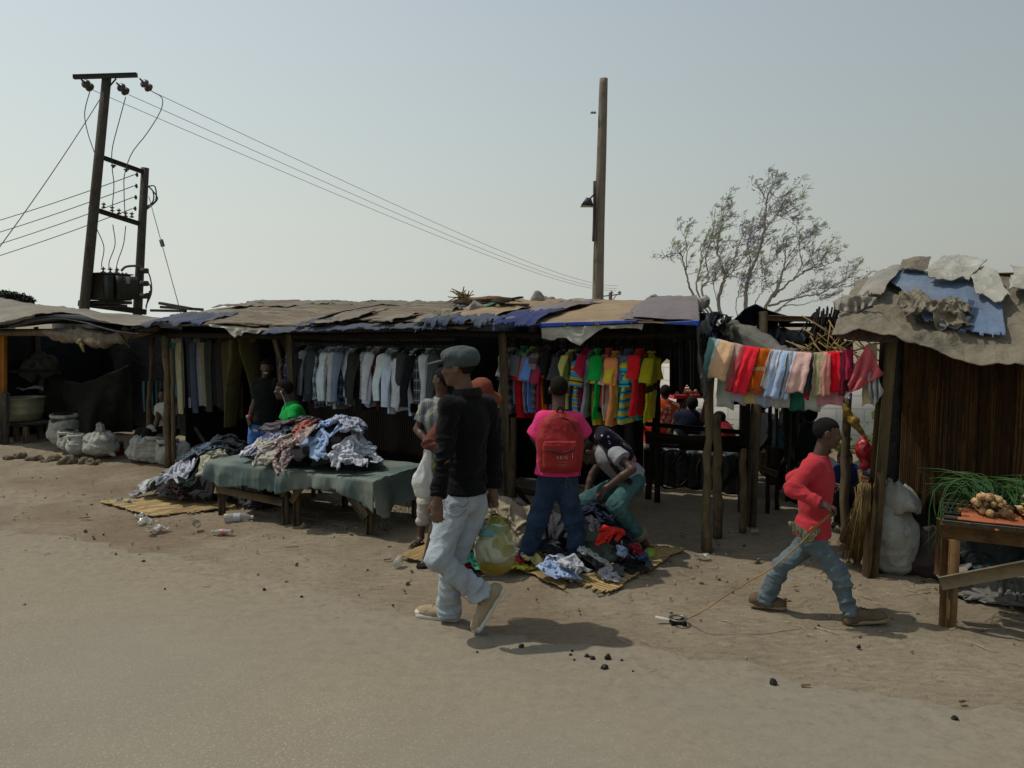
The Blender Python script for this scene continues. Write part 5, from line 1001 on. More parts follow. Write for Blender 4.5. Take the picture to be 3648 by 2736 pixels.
def garment(hf, c, size, rot, crush, m, label, name='shirt', cat='shirt', group=None, seed=0, keep=None, th=.007, steps=70, n=None, crush2=None, z0=.2, lift=.014):
    res = .0185; nn = n or (max(14, int(size[0] / res)), max(14, int(size[1] / res))); P = drape(hf, size, nn, c, rot, crush, z0, steps, seed, None, None, th, crush2)
    if keep == 'shirt':
        def kp(u, v): body = (np.abs(u - .5) < .27); sl = (v > .68) & (np.abs(v - .82) < .16 + .0 * u); nk = ((u - .5) ** 2 * 6 + (v - 1) ** 2 * 30) > .06; return (body | sl) & nk
    elif keep == 'pants':
        def kp(u, v): return ~((np.abs(u - .5) < .06 + .12 * (1 - v)) & (v < .62))
    else: kp = keep
    hf.put(P.reshape(-1, 3), lift); me = grid_mesh(P, hf, kp, .003, 1); o = link(name, me, m); return tag(o, label, cat, group)
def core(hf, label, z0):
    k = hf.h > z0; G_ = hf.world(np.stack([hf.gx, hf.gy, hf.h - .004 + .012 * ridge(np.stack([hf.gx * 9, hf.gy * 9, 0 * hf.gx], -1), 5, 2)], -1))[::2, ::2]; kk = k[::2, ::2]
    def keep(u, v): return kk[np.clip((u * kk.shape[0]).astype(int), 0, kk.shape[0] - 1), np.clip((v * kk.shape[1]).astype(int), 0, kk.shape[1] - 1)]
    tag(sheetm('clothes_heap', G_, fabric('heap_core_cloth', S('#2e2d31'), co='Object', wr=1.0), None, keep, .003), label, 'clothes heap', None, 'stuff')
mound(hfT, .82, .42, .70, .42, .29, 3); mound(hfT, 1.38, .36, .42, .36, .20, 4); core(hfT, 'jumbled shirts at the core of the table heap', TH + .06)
GP = [ # x, y, size, rot, crush, colour material, label
 ((.62, .62), (.75, .7), .3, .55, fabric('p_navyblk', S('#22242c')), 'dark navy shirt near the bottom of the table heap, back left'),
 ((1.45, .50), (.7, .65), .9, .6, fabric('p_white1', S('#b9bcc4')), 'white shirt under the right end of the table heap'),
 ((1.55, .30), (.7, .6), -.4, .55, fabric('p_white2', S('#b7bbc2')), 'creased white shirt with tails spread to the right on the table'),
 ((.33, .28), (.65, .7), .5, .55, fabric('p_white3', S('#b5b4bf')), 'white shirt hanging over the table front at the heap left end'),
 ((.62, .15), (.6, .55), -.3, .5, fabric('p_bluegrey', S('#9094a8')), 'blue grey crumpled shirt between white and beige shirts on the heap'),
 ((.72, .05), (.55, .5), .2, .55, fabric('p_stone', S('#a09c90')), 'stone beige crumpled shirt at the table front'),
 ((1.30, .12), (.6, .5), .6, .55, fabric('p_ltblue', S('#8ea3c4')), 'light blue shirt low on the heap, front right'),
 ((1.55, .10), (.6, .45), .1, .55, fabric('p_white4', S('#b9bcc4')), 'white shirt with a pointed tail, front right of the heap'),
 ((.85, .35), (.6, .6), .9, .5, fabric('p_lilac', S('#9596a6')), 'lilac grey shirt bunched in the middle of the heap'),
 ((1.28, .42), (.75, .65), -.5, .6, fabric('p_skyblue', S('#93a9cd')), 'pale blue shirt crowning the right side of the heap'),
 ((1.45, .30), (.6, .5), .8, .5, fabric('p_pale', S('#a4a8b3'), 'stripe', (S('#8c93a8'),), 2), 'finely striped pale shirt on the heap, right of the blue one'),
 ((1.0, .22), (.7, .4), -.45, .55, fabric('p_pink', S('#9a6258')), 'dusty pink shirt lying across the middle of the heap'),
 ((1.03, -.02), (.7, .62), .3, .48, fabric('p_tartan', S('#b3a69a'), 'plaid', (S('#2a2a48'), S('#8c2f35')), 1.6), 'cream shirt with navy and red tartan bundled at the table front'),
 ((.70, .42), (.95, .7), .15, .66, fabric('p_greybr', S('#5f575a'), None, (), 1, .8), 'large grey brown sweater draped over the top left of the heap')]
for i, (c, sz, rot, cr, m, lab) in enumerate(GP):
    garment(hfT, c, sz, rot, cr, m, lab, keep='shirt' if i not in (13,) else None, group='shirts heaped on the display table', seed=400 + i, crush2=cr * .95)
# ---------- clothes heap left of the table, on a reed mat
def reedmat(corners, m, label, seed=0, name='reed_mat', nx=50, ny=24, lift=.006):
    A_, B_, C_, D_ = [pz(x, y) for x, y in corners]; G_ = np.array([[lerp(lerp(A_, B_, i / (nx - 1)), lerp(D_, C_, i / (nx - 1)), j / (ny - 1)) for j in range(ny)] for i in range(nx)])
    G_[..., 2] = np.maximum(gz(G_[..., 0], G_[..., 1]), 0) + lift + .012 + .008 * fbm(G_ * 4, 2, seed); return tag(sheetm(name, G_, m, None, torn(seed, .02, .02, .02, .02, 40, .03), .008), label, 'mat')
RF = reed('floor_reed_mat', S('#7d6a48'), S('#c2a670'), 34, 'v', S('#8a7858'), .4); RFU = reed('floor_reed_mat_across', S('#776341'), S('#b99c66'), 44, 'u', S('#8a7858'), .4)
reedmat([(350, 1795), (640, 1755), (860, 1812), (545, 1850)], RF, 'reed mat beneath the heap of trousers left of the table', 5)
reedmat([(850, 1790), (1000, 1740), (1060, 1775), (900, 1830)], RF, 'reed mat scraps under the table', 6)
HL = pz(620, 1790); hfL = Heights(HL * [1, 1, 0], U, -1.2, 1.4, -.6, 1.2, .02); hfL.h[:] = .03
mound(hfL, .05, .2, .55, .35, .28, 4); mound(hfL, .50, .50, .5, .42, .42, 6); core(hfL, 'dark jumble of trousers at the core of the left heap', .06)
LP = [((.85, .30), (.6, .5), .2, .5, S('#4b4f4d'), 'dark grey green trousers bunched beneath the table left end', 'denim'), ((1.05, .35), (.5, .5), .9, .5, S('#2c3138'), 'black blue bundle under the table, beside the reed scraps', None),
 ((.45, .75), (.8, .6), .5, .55, S('#3f403a'), 'dark olive garment at the back of the ground heap', None), ((.25, .62), (.8, .5), -.2, .55, S('#6d6753'), 'khaki garment behind the ground heap, near the stall', None), ((.42, .50), (.8, .5), .2, .55, S('#3c3743'), 'dusky purple garment on the ground heap, below the khaki one', None),
 ((-.45, .0), (.55, .5), .4, .5, S('#8f9296'), 'pale grey garment at the ground heap left foot', None), ((-.30, .10), (.8, .5), .9, .5, S('#a3a5a3'), 'off white trousers trailing left off the ground heap', None), ((-.12, .28), (.6, .6), .2, .5, S('#7f8187'), 'mid grey shirt on the left side of the ground heap', None),
 ((.18, -.05), (.6, .45), .1, .5, S('#261a17'), 'dark brown garment at the front of the ground heap', None), ((.02, .05), (.75, .45), -.2, .55, S('#a5a9b3'), 'white grey trousers folded on the front of the ground heap', None), ((.30, .03), (.4, .3), .5, .5, S('#23302c'), 'dark green garment low at the front of the ground heap', None),
 ((.52, .12), (.35, .55), .1, .6, S('#9a9884'), 'cream trouser leg hanging down the right side of the ground heap', None), ((.20, .25), (.9, .45), .15, .62, S('#47535f'), 'slate blue jeans spread over the ground heap', 'denim'), ((.15, .42), (1.0, .45), .12, .68, S('#262c33'), 'dark denim jeans laid along the top of the ground heap', 'denim'), ((.60, .38), (.5, .7), -.3, .55, S('#2b2c30'), 'black trousers slumped against the table left leg', None)]
for i, (c, sz, rot, cr, col, lab, pt) in enumerate(LP):
    garment(hfL, c, sz, rot, cr, fabric('g_%d' % i, col, pt, (tuple(min(1, x * 1.7) for x in col[:3]) + (1,),), 1, .7), lab, 'garment', 'garment', 'trousers and shirts heaped left of the table', 500 + i, 'pants' if i % 3 else None)
# ---------- middle heap around the customers
for k, (cn, mm, lab) in enumerate([([(2190, 1950), (2455, 1958), (2170, 2125), (1870, 2035)], RF, 'reed mat under the bright garment heap, right side'), ([(1740, 1990), (1905, 1960), (2060, 2040), (2010, 2110)], RFU, 'reed mat under the garment heap, between yellow bag and customer'), ([(1420, 1995), (1520, 1950), (1640, 1990), (1560, 2035)], RF, 'reed mat scrap left of the walking man')]):
    reedmat(cn, mm, lab, 20 + k, nx=60, ny=40, lift=.004 + .006 * k)
HM = pz(1985, 1975); hfM = Heights(HM * [1, 1, 0], U, -1.6, 1.3, -.6, 1.6, .02); hfM.h[:] = .035
def ml(px, py): q = pz(px, py, .03 + .27 * min(1, max(0, (2010 - py) / 110))) - HM; return float(np.dot(q, hfM.ux)), float(np.dot(q, hfM.uy))
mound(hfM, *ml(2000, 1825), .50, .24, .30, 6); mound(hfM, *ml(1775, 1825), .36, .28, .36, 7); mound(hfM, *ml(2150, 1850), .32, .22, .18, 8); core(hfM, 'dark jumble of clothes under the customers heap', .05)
MP = [((1730, 1850), (.7, .6), .2, .5, S('#b0aa9b'), 'cream jacket bunched behind the yellow bag'), ((1830, 1850), (.8, .7), .5, .55, S('#9c927b'), 'khaki coat heaped left of the pink shirted customer'), ((1850, 1905), (.4, .4), .3, .5, S('#a3a13a'), 'yellow green top in the heap left of the customer'), ((1700, 1960), (.4, .35), .3, .5, S('#b01f2b'), 'red garment on the heap by the yellow bag left edge'), ((1860, 1960), (.35, .3), .6, .5, S('#8a1329'), 'deep red garment between bag and blue jeans'),
 ((1690, 2030), (.55, .4), .1, .5, S('#2f7d6a'), 'sea green garment on the ground behind the walking man'), ((1930, 2005), (.55, .5), .5, .5, S('#b3ad74'), 'pale yellow shirt between the customer feet, left'), ((1990, 2030), (.5, .4), .0, .5, S('#8b7f74'), 'taupe knit garment between the customer feet'), ((2010, 1870), (.9, .7), .1, .6, S('#3a3940'), 'black grey jacket draped behind the customer legs'), ((2000, 1930), (.7, .3), .0, .6, S('#232428'), 'black garment below the grey jacket behind the customer'),
 ((2130, 1850), (.8, .5), -.3, .6, S('#20293a'), 'navy jacket on top of the heap right of the customer'), ((2235, 1935), (.55, .28), -.5, .55, S('#1a191d'), 'black trousers trailing toward the green clogs'), ((2120, 1940), (.6, .6), .3, .5, S('#4b524c'), 'grey green shirt on the right of the heap'), ((2205, 1985), (.3, .28), .3, .5, S('#77829f'), 'blue plaid shirt right of the red cloth'), ((2262, 1995), (.42, .30), .1, .5, S('#2e4a66'), 'folded blue jeans at the heap right end'),
 ((2240, 2015), (.34, .20), .1, .5, S('#7a1226'), 'dark red garment under the blue jeans, heap right end'), ((2160, 1985), (.32, .36), .2, .5, S('#c02a20'), 'bright orange red cloth on the heap, right of the customer'), ((2135, 2045), (.6, .24), -.5, .6, S('#8f8f92'), 'light grey trousers spread toward the mat front'), ((1985, 2060), (.5, .45), .3, .5, S('#8fa3c2'), 'pale blue shirt lying in front of the customer, left'), ((2030, 2062), (.45, .35), .1, .5, S('#a5a7ad'), 'white grey cloth in front of the customer feet')]
for i, (c, sz, rot, cr, col, lab) in enumerate(MP):
    pt = 'plaid' if 'plaid' in lab else ('denim' if 'jeans' in lab else None)
    garment(hfM, ml(*c), sz, rot, cr, fabric('mp_%d' % i, col, pt, (tuple(min(1, x * 1.8) for x in col[:3]) + (1,),), 1.5, .7), lab, 'garment', 'garment', 'garments heaped round the customers', 600 + i, [None, 'shirt', 'pants'][i % 3], lift=.016)
# ---------- sacks, basin, stones
PW = fabric('woven_sack_white', S('#9c9d95'), 'denim', (S('#7d7868'),), .8, 1.0, 'Object', .15, .7, 0, 200)
def sack(px, py, w, h, label, name='sack', seed=0, open_=False, tied=False, m=None, lean=0.0, d=None, cat='sack', z0=0.0, flat=.75, fill=None):
    b = row(px, py, d) * [1, 1, 0] if d is not None else pz(px, py); b = b + N * w * .35; s = SDF(); ax = np.array([U, N, ZZ]); z0 = z0
    s.ell(b + ZZ * (h * .30 + z0), (w * .52, w * .52 * flat, h * .34), ax, .05); s.ell(b + ZZ * (h * .62 + z0) + U * lean * .6, (w * .46, w * .46 * flat, h * .34), ax, .06)
    for sg in (-1, 1): s.cap(b + U * sg * w * (.52 if not tied else .60) + ZZ * (.015 + z0), b + U * sg * w * .12 + ZZ * (h * .32 + z0), .014, .10, .05)
    if tied: s.cap(b + U * lean + ZZ * (h * .82 + z0), b + U * lean * 1.2 + ZZ * (h * .98 + z0), .09, .03, .05); s.ell(b + U * (lean * 1.3 + .01) + ZZ * (h * 1.10 + z0), (.085, .03, .07), ax, .02)
    if open_: s.cap(b + U * lean + ZZ * (h * .95 + z0), b + U * lean + ZZ * (h * 1.2 + z0), w * .36, w * .36, .02, 's', flat=False); s.plane(b + ZZ * (h * .93 + z0), ZZ)
    def dp(v, n):
        a = np.arctan2((v - b) @ N, (v - b) @ U); r = .010 * fbm(v * 8, 3, seed) + .016 * (ridge(v * [6, 6, 13], seed + 1, 2) - .3)
        if tied: k = np.clip(((v[:, 2] - z0) / h - .55) / .35, 0, 1); r = r + .012 * k * np.sin(a * 13 + seed)
        return r
    me = s.mesh(.012, dp, 1); o = link(name, me, m or PW); tag(o, label, cat)
    if open_:
        mb = MB(); mb.lathe([(w * .40, -.03), (w * .43, -.005), (w * .40, .02), (w * .36, .005), (w * .34, -.03)], b + U * lean * .9 + ZZ * (h * .93 + z0), 30, np.array([U, N * flat * 1.1, ZZ]), .10, seed); mb.build('rolled_rim', m or PW, o, True)
        if fill is not None:
            mb = MB(); rg = np.random.default_rng(seed)
            for i in range(170):
                r_ = w * .33 * math.sqrt(rg.uniform()); a = rg.uniform(0, 6.28); c = b + U * (r_ * math.cos(a) + lean) + N * r_ * flat * math.sin(a) + ZZ * (h * .93 + z0 + .04 * (1 - (r_ / (w * .33)) ** 2)); ax_ = np.linalg.qr(rg.normal(0, 1, (3, 3)))[0]; mb.box(c, rg.uniform(.01, .03, 3), ax_)
            mb.build('contents', fill, o)
    return o
COAL = mat('charcoal', S('#151413'), .8, .4, 20, .6, 90, .004, .3); GRN = mat('dry_leaves', S('#3c3a2e'), .9, .4, 20)
sack(185, 1608, .52, .45, 'tallest white sack, open and heaped with charcoal, by the metal basin', seed=1, open_=True, fill=COAL, z0=.10, lean=.02)
sack(215, 1622, .36, .26, 'small white sack with a folded rim, between two open sacks', seed=2, open_=True, fill=GRN, z0=.08, lean=0)
sack(245, 1632, .33, .27, 'small white sack on stones, right of the folded rim one', seed=3, open_=True, fill=None, z0=.06)
sack(312, 1640, .55, .33, 'fat white sack tied with a twisted knot, resting on stones', seed=4, tied=True, z0=.06)
sack(475, 1650, .62, .40, 'slumped white sack tied at the top, left of the stall post', seed=5, tied=True, lean=.08)
sack(525, 1652, .34, .38, 'narrow white sack with a flared neck, between slumped sack and post', seed=6, open_=True, m=PW)
sack(570, 1662, .36, .36, 'white sack with faded print, touching the left stall post', seed=7, open_=True, m=PW)
sack(628, 1660, .30, .33, 'white sack with a blue stripe, right of the left stall post', seed=8, m=fabric('blue_stripe_sack', S('#a3a6a4'), 'stripe', (S('#3a69a8'),), .12, .5, 'Object'))
STN = mat('grey_stone', S('#5f594d'), .9, .25, 7, .8, 30, .02, .2, S('#736752'), 4)
def rock(c, r, seed, m=STN, name='stone', label='', cat='stone', group=None, fl=.7):
    s = SDF(); s.ell(np.array(c) + ZZ * r * fl * .5, (r, r * .8, r * fl)); rg = np.random.default_rng(seed)
    me = s.mesh(r / 7, lambda v, n: r * .28 * fbm((v - c) / r * 1.1 + seed * 5, 3, seed) + r * .12 * ridge((v - c) / r * 1.6, seed), 0); return tag(link(name, me, m), label, cat, group)
for i, (x, y, r) in enumerate([(70, 1632, .13), (110, 1640, .10), (135, 1636, .09), (190, 1640, .12), (225, 1655, .10), (250, 1650, .13), (300, 1652, .11), (325, 1658, .12), (350, 1648, .07), (160, 1650, .07), (205, 1638, .09), (30, 1640, .09)][:0] + [(x_, y_, r_ * .72) for x_, y_, r_ in [(70, 1632, .13), (110, 1640, .10), (135, 1636, .09), (190, 1640, .12), (225, 1650, .10), (250, 1648, .13), (300, 1650, .11), (325, 1652, .12), (350, 1646, .07), (160, 1646, .07), (205, 1636, .09), (30, 1636, .09)]]):
    rock(pz(x, y) - ZZ * .02, r, i + 3, label='rough stone in the rubble line under the left stall sacks', group='rubble stones under the left stall sacks')
rock(pz(1083, 1878), .035, 44, mat('dirt_clod', S('#7a6750'), .95, .2, 20, .9, 60, .01), 'clod', 'dirt clod beside the middle table leg', 'clod')
bs = row(88, 1497, .35); mb = MB(); mb.lathe([(0, 0), (.22, 0), (.245, .02), (.27, .12), (.275, .13), (.272, .14), (.285, .24), (.29, .25), (.287, .26), (.30, .36), (.315, .372), (.31, .38), (.295, .37), (.27, .2), (.22, .02), (0, .02)], bs, 40)
tag(mb.build('metal_basin', mat('old_enamel', S('#87856c'), .45, .2, 5, .2, 30, .004, .4, S('#4d4a3b'), 3, .62, metal=.2), None, True), 'large ribbed metal basin standing on the bench of the left stall', 'basin')
bench = empty('bench', bs - ZZ * .5, 'rough plank bench carrying the metal basin', 'bench')
mb = MB(); mb.beam(bs - U * .8 - ZZ * .03, bs + U * .42 - ZZ * .03, .5, .045); mb.build('plank', WD2, bench)
for x in (-.6, .1, .38):
    for y in (-.18, .18): mb = MB(); c = bs + U * x + N * y; mb.beam(c * [1, 1, 0], c - ZZ * .05, .07, .07); mb.build('leg', WD, bench)
sack(110, 1620, .42, .2, 'grey bundle behind the metal basin', 'bundle', 12, z0=.62, m=TG, cat='bundle', d=1.1); 
GG = np.array([[row(-60 + 215 * i / 20, 1385 - 12 * j / 6 + 4 * math.sin(i), .5 + .4 * j / 6) for j in range(7)] for i in range(21)]); GG[..., 2] += .02 * fbm(GG * 8, 2, 2); tag(sheetm('sheet', GG, TW, None, None, .006), 'crumpled white plastic sheet on the shelf behind the metal basin', 'sheet')
mb = MB(); mb.lathe([(0, 0), (.10, 0), (.11, .15), (.115, .16), (.11, .17), (.09, .20), (0, .205)], row(412, 1605, .25) * [1, 1, 0], 24); tin = mb.build('tin', mat('grey_tin', S('#4b4d48'), .5, .2, metal=.4), None, True); tag(tin, 'round lidded tin with a red lower band, between the sack groups', 'tin')
mb = MB(); mb.lathe([(.114, .01), (.116, .09)], row(412, 1605, .25) * [1, 1, 0], 24); mb.build('red_band', mat('red_paint', S('#7d1a1c'), .5), tin, True)
mb = MB(); mb.lathe([(0, 0), (.08, 0), (.10, .12), (.105, .13), (.095, .12), (0, .1)], row(376, 1612, .2) * [1, 1, 0], 20); tag(mb.build('plastic_bucket', mat('dark_bucket', S('#2f4145'), .5), None, True), 'small dark bucket beside the knotted sack', 'bucket')
# right side sack, straw broom bundle, blanket
s = SDF(); sb = pz(3180, 2050) + N * .1
s.ell(sb + ZZ * .09 + U * .01, (.12, .11, .11), None, .08).ell(sb + ZZ * .25 - U * .02, (.185, .14, .20), None, .12).ell(sb + ZZ * .40 - U * .05, (.15, .12, .16), None, .1).cap(sb + ZZ * .48 - U * .06, sb + ZZ * .60 - U * .02, .11, .07, .06)
me = s.mesh(.012, lambda v, n: .010 * fbm(v * 8, 3, 5) + .010 * ridge(v * [4, 4, 9], 6, 2), 1); sk = tag(link('sack', me, PW), 'tall white sack leaning inside the right hut post', 'sack')
GG = np.array([[sb + ZZ * (.70 - .22 * j / 14 + .02 * math.sin(i * 1.1)) + np.array([math.cos(i / 24 * 6.28), math.sin(i / 24 * 6.28), 0]) * (.05 + .085 * math.sin(j / 14 * 2.2) + .02 * math.sin(i * 1.9 + j * .2)) + U * (-.02 + .05 * j / 14) for j in range(15)] for i in range(25)]); GG += .02 * fbm(GG * 7, 2, 3)[..., None]
sheetm('open_neck', GG, PW, sk, torn(301, .1, .12, 0, 0, 6, .2), .004)
mb = MB(); rg = np.random.default_rng(6); tp_ = row(3080, 1730, -.08); bt = pz(3070, 2020)
for i in range(420):
    a = tp_ + rg.normal(0, .018, 3) * [1, 1, .5]; e = bt + U * rg.normal(0, .075) + N * rg.normal(0, .05); e[2] = rg.uniform(.02, .2); mid = lerp(a, e, .5) + rg.normal(0, .012, 3); mb.tube([a, mid, e], .0028, 4)
tag(mb.build('thatch_bundle', RS), 'bundle of long dry thatching grass tied to the right hut post', 'grass bundle')
s = SDF(); kb = pz(3300, 2060) + N * .15; s.ell(kb + ZZ * .12, (.22, .16, .14), np.array([U, N, ZZ]), .08).ell(kb + ZZ * .24 + U * .02, (.11, .1, .13), None, .08).cap(kb - U * .1 + ZZ * .04 - N * .12, kb + U * .22 + ZZ * .05 - N * .1, .05, .05, .05)
tag(link('blanket', s.mesh(.014, lambda v, n: .03 * ridge(v * 5, 8, 2) - .01, 2), fabric('brown_wool', S('#3e3432'), co='Object')), 'dark brown wool blanket slumped between white sack and onion table', 'blanket')
# onion table
OA = pz(3375, 2235); oz = .66; ox = nrm(U * 1.0 + N * .05); oy = np.array([-ox[1], ox[0], 0]); 
def op(x, y, z): return OA * [1, 1, 0] + ox * x + oy * y + ZZ * z
ot = empty('onion_table', op(.5, .3, 0), 'sawn timber table with a diagonal brace at the right edge of the scene', 'table')
for k, (x, y) in enumerate([(0, 0), (1.3, 0), (0, .62), (1.3, .62)]): mb = MB(); mb.beam(op(x, y, -.01), op(x, y, oz - .09), .088, .07, bev=.005); mb.build('leg', WDF if not k else WD, ot)
mb = MB(); mb.beam(op(-.06, .0, oz - .045), op(1.4, .0, oz - .045), .07, .09); mb.build('front_rail', wood('dark_rail_wood', S('#4a3723'), S('#72573a'), (.7, 6, 6)), ot)
mb = MB(); mb.beam(op(-.05, -.06, oz * .44), op(.95, -.06, oz * 1.02), .02, .085); mb.build('diagonal_brace', wood('pale_board', S('#7b725c'), S('#9a917a'), (.7, 6, 6)), ot)
mb = MB(); mb.beam(op(-.06, .10, oz * .45), op(-.06, .10, oz), .07, .02); mb.build('side_board', WDF, ot)
mb = MB()
for j in range(5): mb.beam(op(-.05, .02 + j * .14, oz + .014), op(1.4, .02 + j * .14, oz + .014), .11, .025)
mb.build('tabletop', WD2, ot)
GG = np.array([[op(.03 + 1.3 * i / 60, -.05 + .5 * j / 16, oz + .036 - (.04 * (1 - j / 3) if j < 3 else 0)) for j in range(17)] for i in range(61)]); GG[..., 2] += .006 * fbm(GG * 9, 2, 3)
tag(sheetm('sacking', GG, mat('orange_sacking', S('#9c5a3a'), .95, .25, 14, .8, 260, .004), None, torn(311, .08, 0, .02, 0, 40, .06), .004), 'frayed orange sacking spread on the onion table', 'sacking')
ONI = mat('onion_skin', S('#b89b6c'), .5, .3, 30, .3, 90, .002, .35, S('#8a5a3a'), 14, .55); ROOT = mat('onion_roots', S('#7d6540'), .95, .4, 40); LEAF = mat('onion_leaf', S('#1f4218'), .5, .4, 12, .2, 60, .002, .3, S('#3d5c26'), 3, .62)
rg = np.random.default_rng(12)
for b_ in range(4):
    bc = op(.20 + .24 * b_, .12 + .03 * (b_ % 2), oz + .045); on = empty('onion_bunch', bc, ['spring onion bunch nearest the table corner, hairy roots forward', 'spring onion bunch second from the table corner, stacked high', 'spring onion bunch third from the corner with one large white bulb', 'spring onion bunch cut by the right edge of the photo'][b_], 'onions', 'spring onion bunches on the table')
    mb = MB(); mr = MB(); ml_ = MB()
    for i in range(22):
        lay = i // 8; c = bc + ox * rg.uniform(-.11, .11) * (1 - lay * .25) + oy * rg.uniform(-.02, .10) + ZZ * (.03 + lay * .045 + rg.uniform(-.01, .01)); r_ = rg.uniform(.017, .026) * (1.6 if (b_ == 2 and i == 21) else 1); d_ = nrm(np.array([rg.normal(0, .3), -1, rg.normal(0, .3)])); A1 = nrm(np.cross(d_, [0, 0, 1])); A2 = np.cross(d_, A1)
        mb.lathe([(0, -r_), (r_ * .6, -r_ * .85), (r_, -.1 * r_), (r_ * .8, r_ * .6), (r_ * .35, r_ * 1.3), (r_ * .2, r_ * 2.2)], c, 10, np.array([A1, A2, -d_]))
        for k in range(9): e = c + d_ * (r_ + rg.uniform(.015, .05)) + rg.normal(0, .014, 3); mr.tube([c + d_ * r_ * .8, e], .0015, 3)
        for k in range(5):
            a = c - d_ * r_ * 2; dirv = nrm(oy * 1.0 + ox * rg.normal(-.12 if b_ < 2 else .1, .35) + ZZ * rg.uniform(.1, .5)); L = rg.uniform(.18, .36); ml_.tube(poly([a, a + dirv * L * .5 + ZZ * .02, a + dirv * L * .85 - ZZ * .02 + ox * rg.normal(-.06, .06), a + dirv * L - ZZ * rg.uniform(.05, .2) + ox * rg.normal(-.1, .05)], 7), [.0042, .004, .0036, .003, .0026, .002, .001], 4)
        if b_ == 0 and i % 2:
            a = c; ml_.tube(poly([a, a - ox * .12 + ZZ * .09 + oy * .1, a - ox * .24 + ZZ * .0 + oy * .06, op(-.10 + rg.normal(0, .025), rg.uniform(-.02, .2), oz - rg.uniform(.1, .32))], 9), [.004] * 6 + [.003, .002, .001], 4)
    mb.build('bulbs', ONI, on, True); mr.build('roots', ROOT, on); ml_.build('leaves', LEAF, on, True)
hfR = Heights(pz(3540, 2150) * [1, 1, 0], U, -.6, 1.2, -.5, .8, .02); hfR.h[:] = .03; mound(hfR, .1, .25, .45, .3, .16, 3)
for i, (c, sz, rot, cr, col, lab, pt) in enumerate([((.1, .25), (.8, .6), .1, .55, S('#141821'), 'navy garment with teal and red stripes under the onion table', 'hstripe'), ((.0, .0), (.9, .4), .05, .5, S('#6b6a66'), 'grey wool sweater on the ground under the onion table', None), ((-.25, .25), (.3, .5), .2, .5, S('#77766f'), 'grey sleeve beside the onion table leg', None), ((.5, .1), (.7, .6), .2, .5, S('#6f6e68'), 'grey blanket at the right edge, beneath the onion table', None)]):
    garment(hfR, c, sz, rot, cr, fabric('r_%d' % i, col, pt, (S('#274a50'), S('#6b1420')), .8, .7), lab, 'garment', 'garment', 'garments under the onion table', 700 + i)
# ================================================================ people
def axes(up, f):
    up = nrm(up); f = nrm(f - up * np.dot(f, up)); return np.cross(f, up), f, up      # side (person's right), forward, up
def add_head(s, c, f, up, k=1.0, ears=True, k2=.012):
    sd_, f, up = axes(np.array(up, float), np.array(f, float)); A = np.array([sd_, f, up])
    def p(x, y, z): return c + (sd_ * x + f * y + up * z) * k
    s.ell(p(0, -.012, .022), (.073 * k, .094 * k, .086 * k), A, .02); s.ell(p(0, .028, -.05), (.052 * k, .058 * k, .060 * k), A, .03)
    s.cap(p(-.03, .07, .012), p(.03, .07, .012), .016 * k, None, .018); s.cap(p(0, .082, .0), p(0, .099, -.028), .008 * k, .013 * k, .012); s.cap(p(-.011, .090, -.032), p(.011, .090, -.032), .009 * k, None, .008)
    s.cap(p(-.018, .083, -.056), p(.018, .083, -.056), .0095 * k, None, .008); s.cap(p(-.015, .080, -.069), p(.015, .080, -.069), .0095 * k, None, .006); s.ell(p(0, .062, -.096), (.026 * k, .024 * k, .018 * k), A, .02)
    for g in (-1, 1):
        s.ell(p(g * .030, .088, .0), (.014 * k, .012 * k, .009 * k), A, .008, 's'); s.ell(p(g * .032, .074, -.028), (.022 * k, .02 * k, .018 * k), A, .02)
        if ears: s.ell(p(g * .077, -.006, -.008), (.010 * k, .022 * k, .032 * k), A, .008); s.ell(p(g * .086, .0, -.006), (.006 * k, .011 * k, .018 * k), A, .004, 's')
    return p, A
def head_extras(root, body, c, f, up, k=1.0, hair=True, eyes=True, vox=.006, hairlen=.007, hm=None):
    sd_, f, up = axes(np.array(up, float), np.array(f, float)); A = np.array([sd_, f, up])
    def p(x, y, z): return c + (sd_ * x + f * y + up * z) * k
    if hair:
        s = SDF(); s.ell(p(0, -.014, .024), ((.073 + hairlen) * k, (.093 + hairlen) * k, (.087 + hairlen) * k), A, .01); s.box(p(0, .085, -.055), (.12 * k, .06 * k, .095 * k), A, .004, .012, 's'); s.box(p(0, .055, -.105), (.14 * k, .085 * k, .085 * k), A, .004, .01, 's'); s.box(p(0, 0, -.16), (.14 * k, .20 * k, .095 * k), A, .004, .01, 's')
        me = s.mesh(vox * .8, lambda v, n: .0016 * vnoise(v * 170, 3), 0); link('hair', me, hm or HAIR, body)
    if eyes:
        for g in (-1, 1):
            mb = MB(); mb.lathe([(0, -.011 * k), (.008 * k, -.008 * k), (.011 * k, 0), (.008 * k, .008 * k), (.0, .011 * k)], p(g * .030, .071, .0), 10); e = mb.build('eye', EYEW, body, True)
            mb = MB(); mb.lathe([(0, -.006 * k), (.0045 * k, -.003 * k), (.0045 * k, .003 * k), (0, .006 * k)], p(g * .030, .0785, .0), 8); mb.build('pupil', EYEB, e, True)
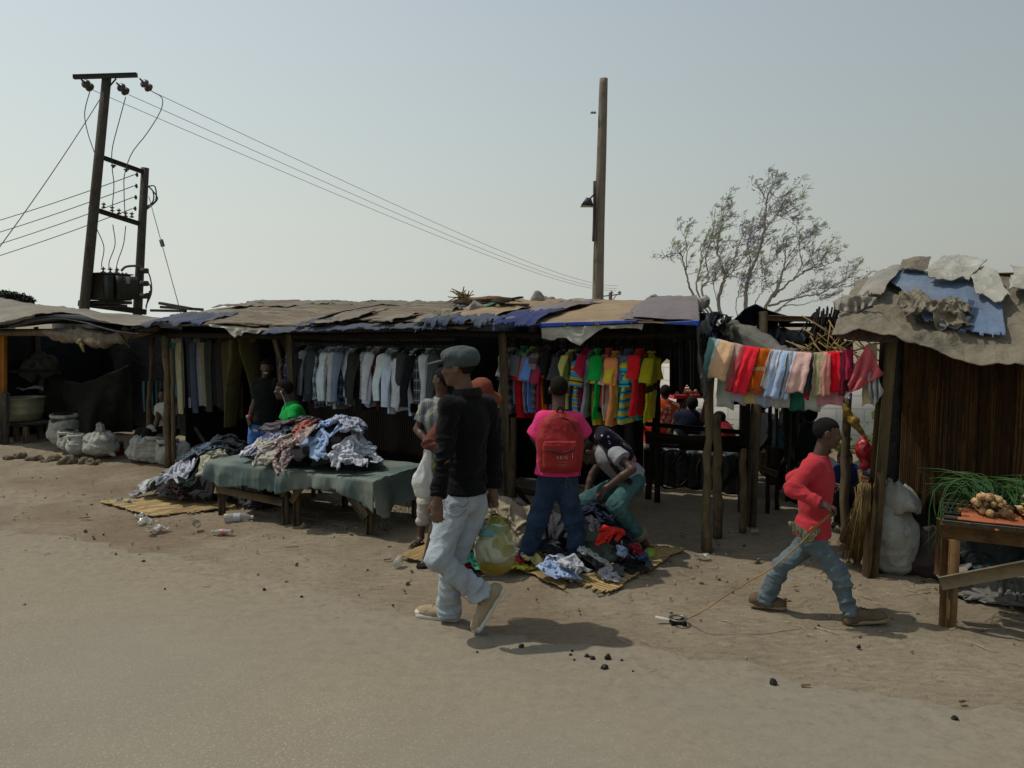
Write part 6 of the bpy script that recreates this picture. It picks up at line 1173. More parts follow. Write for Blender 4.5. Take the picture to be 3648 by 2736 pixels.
def add_hand(s, w, d, pn, th, k=1.0, curl=.6, spread=.0, thin=False):
    """w wrist, d pointing direction, pn direction the palm faces, th thumb side"""
    d = nrm(d); pn = nrm(pn - d * np.dot(pn, d)); th = nrm(th - d * np.dot(th, d) - pn * np.dot(th, pn))
    s.cap(w - d * .01, w + d * .03 * k, .026 * k, .030 * k, .015); s.cap(w + d * .03 * k, w + d * .075 * k, .036 * k, .040 * k, .012, fl=(pn, .45))
    for i, (o, L, r) in enumerate([(.029, .072, .0098), (.010, .080, .0102), (-.010, .074, .0098), (-.028, .058, .0088)]):
        b = w + d * .082 * k + th * o * k; a = curl * (.75 + .12 * i); dd = d; q = b; segs = [.46, .30, .24]
        for j, sg in enumerate(segs):
            a0 = a * (j + .5); dd = nrm(d * math.cos(a0) + pn * math.sin(a0) + th * spread * o * 8); e = q + dd * L * sg * k; s.cap(q, e, r * k * (1 - .06 * j), r * k * (.94 - .08 * j), .004); q = e
    b = w + d * .025 * k + th * .030 * k; e = b + nrm(d * .8 + th * .55 + pn * .35) * .042 * k; s.cap(b, e, .014 * k, .0115 * k, .01); s.cap(e, e + nrm(d * .95 + th * .1 + pn * (.3 + curl * .4)) * .032 * k, .011 * k, .0092 * k, .004)
def body(root, J, q=1.0, vox=.007, mtl=None, hands=(), f=(0, 1, 0), hf=None, hup=(0, 0, 1), slim=.93, arms=True, legs=True):
    s = SDF(); f = np.array(f, float); up = nrm(J['neck'] - J['pel']); sd_, fw, up = axes(up, f); A = np.array([sd_, fw, up]); g = slim
    pel, nk = J['pel'], J['neck']
    s.ell(pel, (.15 * q * g, .10 * q * g, .12 * q), A, .04); s.ell(lerp(pel, nk, .35), (.125 * q * g, .092 * q * g, .13 * q), A, .05); s.ell(lerp(pel, nk, .68), (.15 * q * g, .105 * q * g, .16 * q), A, .05)
    s.cap(J['shL'], J['shR'], .052 * q, None, .05); s.cap(lerp(pel, nk, .9), lerp(nk, J['head'], .62), .062 * q, .050 * q, .03)
    for e in 'LR':
        if arms and 'el' + e in J: s.cap(J['sh' + e], J['el' + e], .047 * q * g, .037 * q, .025); s.cap(J['el' + e], lerp(J['el' + e], J['wr' + e], .35), .037 * q, .038 * q, .01); s.cap(lerp(J['el' + e], J['wr' + e], .35), J['wr' + e], .038 * q, .025 * q, .01)
        if legs and 'kn' + e in J:
            s.cap(J['hip' + e], J['kn' + e], .075 * q * g, .050 * q, .03); m = lerp(J['kn' + e], J['an' + e], .3); s.cap(J['kn' + e], m, .050 * q, .050 * q, .02); s.cap(m, J['an' + e], .050 * q, .033 * q, .02)
            if 'toe' + e in J: s.cap(J['an' + e] - V(0, 0, .02) * q, J['toe' + e], .034 * q, .026 * q, .02, fl=((0, 0, 1), .7)); s.ell(lerp(J['an' + e], J['heel' + e] if 'heel' + e in J else J['an' + e], .6), (.032 * q,) * 3, None, .02)
    hf = f if hf is None else hf; add_head(s, J['head'], hf, hup, q)
    for (w, d, pn, th, cu) in hands: add_hand(s, w, np.array(d, float), np.array(pn, float), np.array(th, float), q, cu)
    me = s.mesh(vox, None, 1); return link('body', me, mtl or SKIN, root)
def folds(lst, seed=0, base=.004, fr=9.0):
    """lst of (centre, radius, axis, amplitude, folds per metre)"""
    def fn(v, n):
        r = base * fbm(v * fr, 3, seed) + base * .8 * (ridge(v * fr * .7, seed + 5, 2) - .4)
        for (c, rad, ax, a, k) in lst:
            ax = nrm(ax); w = np.exp(-np.sum((v - c) ** 2, 1) / rad ** 2); Q_ = v * 5.0 + np.outer(v @ ax, ax) * (k * .95 - 5.0) + .5 * vnoise(v * 9, seed + 3)[:, None]; r = r + a * 1.15 * w * (ridge(Q_, seed + int(c[2] * 50) % 17, 2) - .55)
        return r
    return fn
def trousers(root, J, m, q=1.0, f=(0, 1, 0), vox=.009, top=None, rw=(.10, .082, .078, .072), hemf=.97, seed=0, amp=.010, name='jeans', shorts=None, extra=()):
    s = SDF(); up = nrm(J['neck'] - J['pel']); sd_, fw, up = axes(up, np.array(f, float)); A = np.array([sd_, fw, up]); fl = []
    s.ell(J['pel'] + up * .02 * q, (.152 * q, .112 * q, .13 * q), A, .05); s.cap(J['pel'] + up * .02 * q, J['pel'] + up * .12 * q, .12 * q, .118 * q, .04, fl=(fw, .78), flat=True)
    for e in 'LR':
        h, k, a = J['hip' + e], J['kn' + e], J['an' + e]
        if shorts: s.cap(h, lerp(h, k, shorts), rw[0] * q, rw[1] * q * 1.1, .04, flat=True); continue
        s.cap(h, k, rw[0] * q, rw[1] * q, .04); end = lerp(k, a, hemf); mid = lerp(k, a, .5); s.cap(k, mid, rw[1] * q, rw[2] * q, .02); s.cap(mid, end, rw[2] * q, rw[3] * q, .02, flat=True)
        fl += [(k, .13 * q, a - k, amp * .8, 16), (end, .13 * q, a - k, amp * 1.0, 19), (lerp(h, k, .25), .14 * q, nrm(k - h) + sd_ * .5, amp * .5, 11), (mid, .12 * q, a - k + sd_ * .15, amp * .5, 13)]
    me = s.mesh(vox, folds(fl + list(extra), seed, .004 * q), 1); return link(name, me, m, root)
def top(root, J, m, q=1.0, f=(0, 1, 0), vox=.008, sleeve=1.0, add=.02, hem=.10, seed=0, amp=.007, name='shirt', sr=(.062, .054, .046), neckr=.068, extra=(), wid=1.0):
    s = SDF(); up = nrm(J['neck'] - J['pel']); sd_, fw, up = axes(up, np.array(f, float)); A = np.array([sd_, fw, up]); pel, nk = J['pel'], J['neck']; fl = []
    s.ell(pel + up * .03 * q, ((.150 * wid + add) * q, (.105 + add) * q, .15 * q), A, .05); s.ell(lerp(pel, nk, .4), ((.14 * wid + add) * q, (.10 + add) * q, .16 * q), A, .07); s.ell(lerp(pel, nk, .70), ((.16 * wid + add) * q, (.112 + add) * q, .17 * q), A, .07)
    s.cap(pel - up * (hem + .03) * q, pel + up * .12 * q, .168 * q * wid, .150 * q * wid, .04, fl=(fw, .78), flat=2)
    s.cap(J['shL'], J['shR'], (.055 + add * .6) * q, None, .05); s.cap(lerp(pel, nk, .85), nk + up * .01, .085 * q, neckr * q, .03, flat=True)
    for e in 'LR':
        if sleeve and 'el' + e in J:
            sh, el, wr = J['sh' + e], J['el' + e], J['wr' + e]
            if sleeve >= .99: s.cap(sh, el, sr[0] * q, sr[1] * q, .035); s.cap(el, lerp(el, wr, .5 + .45 * min(1, sleeve)), sr[1] * q, sr[2] * q, .015, flat=True); fl += [(el, .10 * q, wr - sh, amp * 1.1, 22), (lerp(el, wr, .75), .08 * q, wr - el, amp * .8, 24), (lerp(sh, el, .4), .09 * q, el - sh + sd_ * .4, amp * .6, 14)]
            else: s.cap(sh, lerp(sh, el, sleeve), sr[0] * 1.05 * q, sr[1] * 1.35 * q, .03, flat=True); fl += [(lerp(sh, el, .3), .1 * q, el - sh + sd_ * .5, amp * .7, 16)]
    s.plane(pel - up * hem * q, -up)
    fl += [(lerp(pel, nk, .25), .2 * q, up + sd_ * .25, amp * .7, 9), (lerp(pel, nk, .6), .22 * q, up * .4 + sd_, amp * .5, 9)]
    me = s.mesh(vox, folds(fl + list(extra), seed, .004 * q), 1); return link(name, me, m, root)
def shoe(root, ankle, heel, toe, up=(0, 0, 1), q=1.0, mu=None, ms=None, name='shoe', high=.10, toecap=None, laces=None, w=.042):
    heel = np.array(heel, float); toe = np.array(toe, float); d = nrm(toe - heel); up = nrm(np.array(up) - d * np.dot(up, d)); sd_ = np.cross(d, up); L = np.linalg.norm(toe - heel); s = SDF()
    s.cap(heel + d * .035 * q + up * .035 * q, toe - d * .045 * q + up * .032 * q, .036 * q, w * q, .03, fl=(up, .8)); s.cap(heel + d * .04 * q + up * .05 * q, ankle, .040 * q, .040 * q, .03); s.cap(lerp(heel, toe, .3) + up * .065 * q, lerp(heel, toe, .72) + up * .035 * q, .036 * q, .036 * q, .03)
    s.plane(heel + up * .012 * q, -up); me = s.mesh(.006, lambda v, n: .003 * ridge(v * 22, 4, 2), 1); o = link(name, me, mu, root)
    s = SDF(); s.cap(heel + d * .038 * q + up * .012 * q, toe - d * .048 * q + up * .012 * q, .041 * q, (w + .006) * q, .02, fl=(up, 1)); s.plane(heel + up * .026 * q, up); s.plane(heel + up * .0 * q, -up); link('sole', s.mesh(.005, None, 1), ms, o)
    if toecap is not None: s = SDF(); s.ell(toe - d * .045 * q + up * .028 * q, (w * 1.08 * q, .052 * q, .028 * q), np.array([sd_, d, up])); s.plane(toe - d * .045 * q, -d); link('toe_cap', s.mesh(.005, None, 1), toecap, o)
    if laces is not None:
        mb = MB()
        for i in range(5): c = lerp(heel, toe, .42 + .08 * i) + up * (.100 - .009 * i) * q; mb.tube([c - sd_ * .022 * q - up * .006, c + up * .004, c + sd_ * .022 * q - up * .006 + d * .006], .0028, 5)
        mb.build('laces', laces, o, True)
    return o
DNL = fabric('washed_denim', S('#8c959c'), 'denim', (S('#b4bcc2'),), 1, .5, 'Object', .10); DND = fabric('dark_denim', S('#1b2a40'), 'denim', (S('#3f5672'),), 1.2, .6, 'Object', .2); DNB = fabric('dirty_denim', S('#4a585e'), 'denim', (S('#7e8a8c'),), 1.3, .6, 'Object', .15); DNG = fabric('teal_denim', S('#2c4a4d'), 'denim', (S('#5f8686'),), 1.2, .6, 'Object', .2)
# ---------- walking man in black jacket
M = {k: at(*v) for k, v in dict(head=(1632, 1306, 4.80), neck=(1664, 1396, 4.81), shL=(1602, 1450, 4.68), shR=(1730, 1446, 4.92), elL=(1582, 1630, 4.60), wrL=(1558, 1782, 4.52), elR=(1758, 1600, 4.97), wrR=(1756, 1742, 4.92), pel=(1656, 1780, 4.81), hipL=(1612, 1800, 4.75), hipR=(1690, 1805, 4.87), knL=(1564, 1992, 4.60), anL=(1728, 2128, 4.70), knR=(1606, 2010, 4.80), anR=(1598, 2196, 4.89)).items()}
fm = V(-.85, .52, 0); rtm = V(.52, .85, 0)
man = empty('person', pz(1620, 2250), 'man in black jacket and grey flat cap walking left across the road', 'person')
bm = body(man, M, 1.0, .0065, SKIN2, [(M['wrL'], (-.02, .0, -1), (.3, .9, 0), (-.9, .4, 0), .55), (M['wrR'], (.0, -.05, -1), (-.5, -.85, 0), (-.85, .5, 0), 1.35)], fm, V(-.97, .22, -.05), (-.08, 0, 1))
BJ = fabric('black_jacket_cloth', S('#0c0c0e'), None, (), 1, .9, 'Object', .3, .95, 0, 120)
jk = top(man, M, BJ, 1.0, fm, .008, 1.0, .018, -.05, 3, .020, 'jacket', (.064, .056, .048), .074, (), .88)
link('trouser_seat', SDF().ell(M['pel'] - V(0, 0, .05), (.165, .13, .10), np.array([rtm, fm, ZZ])).mesh(.01), DNL, None) if False else None
jn = trousers(man, M, DNL, 1.0, fm, .008, rw=(.094, .077, .066, .074), hemf=.93, seed=5, amp=.026)
# collar of the jacket
s = SDF(); c0 = M['neck'] + V(.004, 0, .022)
for i in range(13):
    a = i / 12 * 5.0 - 2.5 + math.atan2(-fm[1], -fm[0]); a2 = a + 5.0 / 12; r_ = .078
    if i < 12: s.cap(c0 + V(math.cos(a) * r_, math.sin(a) * r_, -.02 - .02 * abs(i - 6) / 6), c0 + V(math.cos(a2) * r_, math.sin(a2) * r_, -.02 - .02 * abs(i - 5) / 6), .013, None, .008, fl=((0, 0, 1), 2.2))
link('collar', s.mesh(.006, folds([], 2, .003), 1), fabric('collar_cloth', S('#1d1c1b'), co='Object'), jk)
mb = MB(); mb.box(at(1597, 1715, 4.595), (.006, .004, .02)); mb.build('red_tab', mat('red_tab', S('#c8321a')), jk)
# flat cap
hd = M['head']; fh = nrm(V(-.97, .22, 0)); sh_ = V(fh[1], -fh[0], 0); s = SDF(); A = np.array([sh_, nrm(fh - ZZ * .2), nrm(ZZ + fh * .2)]); hd = hd - ZZ * .012
s.ell(hd - fh * .008 + ZZ * .082, (.098, .112, .052), A, .03).ell(hd - fh * .055 + ZZ * .052, (.096, .080, .056), A, .04).ell(hd + fh * .02 + ZZ * .090, (.080, .080, .044), A, .03).ell(hd - fh * .015 + ZZ * .035, (.086, .106, .04), A, .02); s.plane(hd + ZZ * .004, -ZZ - fh * .14)
CAPM = fabric('cap_canvas', S('#3e4747'), None, (), 1, .8, 'Object', .2, .7); cp = link('flat_cap', s.mesh(.006, folds([(hd + fh * .06 + ZZ * .07, .08, fh + ZZ, .006, 26), (hd - fh * .04 + ZZ * .08, .12, sh_, .003, 14)], 4, .002), 1), CAPM, man)
s = SDF(); s.ell(hd + fh * .122 + ZZ * .038, (.074, .078, .012), np.array([sh_, nrm(fh - ZZ * .22), nrm(ZZ + fh * .22)]), .01); link('brim', s.mesh(.005, None, 1), CAPM, cp)
head_extras(man, bm, M['head'], V(-.97, .22, -.05), (-.08, 0, 1), 1.0, True, True, .006, .003)
TAN = mat('tan_canvas', S('#8f8068'), .8, .12, 20, .3, 200, .002, .2); WRUB = mat('white_rubber', S('#b9b9b2'), .5, .1, 9, .1, 40, .002, .4, S('#8c867a'), 6, .62); BRUB = mat('brown_rubber', S('#3d3128'), .8)
hl = at(1636, 2236, 4.88) ; tl = at(1502, 2206, 4.97); hl[2] = 0.004; tl = hl + nrm((tl - hl) * [1, 1, 0]) * .305
shoe(man, M['anR'] - ZZ * .02, hl, tl, (0, 0, 1), 1.0, TAN, WRUB, 'shoe', toecap=WRUB, laces=mat('dark_lace', S('#4e4528')))
tl2 = at(1700, 2288, 4.66); tl2[2] = .012; hl2 = tl2 + nrm(at(1786, 2112, 4.72) - tl2) * .315
so = shoe(man, M['anL'] + V(.01, 0, -.02), hl2, tl2, nrm(V(-.82, -.25, .42)), 1.0, TAN, WRUB, 'shoe', toecap=WRUB, laces=mat('dark_lace', S('#4e4528')))
# stitched back pocket
mb = MB()
def onback(px, py):
    b = at(px, py, 4.6); r_ = nrm(b - V(0, 0, CAMZ)); return b
import mathutils
from mathutils.bvhtree import BVHTree
def snap(o, pts, off=.003):
    M_ = Matrix.Identity(4); r = o
    while r is not None: M_ = Matrix.LocRotScale(r.location, r.rotation_euler, r.scale) @ M_; r = r.parent
    vs = [M_ @ v.co for v in o.data.vertices]; bv = BVHTree.FromPolygons(vs, [tuple(p.vertices) for p in o.data.polygons]); out = []
    for (x, y) in pts:
        d = Vector(ray(x, y)).normalized(); h = bv.ray_cast(Vector((0, 0, CAMZ)), d)
        if h[0] is not None: out.append(np.array(h[0] - d * off))
    return out
for pts in ([(1583, 1766), (1584, 1812), (1622, 1842), (1658, 1820), (1668, 1770)], [(1590, 1785), (1612, 1806), (1632, 1800), (1652, 1806), (1672, 1786)], [(1530, 1880), (1526, 1930), (1540, 1985), (1600, 2080), (1680, 2150)]):
    q_ = snap(jn, pts)
    if len(q_) > 2: mb.tube(poly(q_, 24), .0016, 4)
if mb.v: mb.build('stitching', mat('thread_grey', S('#5d6266')), jn)
# yellow carrier bag
YB = mat('yellow_film', S('#98963c'), .35, .15, 5, .7, 14, .02, .5, alpha=.42)
yb = at(1765, 1945, 4.93); s = SDF(); A3 = np.array([V(1, 0, 0), V(0, 1, 0), ZZ]); s.ell(yb - ZZ * .02, (.125, .085, .145), A3, .06).ell(yb - ZZ * .09, (.112, .08, .085), A3, .05).cap(yb + ZZ * .10, yb + ZZ * .17, .075, .03, .05, fl=((0, 1, 0), .6))
bagm = s.mesh(.009, lambda v, n: .008 * fbm(v * [16, 16, 5], 3, 3) + .007 * ridge(v * [14, 14, 4], 5, 2), 1); ybo = tag(link('carrier_bag', bagm, YB), 'translucent yellow carrier bag full of clothes in the walking man right hand', 'bag')
hd_ = M['wrR'] - ZZ * .095; mb = MB()
for g in (-1, 1): mb.tube(poly([yb + V(g * .05, 0, .15), yb + V(g * .025, -.01, .21), hd_ + V(g * .012, .0, .0)], 8), [.022, .018, .014, .011, .009, .008, .007, .006], 8, .3, seed=g + 2, flat=.5)
mb.build('handle', YB, ybo, True)
s = SDF(); s.ell(yb - ZZ * .03, (.116, .078, .12), A3, .05).ell(yb + ZZ * .03 + V(.03, -.01, 0), (.09, .062, .07), A3, .03).box(yb + V(-.02, -.02, -.02), (.07, .04, .02), None, .02, .03); tag(link('garment', s.mesh(.009, folds([(yb, .18, V(.3, 0, 1), .035, 12)], 9, .012), 1), fabric('bag_white_cloth', S('#a7a690'), co='Object')), 'white folded garment seen through the yellow carrier bag', 'garment')
tag(link('garment', SDF().ell(yb + ZZ * .085, (.10, .062, .06), A3, .05).mesh(.009, folds([], 10, .014), 1), fabric('bag_blue_cloth', S('#5f8f8e'), co='Object')), 'blue green garment at the top inside the yellow bag', 'garment')
tag(link('garment', SDF().ell(yb - ZZ * .125, (.104, .072, .058), A3, .05).mesh(.009, folds([], 11, .012), 1), fabric('bag_orange_cloth', S('#a8761f'), co='Object')), 'orange garment at the bottom inside the yellow bag', 'garment')
# ---------- boy in red top
B = {k: at(*v) for k, v in dict(head=(2948, 1541, 4.93), neck=(2918, 1624, 4.96), shR=(2893, 1664, 4.86), shL=(2922, 1668, 5.08), elR=(2822, 1744, 4.80), wrR=(2926, 1797, 4.71), elL=(2826, 1706, 5.16), wrL=(2926, 1730, 5.18), pel=(2892, 1905, 4.97), hipR=(2886, 1918, 4.91), hipL=(2898, 1918, 5.04), knR=(2988, 2038, 4.84), anR=(3030, 2196, 4.81), knL=(2778, 2022, 5.02), anL=(2724, 2146, 5.08)).items()}
fb = V(.93, -.36, 0); hb = V(.96, -.28, -.10); kb_ = .83
boy = empty('person', pz(2890, 2240), 'boy in red long sleeve top striding right, pulling a toy on a string', 'person')
bb = body(boy, B, kb_, .0065, SKIN, [(B['wrR'], (.95, -.1, -.28), (.1, .1, -1), (0, -.9, .4), 1.5), (B['wrL'], (.95, -.1, -.1), (0, -1, 0), (0, 0, 1), .8)], fb, hb, (.10, -.02, 1))
# the head is nearly adult sized on a child
head_extras(boy, bb, B['head'], hb, (.10, -.02, 1), kb_, True, True, .006, .005)
RED = fabric('coral_red_jersey', S('#a8323a'), None, (), 1, .4, 'Object', .10)
tpb = top(boy, B, RED, kb_, fb, .007, .9 if False else 1.0, .018, .0, 8, .008, 'long_sleeve_top', (.066, .060, .052), .076, [(lerp(B['pel'], B['neck'], .1), .12, V(.5, -.1, .9), .006, 12)])
trousers(boy, B, DNB, kb_ * .98, fb, .007, rw=(.092, .072, .063, .058), hemf=.98, seed=15, amp=.022)
BRS = mat('dusty_brown_leather', S('#5c4d3c'), .8, .25, 15, .4, 60, .004, .25); OSL = mat('worn_sole', S('#8a7a60'), .8)
h1 = at(3006, 2250, 4.84) * [1, 1, 0]; t1 = h1 + nrm(V(.98, -.12, 0)) * .262 + ZZ * .035; shoe(boy, B['anR'] - ZZ * .02, h1 + ZZ * .002, t1, (0, 0, 1), .98, BRS, OSL, laces=mat('black_lace', S('#181614')))
h2 = at(2668, 2182, 5.12) * [1, 1, 0] + ZZ * .02; t2 = h2 + nrm(V(.96, -.25, -.02)) * .24; shoe(boy, B['anL'] - ZZ * .02, h2, t2, (0, 0, 1), .95, BRS, OSL)
mb = MB(); mb.tube(poly([B['wrR'] + V(.075, -.01, -.06), at(2900, 1876, 4.72), at(2882, 1890, 4.72)], 8), .006, 8); tag(mb.build('stick', mat('peeled_stick', S('#8b5a34')), None, True), 'short peeled stick held in the boy right fist', 'stick')
s = SDF(); ly = [(2818, 1868), (2840, 1885), (2870, 1910), (2890, 1912), (2915, 1890)]
s.chain([at(x, y, 4.80) for x, y in ly], [.02, .022, .026, .024, .012], .02, fl=((0, 1, 0), .6)); tag(link('cloth', s.mesh(.006, folds([], 3, .006, 20), 1), fabric('knotted_rag', S('#7a7a62'), 'plaid', (S('#4a5248'), S('#9a9668')), 8, .6, 'Object')), 'knotted patterned rag tied round the boy waist', 'cloth')
toy = pz(2415, 2225); rp = poly([B['wrR'] + V(.05, -.02, -.05), at(2780, 2000, 4.80), at(2620, 2100, 4.72), at(2500, 2180, 4.70), toy + V(.055, 0, .035)], 60); rp += .004 * np.stack([vnoise(rp * 30, 1), vnoise(rp * 30, 2), vnoise(rp * 30, 3)], -1)
tag(MB.build.__call__(*(lambda m_: (m_, 'string', mat('jute_string', S('#8d7044'), .9), None, True))((lambda m_: (m_.tube(rp, .0045, 6), m_)[1])(MB()))), 'knotted string running from the boy hand to the tin toy', 'string')
tt = empty('toy', toy, 'home made toy of a cut tin rim on wheels, towed behind the boy', 'toy')
mb = MB(); mb.lathe([(.048, .035), (.056, .037), (.060, .044), (.056, .048), (.046, .044), (.048, .035)], toy, 30); mb.build('tin_rim', mat('tin', S('#7d7a70'), .4, .2, metal=.7), tt, True)
mb = MB(); mb.box(toy + ZZ * .018, (.08, .05, .02), None, .004); mb.build('chassis', mat('black_rubber', S('#141312')), tt)
for dx in (-.035, .035):
    for dy in (-.03, .03): mb = MB(); mb.lathe([(0, -.006), (.016, -.006), (.017, 0), (.016, .006), (0, .006)], toy + V(dx, dy, .017), 14, np.array([V(1, 0, 0), ZZ, V(0, 1, 0)])); mb.build('wheel', mat('black_rubber', S('#141312')), tt, True)
mb = MB(); mb.beam(toy + V(-.05, .01, .03), toy + V(-.14, .02, .04), .028, .012); mb.build('white_handle', mat('white_paper', S('#b5b2ab')), tt)
# ---------- customer in pink shirt with red backpack
Pk = {k: at(*v) for k, v in dict(head=(1991, 1388, 6.00), neck=(1990, 1474, 5.98), shL=(1936, 1498, 5.97), shR=(2050, 1498, 5.97), elL=(1906, 1560, 6.02), wrL=(1944, 1616, 6.22), elR=(2080, 1558, 6.02), wrR=(2052, 1620, 6.22), pel=(1986, 1700, 5.95), hipL=(1958, 1716, 5.95), hipR=(2014, 1716, 5.95), knL=(1914, 1858, 5.93), knR=(2044, 1858, 5.95), anL=(1866, 2006, 5.95), anR=(2062, 2014, 5.92), heelL=(1862, 2030, 5.9), heelR=(2056, 2034, 5.88), toeL=(1850, 2022, 6.1), toeR=(2072, 2026, 6.08)).items()}
pk = empty('person', pz(1960, 2050), 'customer in pink shirt seen from behind, standing astride the garment heap', 'person')
bp = body(pk, Pk, .93, .0075, SKIN, [(Pk['wrL'], (.2, 1, -.3), (.8, -.1, -.3), (0, 0, 1), .9), (Pk['wrR'], (-.2, 1, -.3), (-.8, -.1, -.3), (0, 0, 1), .9)], V(0, 1, 0), V(0, 1, -.25), (0, .12, 1)); head_extras(pk, bp, Pk['head'], V(0, 1, -.25), (0, .12, 1), .93, True, False, .007, .002, mat('cropped_hair', S('#1d1613'), .9, .2, 60, .6, 260, .002, .1))
top(pk, Pk, fabric('pink_jersey', S('#cf3870'), co='Object', var=.1), .92, V(0, 1, 0), .009, .85, .024, -.02, 12, .007, 'tee_shirt', (.070, .066, .06), .07, (), 1.1)
trousers(pk, Pk, DND, .93, V(0, 1, 0), .009, rw=(.102, .080, .070, .068), hemf=.99, seed=25, amp=.020)
for px_, sgn in ((1930, -1), (2040, 1)):
    o_ = [c_ for c_ in pk.children if c_.name.startswith('jeans')][0]; q_ = snap(o_, [(px_ - 22, 1694), (px_ - 24, 1735), (px_, 1746), (px_ + 22, 1735), (px_ + 22, 1694), (px_ - 22, 1694)])
    if len(q_) > 3: mb = MB(); mb.tube(q_, .0022, 4); mb.build('pocket_stitching', mat('gold_thread', S('#7d6a42')), o_)
for e, x in (('L', 1858), ('R', 2058)):
    a = pz(x + 2, 2040 if e == 'L' else 2048); mb = MB(); 
    G_ = [(.10 * math.sin(t) * (.42 if math.cos(t) < 0 else .48), .13 * math.cos(t)) for t in np.linspace(0, 6.283, 20, endpoint=False)]; dr = nrm(V(-.25 if e == 'L' else .3, 1, 0)); sr = V(dr[1], -dr[0], 0); v = [a + dr * (.10 + y) + sr * x_ + ZZ * z for z in (.045, .062) for x_, y in G_]
    mb.add(v, [[i, (i + 1) % 20, 20 + (i + 1) % 20, 20 + i] for i in range(20)], [[40 - 20, 20 + i, 20 + i + 1] for i in range(1, 19)]); mb.build('flip_flop', mat('green_rubber', S('#1f4a3c'), .6), pk)
bk = empty('backpack', Pk['neck'] - ZZ * .3 - V(0, .15, 0), 'faded red school backpack worn by the customer in pink', 'backpack')
BR = fabric('red_nylon', S('#861f22'), 'denim', (S('#a03a38'),), .8, .6, 'Object', .15, .6, 0, 260); bc = at(1994, 1580, 5.82); s = SDF(); s.ell(bc + ZZ * .02, (.160, .108, .226), None, .06).box(bc - ZZ * .07, (.125, .055, .105), None, .035, .06).box(bc + ZZ * .04 + V(0, .02, 0), (.085, .04, .10), None, .04, .06)
link('main_body', s.mesh(.009, folds([(bc + ZZ * .1, .15, V(.3, 0, 1), .006, 10), (bc, .2, V(1, 0, .5), .004, 8)], 5, .004), 1), BR, bk)
pc = at(1994, 1622, 5.735); s = SDF(); s.box(pc, (.105, .028, .078), None, .025, .03); pkt = link('front_pocket', s.mesh(.008, folds([(pc + ZZ * .05, .1, V(0, 0, 1), .006, 14)], 6, .004), 1), BR, bk)
s = SDF(); s.box(pc + ZZ * .074 - V(0, .004, 0), (.11, .032, .022), None, .012, .02); link('pocket_flap', s.mesh(.007, folds([], 7, .004), 1), BR, bk)
ZP = mat('dark_zip', S('#2a1518'), .6); mb = MB(); mb.tube(poly([pc + V(-.105, -.052, .045), pc + V(-.05, -.062, .035), pc + V(.0, -.060, .022), pc + V(.05, -.062, .035), pc + V(.105, -.052, .045)], 20), .006, 6); mb.build('pocket_zip', ZP, pkt, True)
mb = MB(); mb.tube(poly([bc + V(-.13, -.06, -.05), bc + V(-.115, -.075, .10), bc + V(-.05, -.068, .19), bc + V(.05, -.068, .19), bc + V(.115, -.075, .10), bc + V(.13, -.06, -.05)], 30), .005, 6); mb.build('main_zip', ZP, bk, True)
mb = MB(); mb.beam(pc + V(.088, -.062, .03), pc + V(.09, -.064, -.015), .008, .004); mb.build('zip_pull', mat('steel', S('#8c8c8c'), .3, .1, metal=.8), pkt)
for g in (-1, 1): mb = MB(); mb.tube(poly([Pk['neck'] + V(g * .035, -.06, -.03), Pk['neck'] + V(g * .075, -.02, -.005), Pk['neck'] + V(g * .10, .06, -.03), Pk['neck'] + V(g * .12, .10, -.14), Pk['neck'] + V(g * .15, .02, -.36), bc + V(g * .13, 0, -.16)], 24), .024, 8, flat=.3); mb.build('shoulder_strap', fabric('black_webbing', S('#1b1b1e'), co='Object'), bk, True)
mb = MB(); mb.tube(poly([bc + V(-.03, -.02, .21), bc + V(-.012, -.03, .27), bc + V(.012, -.03, .27), bc + V(.03, -.02, .21)], 12), .007, 6); mb.build('grab_loop', MC['black_webbing'], bk, True)
for g in (-1, 1): mb = MB(); mb.tube([bc + V(g * .14, -.02, -.15), bc + V(g * .15, -.03, -.24), bc + V(g * .145, -.03, -.28)], .009, 6, flat=.3); mb.build('strap_tail', MC['black_webbing'], bk, True)
def text(t, c, size, m, parent, ax=(1, 0, 0), up=(0, 0, 1), ext=.001):
    cu = bpy.data.curves.new('lettering', 'FONT'); cu.body = t; cu.size = size; cu.align_x = 'CENTER'; cu.extrude = ext; ob = bpy.data.objects.new('tmp_lettering', cu); C.objects.link(ob); dg = bpy.context.evaluated_depsgraph_get(); me = bpy.data.meshes.new_from_object(ob.evaluated_get(dg)); bpy.data.objects.remove(ob)
    ax = nrm(ax); up = nrm(up); n = np.cross(ax, up); Mx = Matrix([[ax[0], up[0], n[0], c[0]], [ax[1], up[1], n[1], c[1]], [ax[2], up[2], n[2], c[2]], [0, 0, 0, 1]]); me.transform(Mx); return link('lettering', me, m, parent)
LT = mat('faded_print', S('#b08a80')); text("E.E-'G", pc + V(.015, -.0605, -.018), .034, LT, pkt); text('SPORT LINE', pc + V(.015, -.060, -.047), .011, LT, pkt) if False else None
mb = MB(); 
for i in range(12): mb.box(pc + V(-.02 + .007 * i, -.0600, -.040), (.004, .001, .003))
for i in range(9): mb.box(pc + V(-.015 + .007 * i, -.0580, -.062), (.004, .001, .003))
mb.build('small_print', LT, pkt)
